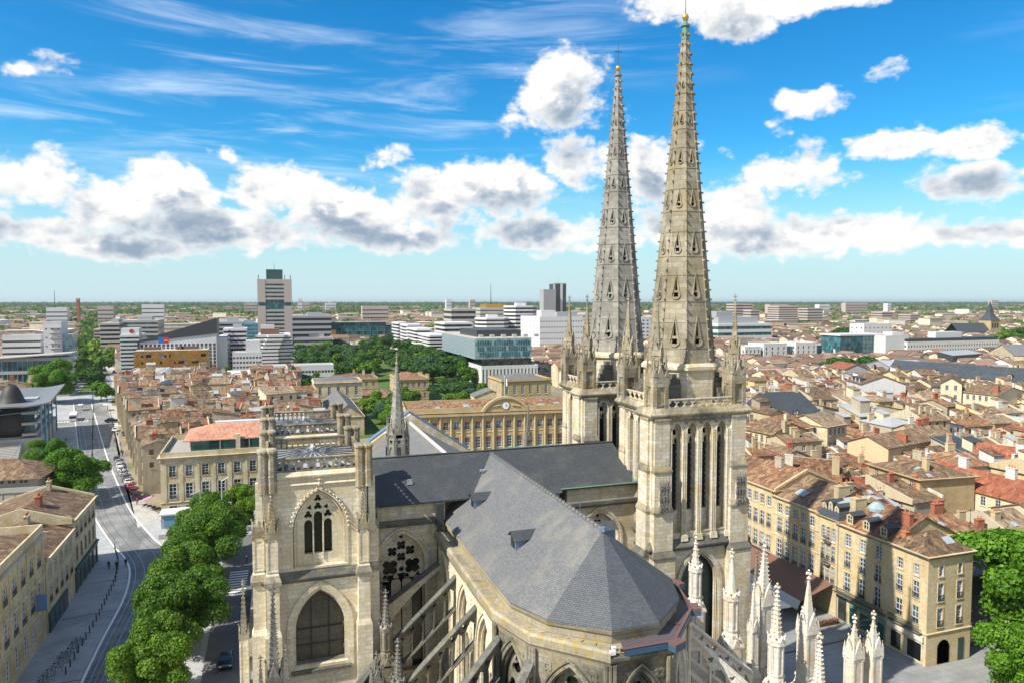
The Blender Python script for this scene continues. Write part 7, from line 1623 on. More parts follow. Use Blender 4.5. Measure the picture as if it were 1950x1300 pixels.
for (x0, x1, yt, Y, m, lb) in ((1035, 1058.5, 553, 1450, 'concrete', 'shorter of the twin far towers, with a gridded grey front'), (1053.5, 1078, 541, 1470, 'grey_panel', 'taller of the twin far towers, dark with a white stripe')):
    t, w, d, h = block_px('tower_block', lb, 'tower', x0, x1, yt, Y, 24, group='twin towers'); g = MB(); g.box(-w/2, w/2, 0, 24, 0, h); g.build('body', [M['dark_panel' if m == 'grey_panel' else 'grey_panel']], t)
    if m == 'concrete':
        for k in range(12): g = MB(); u = -w/2+w*(k+.5)/12; g.box(u-.35, u+.35, -.3, 0, 4, h-2); g.build('rib', [M['concrete']], t)
    else:
        for (a, b) in ((.05*w, .22*w), (-.5*w, -.36*w)): g = MB(); g.box(a, b, -.4, 0, 0, h); g.build('stripe', [M['white_panel']], t)
    g = MB(); g.box(-w/2-.3, w/2+.3, -.3, 24, h, h+2); g.build('roof_edge', [M['concrete']], t)
    if m != 'concrete': g = MB(); g.tube((0, 10, h), (0, 10, h+16), .4, .1, n=5); g.build('antenna', [M['iron_dark']], t)
# blocks to the right of the spires
t, w, d, h = block_px('glass_office', 'blue and white banded office just right of the near spire', 'building', 1368, 1470, 618, 620, 40); bands(t, w, d, h, 4, 'white_panel', 'glass_green', .5, .4); roof_box(t, -w*.05, 20, h+1, w*.75, 26, 6.5, 'grey_panel'); roof_box(t, -w*.28, 20, h+7.5, w*.3, 20, 6, 'grey_panel')
t, w, d, h = block_px('glass_office', 'grey roofed office seen between the two spires', 'building', 1222, 1268, 604, 640, 40); punched(t, w, d, h, 6, 8, 2.6, 1.6, 'white_panel', 'glass_teal', side=4)
for k, (x0, x1, yt, lb) in enumerate(((1420, 1450, 661, 'white cubic hotel block touching the tower, first of three'), (1456, 1500, 655, 'white cubic hotel block with four window columns, middle of three'), (1517, 1557, 653, 'white cubic hotel block with four window columns, rightmost of three'))):
    t, w, d, h = block_px('hotel_block', lb, 'building', x0, x1, yt, 420, 18, group='white cubic hotel blocks'); punched(t, w, d, h, 4, 5, 1.3, 2.2, 'wall_white', side=4)
    g = MB(); g.box(w/2, w/2+7.5, 3, 15, 0, h-2); g.build('glass_link', [M['glass_teal']], t)
for (x0, x1, yt, Y, fl, lb) in ((1483, 1519, 584, 900, 12, 'grey pink tower block with balcony columns on the right skyline'), (1402, 1432, 580, 980, 10, 'pinkish stepped apartment block right of the near tower pinnacle'), (1430, 1446, 592, 960, 8, 'lower wing of the pinkish stepped apartment block'), (1538, 1566, 588, 1100, 7, 'cream apartment block left of the white tower house'), (1680, 1700, 595, 1050, 6, 'white apartment block in the trees on the right'), (1734, 1752, 600, 1000, 6, 'pale apartment block with round front on the right')):
    t, w, d, h = block_px('apartment_block', lb, 'building', x0, x1, yt, Y, 26); bands(t, w, d, h, fl, 'concrete_pink', 'glass_window', .6, .4)
t, w, d, h = block_px('glass_office', 'dark blue mirror glass office on the right with trees in front', 'building', 1602, 1690, 639, 470, 22); g = MB(); g.box(-w/2, w/2, 0, d, 0, h); g.build('glazing', [M['glass_teal']], t)
for k in range(6): g = MB(); g.box(-w/2, w/2, -.12, 0, h*k/6, h*k/6+.3); g.build('floor_line', [M['dark_panel']], t)
for k in range(14): g = MB(); u = -w/2+w*k/13; g.box(u-.1, u+.1, -.12, 0, 0, h); g.build('mullion', [M['dark_panel']], t)
g = MB(); g.box(-w/2-1, w/2+1, -.5, d+1, h, h+1.2); g.build('roof_edge', [M['white_panel']], t)
t, w, d, h = block_px('white_block', 'long white institutional block with a row of square windows on the right', 'building', 1730, 1905, 650, 455, 18); punched(t, w, d, h, 34, 3, 1.6, 1.8, 'wall_white', side=4, z0=3); g = MB(); g.box(-w/2, w/2, 2, d-1, h+.3, h+3.0); g.build('roof_plant', [M['dark_panel']], t); roof_box(t, 0, 10, h+3, 30, 8, 5, 'white_panel')
t, w, d, h = block_px('white_block', 'blank white stair tower joined to the long white block', 'building', 1688, 1732, 640, 458, 18); punched(t, w, d, h, 1, 1, .1, .1, 'wall_white', side=1); roof_box(t, w*.2, 9, h, w*.5, 10, 3, 'white_panel')
t, w, d, h = block_px('white_house', 'white block with flat roof behind the dark mirror office', 'building', 1646, 1700, 617, 600, 20); punched(t, w, d, h, 7, 4, 1.8, 1.6, 'wall_white', side=3)
# church with dark steeple far right
ch = thing('church', 'stone church with a dark slate roof and pyramid steeple among far trees', 'church', (fx(1896, 620), 620, 0)); zt = fz(1896, 610, 620); zp = fz(1896, 586, 620)
g = MB(); g.box(-7.5, 7.5, 0, 15, 0, zt); g.build('tower', [M['stone_palace']], ch); g = MB(); g.lathe(0, 7.5, [(11.5, zt), (8, zt+3), (4.5, zt+8), (.2, zp+8)], 4, math.pi/4); g.build('steeple', [M['slate_blue']], ch)
for k in range(3): g = MB(); g.box(-5.6+k*4, -3.2+k*4, -.2, 0, zt-9, zt-3); g.build('belfry_opening', [M['glass_dark']], ch)
g = MB(); g.add([(-60,0,14),(-7,0,14),(-7,9,24),(-60,9,24),(-7,18,14),(-60,18,14)], [(0,1,2,3),(3,2,4,5)]); g.build('nave_roof', [M['slate_blue']], ch); g = MB(); g.box(-60, -7, 1, 17, 0, 13.9); g.build('nave', [M['stone_palace']], ch)
# chimney-like tower and mast on the far left
t, w, d, h = block_px('water_tower', 'lone thin reddish tower on the far left skyline', 'tower', 146, 151.5, 568, 1500, 7); g = MB(); g.box(-w/2, w/2, 0, d, 0, h); g.build('shaft', [M['brick_red']], t); g = MB(); g.box(-w/2-.5, w/2+.5, -.5, d+.5, h-3, h); g.build('cap', [M['concrete_pink']], t)
t, w, d, h = block_px('radio_mast', 'thin lattice radio mast on the far left horizon', 'mast', 104, 106, 553, 2200, 3); g = MB(); g.tube((0, 0, 0), (0, 0, h), 1.6, .5, n=4); g.build('mast', [M['iron_dark']], t)
# ================================================================== north square: row of golden stone houses (fronts face -x, so rz = -90 degrees)
FX = 84.2; GR = 'golden stone houses along the north square'
def nrow(name, label, ya, yb, h, wall, specs, cols, tile='tile_rust', depth=12.0, roof='gable', rise=2.6, **k):
    """front (-y local) faces -x; local +x runs towards smaller Y"""
    W = yb-ya; return house(name, label, 'house', FX, (ya+yb)/2, -math.pi/2, W, depth, h, roof, rise, .3, wall, tile, wins={'front': rows(W, cols, specs, .5), **k.pop('more', {})}, split=True, cornice=.4, group=GR, **k)
hA = nrow('town_house', 'end corner house of the golden row, with blank bays and shaded end wall', 71.2, 77.6, 15.4, 'stone_gold', [(5.3, 2.6, 1.1, 'pair'), (8.9, 2.5, 1.05, 'pair'), (12.2, 1.6, .9, 'pair')], 2, 'tile_brown', 8.2, 'hip', 2.3,
    more={'right': rows(8.2, 2, [(5.3, 2.6, 1.0, 'pair'), (8.9, 2.5, 1.0, 'pair'), (12.4, 1.5, .8, 'pair')])}, belt=(4.4,), sky=((1.6, 5.4, 1.4, 1.2),), chim=((-2.4, 2.0, .7, .7, .9, 1, 'clay_pot'),))
hB = nrow('town_house', 'golden house with three dormers and iron balcony beside the corner house', 77.6, 87.3, 15.3, 'stone_gold', [(4.9, 3.1, 1.2, 'tall'), (8.7, 2.6, 1.15, 'tall'), (12.1, 2.0, 1.15, 'tall')], 3, 'tile_rust', 13, 'gable', 3.2, belt=(4.3,), dorm=((-3.2, .5), (0, .5), (3.2, .5)), dorm_mats=('stone_gold', 'slate_blue'), chim=((3.9, 4.2, 1.6, .9, 1.5, 2, 'brick_red'), (-4.6, 3.5, 1.2, 2.2, 1.9, 3)), sky=((-.8, 3.6, 1.3, 1.0),), party=(-1,))
g = MB(); g.lathe(0, 0, [(1.4, 17.4), (1.4, 17.9), (.5, 18.7), (.05, 18.8)], 10); g.v = [(x-2.6, y+5.2, z) for x, y, z in g.v]; g.build('glass_lantern', [M['glass_sky']], hB)
hC = nrow('town_house', 'narrow golden house with slate mansard and round dormers in the row', 87.3, 91.6, 15.6, 'stone_gold', [(4.9, 2.9, .75, 'tall'), (8.4, 2.7, .75, 'tall'), (11.8, 2.2, .75, 'tall')], 3, 'slate_blue', 11, 'mansard', 2.4, belt=(4.2,), dorm=((-1.3, .3, .9, 1.3), (0, .3, .9, 1.7), (1.3, .3, .9, 1.3)), dorm_mats=('stone_gold', 'slate_blue'), chim=((2.2, 4, 1.0, 2.0, 2.6, 4),))
hD = nrow('town_house', 'golden house with tall white casement windows above the brown awning', 91.6, 102.4, 15.8, 'stone_gold', [(1.4, 2.0, 1.2, 'pair'), (5.0, 3.4, 1.25, 'tall'), (9.4, 2.8, 1.2, 'tall'), (13.0, 1.7, 1.1, 'pair')], 5, 'tile_brown', 14, 'gable', 3.0, belt=(4.0, 8.8, 12.5), sky=((-1.5, 2.6, 2.2, 1.6),), chim=((5, 5, 1, 2.4, 1.6, 3),), party=(-1,))
hE = nrow('town_house', 'golden house with iron balcony next to the cathedral tower', 102.4, 112.5, 16.6, 'stone_gold', [(1.3, 2.0, 1.2, 'pair'), (5.2, 3.0, 1.2, 'tall'), (9.4, 2.7, 1.15, 'tall'), (13.4, 1.8, 1.1, 'pair')], 5, 'tile_rust', 14, 'gable', 3.0, belt=(4.2,), chim=((-1, 6, 1.8, .8, 1.6, 3),), party=(1,))
nrow('town_house', 'golden house of the row mostly hidden behind the near tower', 112.5, 124, 16.6, 'stone_gold', [(5.2, 3.0, 1.2, 'tall'), (9.4, 2.7, 1.15, 'tall'), (13.4, 1.8, 1.1, 'pair')], 5, 'tile_rust', 14)
# balconies, shopfronts, shutters, awning
def balcony(par, x0, x1, z, dep=.8):
    g = MB(); g.box(x0, x1, -dep, 0, z, z+.18); b = g.build('balcony', [M['stone_dark']], par); g = MB()
    g.box(x0, x1, -dep, -dep+.05, z+1.0, z+1.08); g.box(x0, x1, -dep, -dep+.05, z+.25, z+.3)
    for u in np.arange(x0, x1, .16): g.box(u, u+.035, -dep, -dep+.035, z+.18, z+1.0)
    g.build('railing', [M['iron_dark']], b)
balcony(hB, -4.7, 4.7, 4.35, .9); balcony(hA, -2.6, 2.6, 4.4, .7); balcony(hE, -5, 5, 4.3, .9); balcony(hC, -.7, .7, 8.0, .6); balcony(hC, -.7, .7, 11.5, .5)
for (par, x0, x1, mt, gl) in ((hB, -4.5, -2.9, 'door_green', 'glass_dark'), (hB, -2.2, -.9, 'copper_green', 'glass_green'), (hB, -.3, 2.2, 'stone_gold', 'glass_green'), (hB, 2.9, 4.5, 'copper_green', 'glass_green'), (hA, -2.6, -.6, 'stone_gold', 'glass_dark'), (hA, .2, 2.7, 'stone_white', 'glass_dark')):
    g = MB(); g.box(x0, x1, -.12, 0, .2, 3.6, 0); g.box(x0+.15, x1-.15, -.16, -.12, .5, 2.9, 1); g.build('shopfront', [M[mt], M[gl]], par)
g = MB(); g.box(-2.9, 2.9, -.35, -.12, 3.3, 4.1); g.build('fascia', [M['stone_white']], hA)
g = MB(); g.box(-.6, 2.5, -.3, -.12, 3.1, 3.7); g.build('fascia', [M['copper_green']], hB)
g = MB(); g.plate(pointed(.9, 3.1, .1, 2.3, 3.4, 8), [], (-4.1+.0, 0, 0), X, Zv, .1); g.v = [(3.2+.08, x+5.2, z) for x, y, z in g.v]; g.build('arched_door', [M['glass_dark']], hA)
g = MB(); g.box(3.2, 3.3, 5.9, 6.9, .1, 3.2); g.build('door', [M['door_green']], hA)
for zz in (8.7, 12.0):
    g = MB(); g.box(-.5, .5, -.09, 0, zz, zz+2.6)
    if zz < 12: g.build('blank_panel', [M['stone_gold']], hA)
g = MB(); g.tube((3.15, -.12, 0), (3.15, -.12, 15.2), .07, n=6); g.build('downpipe', [M['zinc']], hB); g = MB(); g.tube((-4.85, -.12, 0), (-4.85, -.12, 15.2), .07, n=6); g.build('downpipe', [M['zinc']], hB)
aw = thing('awning', 'long brown terrace canopy with pale valance in front of the golden houses', 'awning', (84.0, 99, 0), -math.pi/2)
g = MB(); slab(g, [(-11,-6.2,3.3),(11,-6.2,3.3),(11,-.1,5.2),(-11,-.1,5.2)], [(0,1,2,3)], .12); g.build('canopy', [M['brown_roof']], aw); g = MB(); g.add([(-11,-6.25,3.3),(11,-6.25,3.3),(11,-6.9,2.0),(-11,-6.9,2.0)], [(3,2,1,0)]); g.build('valance', [M['awning_grey']], aw)
for k in range(7): g = MB(); g.tube((-10.8+k*3.6, -6.1, 0), (-10.8+k*3.6, -6.1, 3.2), .06, n=6); g.build('post', [M['iron_dark']], aw)
for k in range(6):
    p = thing('parasol', f'square cream parasol over the terrace tables, {ORD[k]} from the far end', 'parasol', (74.6, 111-k*4.1, 0), 0, 'cream parasols on the square'); g = MB(); g.tube((0, 0, 0), (0, 0, 2.9), .05, n=6); g.build('pole', [M['zinc']], p)
    g = MB(); c = [(-1.9,-1.9,2.45),(1.9,-1.9,2.45),(1.9,1.9,2.45),(-1.9,1.9,2.45),(0,0,3.1)]; g.add(c, [(0,1,4),(1,2,4),(2,3,4),(3,0,4)]); g.add([(x,y,z-.03) for x,y,z in c], [(4,1,0),(4,2,1),(4,3,2),(4,0,3)]); g.add(c[:4]+[(x,y,2.25) for x,y,z in c[:4]], [(0,4,5,1),(1,5,6,2),(2,6,7,3),(3,7,4,0)]); g.build('canopy', [M['umbrella']], p)
TB = MB(); TB.box(-.45, .45, -.45, .45, .70, .75, 0); TB.lathe(0, 0, [(.25, 0), (.25, .04), (.04, .06), (.04, .7)], 8, mi=1); TBt = MB(); TBt.loft([[(-.55,-.55,.5),(.55,-.55,.5),(.55,.55,.5),(-.55,.55,.5)],[(-.48,-.48,.77),(.48,-.48,.77),(.48,.48,.77),(-.48,.48,.77)]]); tme = TB.mesh('table', [M['wood_dark'], M['iron_dark']]); tcl = TBt.mesh('tablecloth', [M['cloth_mauve']]); tcw = TBt.mesh('tablecloth', [M['cloth_white']])
CH = MB(); CH.box(-.22, .22, -.22, .22, .43, .48)
for a in (-.19, .19):
    for b in (-.19, .19): CH.box(a-.02, a+.02, b-.02, b+.02, 0, .43)
CH.box(-.22, .22, .18, .22, .48, .92); chm = CH.mesh('chair', [M['wood_dark']]); n_t = 0
for r_ in range(3):
    for k in range(7):
        x = 72.8+r_*2.0+(0 if r_ < 2 else 2.6); y = 108.5-k*2.6+r_*.3
        if y < 85+r_*.6: continue
        t = thing('cafe_table', f'terrace table with {"white" if (k+r_) % 3 else "mauve"} cloth, {ORD[k]} in row {("one","two","three","four")[r_]} from the cathedral', 'table', (x, y, .012), 0, 'terrace tables'); link('table_top', tme, t); link('tablecloth', tcw if (k+r_) % 3 else tcl, t)
        for s in (-1, 1): link('cafe_chair', chm, None, (x, y+s*.85, .012), (0, 0, 0 if s > 0 else math.pi), label=f'dark terrace chair on the {"far" if s > 0 else "near"} side of the {ORD[k]} table in row {("one", "two", "three")[r_]}', category='chair', group='dark terrace chairs')
for k in range(5):
    t = thing('flower_box', f'planter of red flowers at the near end of the terrace, {ORD[k]} from the left', 'planter', (77.2+k*1.25, 85.6, 0), 0, 'terrace planters'); g = MB(); g.box(-.6, .6, -.22, .22, 0, .5); g.build('box', [M['wood_dark']], t)
    g = MB()
    for q in range(60): octa(g, (random.uniform(-.6, .6), random.uniform(-.28, .28), random.uniform(.45, .95)), .1, q % 3 == 0)
    g.build('foliage', [M['leaf_park'], M['flower_red']], t, kind='stuff')
for k in range(8):
    person(73.4+random.uniform(-1, 5), 90+k*2.2, random.uniform(0, 6), tops[k % 5], 'cloth_navy', f'person among the terrace tables, {ORD[k]} from the near end', .5, 1, 'people at the terrace')
# dark low building in the passage right of the corner house
house('dark_shop', 'low dark red and black shop building behind the right tree', 'building', 99.2, 73.5, 0, 13, 14, 10.5, 'flat', 0, .2, 'dark_panel', 'lead_red', wins={'front': rows(13, 4, [(1, 2.6, 2.0, 'shop'), (5.4, 2.2, 1.4, 'pair')])})

# ================================================================== hand-placed houses of the north quarter
def ph(label, p, q, z, d, roof='gable', rise=2.2, wall='wall_town', tile='tile_brown', cols=3, floors=2, left=2, name='town_house', cat='house', kind='pair', **k):
    c, a, w = eave_line(p, q, z); fh = 3.6; sp = [(z-fh*(i+1)+.9, 1.9, 1.05, kind) for i in range(floors)]
    wn = {}
    if cols: wn['front'] = rows(w, cols, sp)
    if left: wn['left'] = rows(d, left, sp)
    return house(name, label, cat, c.x, c.y, a, w, d, z, roof, rise, .35, wall, tile, wins=wn, **k), w
NQ = 'houses of the quarter right of the cathedral'
ph('pale stone house with four windows and rust roof right of the near tower', (1500, 822), (1575, 806), 14.5, 16, 'hip', 2.8, 'wall_cream', 'tile_rust', 3, 3, 2, group=NQ, chim=((-3, 5, 1.2, .8, 1.8, 2, 'wall_cream'),), cornice=.35)
ph('grey stone house with white shuttered windows beside the pale stone house', (1576, 812), (1612, 806), 15, 14, 'gable', 2.6, 'stone_town', 'tile_pale', 4, 3, 2, group=NQ, cornice=.35, kind='tall')
ph('yellowish long house next to the cathedral tower', (1422, 816), (1470, 826), 14.5, 14, 'gable', 2.6, 'wall_yellow', 'tile_brown', 4, 3, 0, group=NQ, chim=((5, 4, 1.2, .8, 1.8, 2),))
ph('large beige house with a blank rendered wall and brick chimneys', (1614, 838), (1692, 852), 14.5, 24, 'gabley', 2.2, 'wall_beige', 'tile_brown', 0, 1, 0, group=NQ, chim=((3.5, 9, 2.6, .9, 1.3, 2, 'brick_red'),))
ph('rough stone house with broken gable behind the golden row', (1500, 905), (1600, 915), 14.0, 9, 'shed', 2.4, 'stone_town', 'tile_rust', 1, 1, 0, group=NQ, chim=((-5, 3, 1.6, .9, 3.0, 2), (4, 3, 1.4, .9, 3.4, 2)))
ph('classical olive house with deep cornice and brown roof behind the golden row', (1655, 882), (1752, 912), 15.5, 13, 'hip', 2.4, 'stone_palace', 'tile_brown', 4, 2, 3, group=NQ, cornice=.6, kind='tall', chim=((4, 4, 1.2, .7, 2.2, 2), (0, 6, 2.4, .8, 1.6, 3)), sky=((3, 3), (6, 3)))
ph('long building with bright red tile roof and white chimneys at the right', (1752, 905), (1952, 957), 12.5, 10, 'gable', 3.0, 'wall_cream', 'tile_red', 7, 1, 0, group=NQ, chim=((-13, 4, 1.2, .9, 1.8, 0, 'wall_white'), (-5, 5, 1.8, .9, 1.8, 3, 'wall_white'), (5, 5, 1.8, .9, 1.8, 3, 'wall_white')))
ph('house with rusty red roof behind the long red one', (1850, 868), (1950, 882), 14, 11, 'gable', 2.6, 'wall_white', 'tile_red', 3, 1, 2, group=NQ, chim=((4, 4, 2.6, .9, 1.4, 3, 'wall_white'),))
ph('house with pale tile roof left of the red roofs', (1715, 838), (1815, 852), 13.5, 13, 'hip', 2.2, 'wall_cream', 'tile_pale', 4, 1, 2, group=NQ, chim=((-4, 3, 1.6, .8, 1.2, 2, 'brick_red'),))
ph('tall cream house with few windows among the roofs', (1792, 728), (1832, 730), 19.0, 22, 'gabley', 2.2, 'wall_cream', 'tile_brown', 2, 3, 0, group=NQ)
ph('cream house with brown roof attached right of the tall cream house', (1834, 745), (1900, 752), 16.0, 20, 'gable', 2.4, 'wall_cream', 'tile_brown', 5, 2, 0, group=NQ, chim=((4, 3, 1.8, 1.2, 2.2, 2, 'brick_red'),))
ph('white gabled house with four white dormers and blank side wall', (1612, 722), (1640, 730), 15.5, 18, 'gable', 3.4, 'wall_white', 'tile_brown', 3, 2, 0, group=NQ, dorm=((-4, .8), (0, .8), (4, .8)), dorm_mats=('white_panel', 'slate_blue'))
ph('yellow rendered house with grey cornice roof in the middle of the quarter', (1686, 712), (1752, 722), 14, 12, 'shed', 2.0, 'wall_yellow', 'tile_brown', 5, 1, 0, group=NQ, chim=((-6, 5, 1, .8, 1.2, 2), (0, 5, 1, .8, 1.2, 2), (6, 5, 1, .8, 1.2, 2)))
ph('white front house with grey blinds right of the yellow rendered house', (1755, 712), (1785, 712), 16, 12, 'gable', 2.0, 'wall_white', 'tile_brown', 3, 2, 0, group=NQ)
ph('house with red brown roof and glazed attic left of the white gable', (1576, 696), (1610, 702), 15, 12, 'gable', 2.6, 'grey_panel', 'tile_red', 2, 1, 1, group=NQ)
mz, w_ = ph('steep dark slate roofed mansion with stone chimneys and small dormers', (1428, 800), (1578, 796), 12.0, 13, 'hip', 8.2, 'stone_palace', 'slate_blue', 9, 1, 2, group=NQ, kind='tall', chim=((-6, 7, 1.2, 1.6, 2.4, 0), (6, 7, 1.2, 1.6, 2.4, 0)), dorm=((-12, 1.2, 1.2, 1.1), (-4, 1.2, 1.2, 1.1), (3, 1.2, 1.2, 1.1), (11, 1.2, 1.2, 1.1)), dorm_mats=('white_panel', 'slate_blue'))
ms, w_ = ph('very long grey slate mansard building across the right quarter', (1690, 706), (1950, 726), 14.5, 16, 'gable', 5.4, 'stone_town', 'slate_blue', 14, 1, 2, kind='tall', dorm=((-50, .8, 1.6, 1.8), (-38, .8, 1.6, 1.8), (-26, .8, 1.6, 1.8), (-8, .8, 1.6, 1.8), (24, .8, 1.6, 1.8), (40, .8, 1.6, 1.8)), dorm_mats=('wall_cream', 'slate_blue'), group=NQ)
ph('grey metal roofed hall left of the slate mansard', (1648, 692), (1700, 700), 14, 22, 'gabley', 3.2, 'grey_panel', 'zinc', 2, 1, 0, group=NQ)
ph('stone hall with a broad gable wall and grey roof at far right', (1885, 668), (1932, 676), 16, 30, 'gabley', 6, 'stone_town', 'slate_nave', 0, 1, 0, group=NQ)
ph('dark curved canopy building beside the long white block', (1815, 676), (1872, 672), 15, 10, 'shed', 2, 'dark_panel', 'grey_panel', 0, 1, 0, group=NQ)

# ================================================================== the dense old roofs (rows of narrow houses)
placed = []
def blocked(x, y, r=7.0): return any((x-a)**2+(y-b)**2 < (r+c)**2 for a, b, c in placed)
for o in list(COL.objects):
    if o.get('group') == NQ or o.get('group') == GR: 
        W = [c for c in o.children if c.name.startswith('wall')][0]; xs = [v.co.x for v in W.data.vertices]; ys = [v.co.y for v in W.data.vertices]
        m = o.matrix_basis
        L, D = max(xs)-min(xs), max(ys); n = max(1, int(L/8))
        for k in range(n):
            for j in range(max(1, int(D/8))):
                p = m @ Vector((min(xs)+L*(k+.5)/n, D*(j+.5)/max(1, int(D/8)), 0)); placed.append((p.x, p.y, 3.2))
rd = random.Random(11)
TN = {'tile_brown': 'brown', 'tile_rust': 'rust red', 'tile_pale': 'pale', 'tile_red': 'bright red', 'slate_blue': 'grey slate', 'zinc': 'metal'}
def old_house(x, y, rz, w, d, h, label, group, cols=3, det=True, face='left', street=False):
    roof = rd.choices(['gable', 'gabley', 'hip', 'shed', 'shedx'], [.44, .18, .16, .14, .08])[0]; tile = rd.choices(['tile_brown', 'tile_rust', 'tile_pale', 'tile_red', 'slate_blue', 'zinc'], [.39, .27, .21, .05, .05, .03])[0]
    rise = {'gable': d, 'gabley': w, 'hip': min(w, d), 'shed': d*1.1, 'shedx': w*1.1}[roof]*.5*rd.uniform(.30, .46)
    wall = rd.choices(['wall_town', 'wall_cream', 'wall_white', 'wall_yellow'], [.72, .14, .08, .06])[0]
    nf = rd.choice([1, 2, 2]); sp = [(h-3.4*(i+1)+.9, rd.choice([1.5, 1.9]), 1.0, rd.choice(['pair', 'pair', 'shut', 'tall'])) for i in range(nf)]
    wn = {'front': rows(w, max(1, int(w/3.0)), sp)} if rd.random() < .8 else {}
    if rd.random() < .55: wn[face] = rows(d, rd.choice([1, 2]), sp[:1])
    if street: wn['left'] = rows(d, 4, [(h-2.7, 1.7, 1.0, 'pair'), (h-6.2, 2.2, 1.05, 'tall'), (h-9.9, 2.3, 1.05, 'tall')])
    ch = [(rd.uniform(-w*.4, w*.4), rd.uniform(d*.25, d*.75), rd.choice([.9, 1.4, 2.0]), rd.choice([.6, .8]), rd.choice([1.2, 1.6, 2.1]), rd.choice([1, 2, 3]), rd.choices(['wall_town', 'brick_red', 'wall_white'], [.6, .28, .12])[0]) for _ in range(rd.choice([1, 1, 2, 3]))]
    sk = [(rd.uniform(-w*.3, w*.3), rd.uniform(.15, .4)*d) for _ in range(rd.choice([0, 0, 1, 1, 2]))]
    pt = rd.choice([(), (-1,), (1,), (-1, 1), ()]) if roof in ('gable', 'shed') else ()
    lab = label.format(roof=TN[tile], wall={'wall_town': 'stone', 'wall_cream': 'cream', 'wall_white': 'white', 'wall_yellow': 'yellow'}[wall])
    root = house('town_house', lab, 'house', x, y, rz, w, d, h, roof, rise, .3, wall, tile, wins=wn, chim=ch, sky=sk, party=pt, group=group, sill=det)
    if rd.random() < .5:      # lean-to or stair head rising from the back of the roof
        ew, ed = rd.uniform(2.2, 4.5), rd.uniform(2.5, 4.5); ex, ey = rd.uniform(-w*.3, w*.3), rd.uniform(.15, .6)*d; eh = h+rise*rd.uniform(.5, 1.0)+rd.uniform(.8, 2.2)
        g = MB(); g.box(ex-ew/2, ex+ew/2, ey, ey+ed, h-2, eh); g.add([(ex-ew/2,ey,eh),(ex-ew/2,ey+ed,eh),(ex-ew/2,ey+ed,eh+.8),(ex+ew/2,ey,eh),(ex+ew/2,ey+ed,eh),(ex+ew/2,ey+ed,eh+.8)], [(1,0,2),(3,4,5),(1,2,5,4)]); e = g.build('roof_extension', [M[rd.choice(['wall_town', 'wall_cream', 'wall_white'])]], root)
        g = MB(); slab(g, [(ex-ew/2-.2,ey-.25,eh-.02),(ex+ew/2+.2,ey-.25,eh-.02),(ex+ew/2+.2,ey+ed+.1,eh+.85),(ex-ew/2-.2,ey+ed+.1,eh+.85)], [(0,1,2,3)], .12); g.build('lean_to_roof', [M[tile if rd.random() < .86 else 'zinc']], e)
    if rd.random() < .3: g = MB(); ax = rd.uniform(-w*.3, w*.3); g.tube((ax, d*.5, h), (ax, d*.5, h+rise+2.6), .035, n=4); g.box(ax-.5, ax+.5, d*.5-.02, d*.5+.02, h+rise+2.2, h+rise+2.25); g.build('aerial', [M['iron_dark']], root)
    return root
# north quarter
nrowi = 0; y = 84.0; cnt = 0
while y < 300:
    xa = max(98.5, y*.755-4); xb = y*1.40+14; x = xa; k = 0; ang = rd.uniform(-.16, .10); dd = rd.uniform(8.0, 12.5)
    while x < xb:
        w = rd.uniform(5.5, 11.0); yy = y+rd.uniform(-2, 2)+(x-xa)*math.tan(ang)*.4; h = rd.uniform(8.5, 15.5)
        if not blocked(x+w/2, yy+dd/2, 3.6) and cnt < 205:
            old_house(x+w/2, yy, ang+rd.uniform(-.05, .05), w, dd, h, '{wall} house, {roof} roof, %s from left in %s row right of cathedral' % (ORD[min(k, 31)], ORD[min(nrowi, 31)]), 'old houses of the quarter right of the cathedral', det=y < 200); cnt += 1
        x += w+rd.choice([0, 0, 0, .1, 1.5]); k += 1
    y += dd+rd.choice([.3, 1.0, 2.0, 4.0]) ; nrowi += 1
# quarter between the street and the garden
nr = 0; y = 203.0
while y < 405:
    xa = np.interp(y, [180, 210, 272, 350, 444], [-25.5, -34.2, -47.6, -64.5, -84])+.3; xb = np.interp(y, [200, 260, 320, 420], [12, 14, 8, 4]); x = xa; k = 0; dd = rd.uniform(9.5, 13)
    sl = np.interp(y, [180, 444], [R(0), R(0)])
    while x < xb:
        w = rd.uniform(6, 12); h = rd.uniform(8.0, 14.5); first = x == xa
        old_house(x+w/2, y+rd.uniform(-.5, .5), R(9) if k < 2 else rd.uniform(-.25, .3), w, dd, h if not first else 12.5+rd.uniform(-1, 1), '{wall} house, {roof} roof, %s from street in %s row left of cathedral' % (ORD[k], ORD[nr]), 'old houses between the street and the garden', det=y < 260, face='left' if first else 'right', street=first); x += w+rd.choice([0, 0, .1, 1.2]); k += 1
    y += dd+rd.choice([.2, .3, 1.2, 3.0]); nr += 1
bk = thing('pink_awning', 'small pink shop awning over the pavement left of the hall', 'awning', (-27.6, 187, 0)); g = MB(); g.add([(-2.2,-1.2,2.6),(-2.2,1.2,2.6),(0,1.2,3.4),(0,-1.2,3.4)], [(0,1,2,3)]); g.add([(-2.2,-1.2,2.6),(-2.2,1.2,2.6),(-2.2,1.2,2.3),(-2.2,-1.2,2.3)], [(0,1,2,3)]); g.build('cloth', [M['awning_pink']], bk)
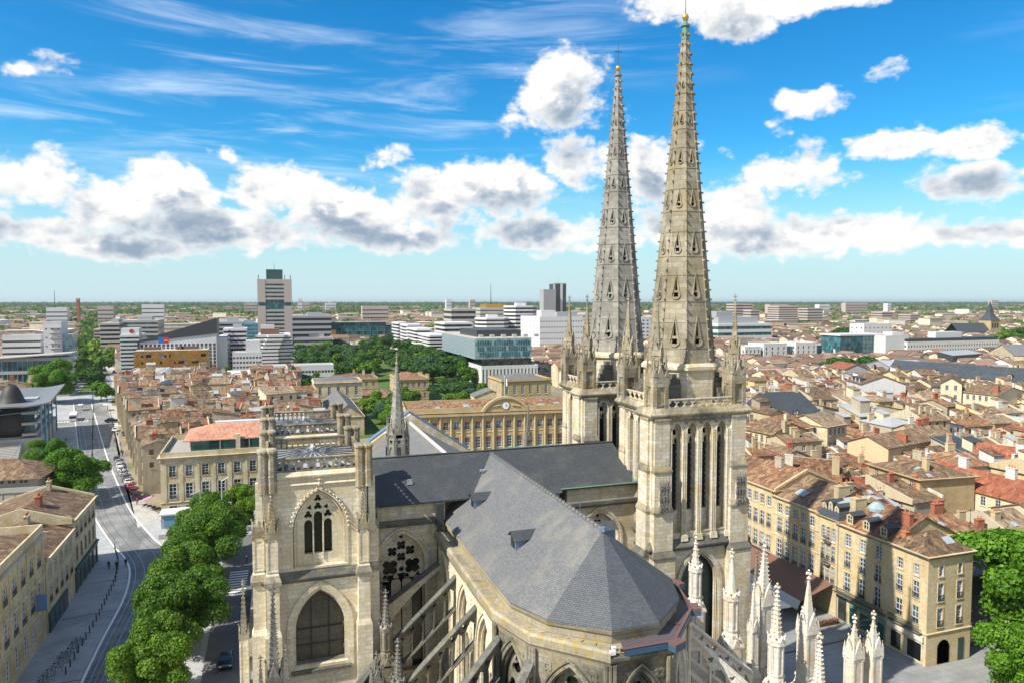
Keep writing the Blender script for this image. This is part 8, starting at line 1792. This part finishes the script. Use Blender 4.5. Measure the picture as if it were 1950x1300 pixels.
# old houses and trees left of the street, beyond the court
for k, (x, y, w, d, h) in enumerate(((-118, 352, 14, 12, 10), (-136, 350, 16, 14, 9), (-150, 346, 12, 12, 11), (-112, 372, 12, 14, 11), (-128, 376, 13, 14, 12), (-146, 380, 15, 14, 10), (-106, 398, 10, 14, 11), (-122, 402, 12, 14, 9), (-140, 404, 14, 14, 12), (-160, 372, 14, 14, 9))):
    old_house(x, y, rd.uniform(-.2, .2), w, d, h, '{wall} house, {roof} roof, %s of the small group beyond the court' % ORD[k], 'houses beyond the court', face='right')
# ================================================================== park and avenue trees
rt = random.Random(5)
def pxt(key, x, y, z, s, label, group, name='tree'):
    p = atZ(x, y, z); return tree(key, p[0], p[1], s, label, group, name)
PG = 'trees of the town hall garden'
park = [('park', 580, 668), ('park', 606, 662), ('parkgrey', 650, 662), ('parklight', 600, 678), ('parkgrey', 672, 676), ('park', 700, 660), ('parklight', 725, 662), ('park', 720, 655), ('parklight', 640, 690), ('park', 668, 702), ('park', 612, 694), ('parklight', 690, 694), ('parkgrey', 660, 668),
        ('park', 745, 678), ('park', 770, 662), ('pine', 760, 694), ('parkgrey', 742, 650), ('park', 790, 672), ('parklight', 800, 668), ('parklight', 818, 676), ('pine', 808, 692), ('park', 835, 686), ('parklight', 850, 694), ('park', 868, 700), ('pine', 824, 706), ('parklight', 705, 700), ('pine', 875, 738), ('pine', 855, 728), ('pine', 848, 744), ('parklight', 872, 760), ('parkgrey', 905, 752), ('parklight', 925, 748),
        ('parklight', 778, 752), ('park', 762, 764), ('parklight', 745, 775), ('parklight', 715, 766), ('parkgrey', 728, 782), ('bright', 738, 790), ('bright', 985, 742), ('park', 572, 738), ('park', 590, 744), ('park', 582, 730), ('parklight', 600, 722)]
for i in range(34):
    xx = rt.uniform(575, 905); yy = 664+max(0, (xx-700)*.17)+rt.uniform(-8, 22); park.append((rt.choice(['park', 'park', 'parkgrey', 'parklight', 'pine']), xx, yy))
park = sorted(park, key=lambda t: t[1]); seen = {}
for i, (k, x, y) in enumerate(park):
    s = rt.uniform(1.25, 1.6) if y < 720 else rt.uniform(.8, 1.1)
    if k == 'bright': s = .9
    nm = {'park': 'dark green broad tree', 'parkgrey': 'grey green tree', 'parklight': 'fresh green tree', 'pine': 'flat topped pine tree', 'bright': 'bright bushy tree'}[k]
    q = seen[k] = seen.get(k, -1)+1
    pxt(k, x, y, 6*s, s, f'{nm} of the town hall garden, {ORD[q]} of its kind from the left', PG, 'pine_tree' if k == 'pine' else 'tree')
AG = 'trees along the far avenue'
for i, (k, x, y, s, lb) in enumerate((('avenue', 192, 742, 1.0, 'bright tree at the near end of the avenue, left one'), ('avenue', 203, 745, .9, 'bright tree at the near end of the avenue, right one'), ('park', 174, 722, 1.0, 'dark tree on the avenue edge, nearest one'), ('park', 170, 708, 1.0, 'dark tree on the avenue edge, second one'), ('park', 156, 692, 1.0, 'dark tree on the avenue edge, third one'), ('park', 150, 676, 1.0, 'dark tree on the avenue edge, fourth one'), ('park', 146, 662, 1.0, 'dark tree on the avenue edge, fifth one'), ('avenue', 138, 655, 1.0, 'light tree on the avenue edge, beyond the dark ones'),
        ('bright', 100, 722, 2.0, 'large spreading bright tree behind the court building'), ('bright', 84, 727, 1.7, 'left half of the spreading bright trees behind the court'), ('avenue', 190, 668, 1.0, 'yellow green tree on the right side of the avenue, nearest'), ('avenue', 182, 655, 1.0, 'yellow green tree on the right side of the avenue, second'), ('avenue', 176, 645, 1.0, 'yellow green tree on the right side of the avenue, third'), ('avenue', 247, 684, 1.0, 'bright tree left of the bronze block'), ('park', 155, 625, 1.3, 'dark round tree at the avenue bend, left'), ('park', 165, 620, 1.3, 'dark round tree at the avenue bend, middle'), ('park', 180, 614, 1.3, 'dark round tree at the avenue bend, right'), ('park', 172, 630, 1.1, 'dark tree in front of the avenue bend'), ('parklight', 415, 720, 1.0, 'fresh green tree between the bronze wing and the white office'), ('parklight', 424, 712, 1.0, 'fresh green tree behind the market hall end'),
        ('park', 1600, 704, 1.5, 'dark tree below the mirror glass office, left'), ('park', 1622, 701, 1.5, 'dark tree below the mirror glass office, middle'), ('park', 1650, 698, 1.5, 'dark tree below the mirror glass office, right'), ('park', 1604, 634, 2.2, 'large dark tree left of the mirror glass office'), ('parklight', 1905, 645, 1.9, 'green tree near the church steeple, right'), ('parklight', 1930, 643, 2.0, 'green tree at the far right edge below the church'), ('park', 1945, 640, 2.0, 'dark tree at the far right edge beside the church'), ('park', 1820, 636, 1.8, 'dark tree left of the church, nearer'), ('park', 1850, 632, 1.8, 'dark tree left of the church, farther'))):
    pxt(k, x, y, 6*s, s, lb, AG)

# ================================================================== the spread of the city to the horizon
def stuff_mesh(name, V, F, mi, mats, T=None, tmi=None, **props):
    me = bpy.data.meshes.new(name); V = np.asarray(V, np.float32).reshape(-1, 3); me.vertices.add(len(V)); me.vertices.foreach_set('co', V.ravel())
    n = len(F); k = F.shape[1]; lp = F.ravel(); ls = np.arange(0, n*k, k); lt = np.full(n, k)
    if T is not None: ls = np.concatenate([ls, len(lp)+np.arange(0, 3*len(T), 3)]); lt = np.concatenate([lt, np.full(len(T), 3)]); lp = np.concatenate([lp, T.ravel()]); mi = np.concatenate([mi, tmi])
    n = len(ls); me.loops.add(len(lp)); me.loops.foreach_set('vertex_index', lp.astype(np.int32)); me.polygons.add(n)
    me.polygons.foreach_set('loop_start', ls.astype(np.int32)); me.polygons.foreach_set('loop_total', lt.astype(np.int32)); me.polygons.foreach_set('material_index', mi.astype(np.int32)); me.polygons.foreach_set('use_smooth', np.zeros(n, bool))
    for m in mats: me.materials.append(M[m])
    me.update(); me.validate(); return link(name, me, None, **props)
def farmats():
    for nm, ramp in (('far_wall', [(0, (.60, .51, .36)), (.3, (.68, .60, .46)), (.55, (.70, .66, .57)), (.8, (.73, .72, .69)), (1, (.60, .49, .32))]), ('far_roof', [(0, (.09, .06, .045)), (.25, (.17, .105, .075)), (.45, (.27, .185, .135)), (.6, (.14, .09, .065)), (.75, (.24, .13, .085)), (.88, (.38, .31, .25)), (1, (.12, .125, .13))])):
        m, N, b = newmat(nm); r = N.new('ShaderNodeNewGeometry').outputs['Random Per Island']; n = N.noise(pos(N), .25, 3, .6)
        col = N.ramp(r, [(p, rgb(c)) for p, c in ramp]); col = N.mix(.6, col, N.ramp(n, [(.3, (.6, .6, .6, 1)), (.7, (1.15, 1.15, 1.15, 1))]), 'MULTIPLY'); N.put(b.inputs['Base Color'], col); b.inputs['Roughness'].default_value = .9
farmats()
r = np.random.default_rng(3)
def gen_points(n, ymin, ymax, pw=1.0):
    y = ymin*(ymax/ymin)**(r.random(n)**pw); a = R(-19.5)+R(76.5)*r.random(n); return np.tan(a)*y*1.0, y
def houses_far(n, ymin, ymax, smin, smax, hmin, hmax, name, label, keep=None, pbig=.05):
    x, y = gen_points(n, ymin, ymax); ok = np.ones(n, bool)
    if keep is not None: ok = keep(x, y)
    # clear of the avenue and the park
    ax = np.interp(y, [440, 520, 680, 960, 1400, 2000, 9000], [-98, -112, -150, -210, -300, -420, -1500]); ok &= ~((x > ax-16) & (x < ax+26)); x, y = x[ok], y[ok]; n = len(x)
    sc_ = (y/600)**.28; w = r.uniform(smin, smax, n)*sc_; d = r.uniform(smin, smax, n)*.8*sc_; h = r.uniform(hmin, hmax, n); big = r.random(n) < pbig; h[big] *= r.uniform(1.5, 2.6, big.sum()); w[big] *= 1.6
    a = r.choice([0, .15, -.2, 1.57], n)+r.normal(0, .1, n); ca, sa = np.cos(a), np.sin(a); rise = np.where(big, .3, np.minimum(w, d)*.22)
    loc = np.array([(-1,-1,0),(1,-1,0),(1,1,0),(-1,1,0),(-1,-1,1),(1,-1,1),(1,1,1),(-1,1,1)], float); rl = np.array([(-1.06,-1.1,0),(1.06,-1.1,0),(1.06,0,1),(-1.06,0,1),(1.06,1.1,0),(-1.06,1.1,0)], float)
    B = np.empty((n, 8, 3)); lx = loc[:, 0]*w[:, None]/2; ly = loc[:, 1]*d[:, None]/2; B[:, :, 0] = x[:, None]+lx*ca[:, None]-ly*sa[:, None]; B[:, :, 1] = y[:, None]+lx*sa[:, None]+ly*ca[:, None]; B[:, :, 2] = loc[:, 2]*h[:, None]
    Q = np.empty((n, 6, 3)); lx = rl[:, 0]*w[:, None]/2; ly = rl[:, 1]*d[:, None]/2; Q[:, :, 0] = x[:, None]+lx*ca[:, None]-ly*sa[:, None]; Q[:, :, 1] = y[:, None]+lx*sa[:, None]+ly*ca[:, None]; Q[:, :, 2] = h[:, None]+.05+rl[:, 2]*rise[:, None]
    Gb = np.empty((n, 2, 3))
    for q, sx in enumerate((-1, 1)): Gb[:, q, 0] = x+sx*w/2*ca; Gb[:, q, 1] = y+sx*w/2*sa; Gb[:, q, 2] = h+rise*.97
    V = np.concatenate([B, Q, Gb], 1); f = np.array([(0,1,5,4),(1,2,6,5),(2,3,7,6),(3,0,4,7),(8,9,10,11),(11,10,12,13)]); F = (f[None]+16*np.arange(n)[:, None, None]).reshape(-1, 4); mi = np.tile([0, 0, 0, 0, 1, 1], n)
    mi = mi.reshape(n, 6); mi[big, 4:] = 0; mi = mi.ravel()
    # windows read as dark bands on the larger blocks
    T = (np.array([(4,7,14),(5,15,6)])[None]+16*np.arange(n)[:, None, None]).reshape(-1, 3)
    stuff_mesh(name, V, F, mi, ['far_wall', 'far_roof'], T, np.zeros(2*n), kind='stuff', label=label, category='houses')
def in_open(x, y):
    k = np.ones(len(x), bool); k &= ~((x > 10) & (x < 160) & (y < 760)); k &= ~((x > 100) & (x < 165) & (y < 520)); k &= ~((x < 20) & (y < 440)); k &= ~((x > 0) & (y < 305)); k &= ~((x > 0) & (x < 150) & (y < 420)); k &= ~((x > -100) & (x < 150) & (y < 720)); k &= ~((x >= 150) & (x < 330) & (y > 555) & (y < 830)); k &= ~((x > 300) & (x < 700) & (y < 480) & (y > 410))
    return k
houses_far(6500, 302, 900, 9, 17, 6, 12.5, 'town_houses', 'mass of tiled houses beyond the modern blocks', in_open, 0.0)
houses_far(7500, 850, 2600, 13, 26, 5, 10, 'suburb_houses', 'mass of pale suburban houses spreading to the horizon', None)
houses_far(2600, 2400, 7500, 22, 50, 5, 11, 'outer_houses', 'tiny pale buildings scattered near the horizon', None)
def blobs(n, ymin, ymax, rmin, rmax, name, label, mat, leaf=3.2, per=40, keep=None, pw=1.0, flat_=.8):
    """clumps of foliage: many small faces spread through each crown"""
    x, y = gen_points(n, ymin, ymax, pw)
    if keep is not None: k = keep(x, y); x, y = x[k], y[k]
    n = len(x); rad = r.uniform(rmin, rmax, n)*(y/ymin)**.25; m = n*per
    d = r.normal(size=(n, per, 3)); d /= np.linalg.norm(d, axis=2)[:, :, None]; d[:, :, 2] = np.abs(d[:, :, 2])*1.0-.15
    lob = r.normal(0, .22, (n, 6, 3)); ki = r.integers(0, 6, (n, per)); off = np.take_along_axis(lob, ki[:, :, None].repeat(3, 2), 1)
    c = (d*.62+off)*rad[:, None, None]; c[:, :, 2] = c[:, :, 2]*flat_+rad[:, None]*.75; c[:, :, 0] += x[:, None]; c[:, :, 1] += y[:, None]; c = c.reshape(-1, 3)
    nn = d.reshape(-1, 3)+r.normal(0, .4, (m, 3)); nn /= np.linalg.norm(nn, axis=1)[:, None]; a = np.cross(nn, r.normal(size=(m, 3))); a /= np.linalg.norm(a, axis=1)[:, None]; b = np.cross(nn, a); s = (leaf*r.uniform(.6, 1.2, m)*np.repeat(rad/rmin, per))[:, None]*.5
    V = np.stack([c-a*s, c-b*s*.8, c+a*s, c+b*s*.8], 1); F = np.arange(4*m).reshape(-1, 4); stuff_mesh(name, V, F, np.zeros(m), [mat], kind='stuff', label=label, category='trees')
def grove(x, y): return (np.sin(x*.011+1.3)+np.sin(y*.008+.4*np.sin(x*.004))+.6*np.sin(x*.027-y*.017)) > .35
blobs(1300, 380, 900, 4.5, 7.5, 'town_trees', 'garden trees scattered among the town roofs', 'leaf_far', 2.6, 60, in_open)
blobs(3500, 640, 1700, 5, 9, 'street_trees', 'small bright trees dotted between the farther roofs', 'leaf_far', 3.2, 44, lambda x, y: ~((x > -120) & (x < 420) & (y < 900)) & ~((x > 330) & (y < 560)))
blobs(6500, 850, 2400, 6, 10, 'suburb_trees', 'leafy trees and small parks among the suburbs', 'leaf_far', 3.6, 44, grove)
blobs(8500, 2200, 5200, 9, 16, 'outer_woods', 'green belts of trees near the horizon', 'leaf_far', 6, 28, None)
blobs(9000, 4600, 14000, 16, 26, 'horizon_forest', 'continuous dark forest along the horizon', 'leaf_park', 14, 16, None, flat_=.55)
# distinct pale blocks near the horizon
for k, (x0, x1, yt, Y) in enumerate(sorted(((568, 576, 569, 2600), (575, 590, 577, 2500), (620, 640, 577, 2600), (850, 860, 570, 2600), (895, 905, 571, 2700), (1610, 1652, 577, 2000), (1690, 1697, 578, 2000), (1888, 1900, 572, 2600), (1465, 1500, 580, 1700), (270, 312, 580, 1700), (88, 128, 586, 1500), (186, 216, 583, 1600), (1180, 1206, 582, 1700), (1560, 1580, 580, 1800), (690, 740, 583, 1500), (465, 490, 577, 2300)))):
    t, w, d, h = block_px('apartment_block', f'far pale apartment block, {ORD[k]} one from the left along the skyline', 'building', x0, x1, yt, Y, 20, group='far skyline blocks')
    g = MB(); g.box(-w/2, w/2, 0, 20, 0, h); g.build('body', [M['concrete_pink' if k % 2 else 'white_panel']], t)
    for q in range(1, 5): g = MB(); g.box(-w/2, w/2, -.3, 0, h*q/5-1.0, h*q/5+.6); g.build('window_band', [M['glass_window']], t)
# ---------------------------------------------------------------- the air over the plain
hz = bpy.data.materials.new('haze'); hz.use_nodes = True; ht = hz.node_tree; ht.nodes.clear(); ho = ht.nodes.new('ShaderNodeOutputMaterial'); hv = ht.nodes.new('ShaderNodeVolumePrincipled')
hv.inputs['Color'].default_value = (.80, .90, 1.0, 1); hv.inputs['Density'].default_value = 4.2e-5; hv.inputs['Anisotropy'].default_value = .2; ht.links.new(hv.outputs[0], ho.inputs['Volume'])
g = MB(); g.box(-15500, 25500, -290, 29500, -1, 92); o = g.build('haze', [hz], kind='stuff', label='thin pale haze lying over the city and plain', category='haze')
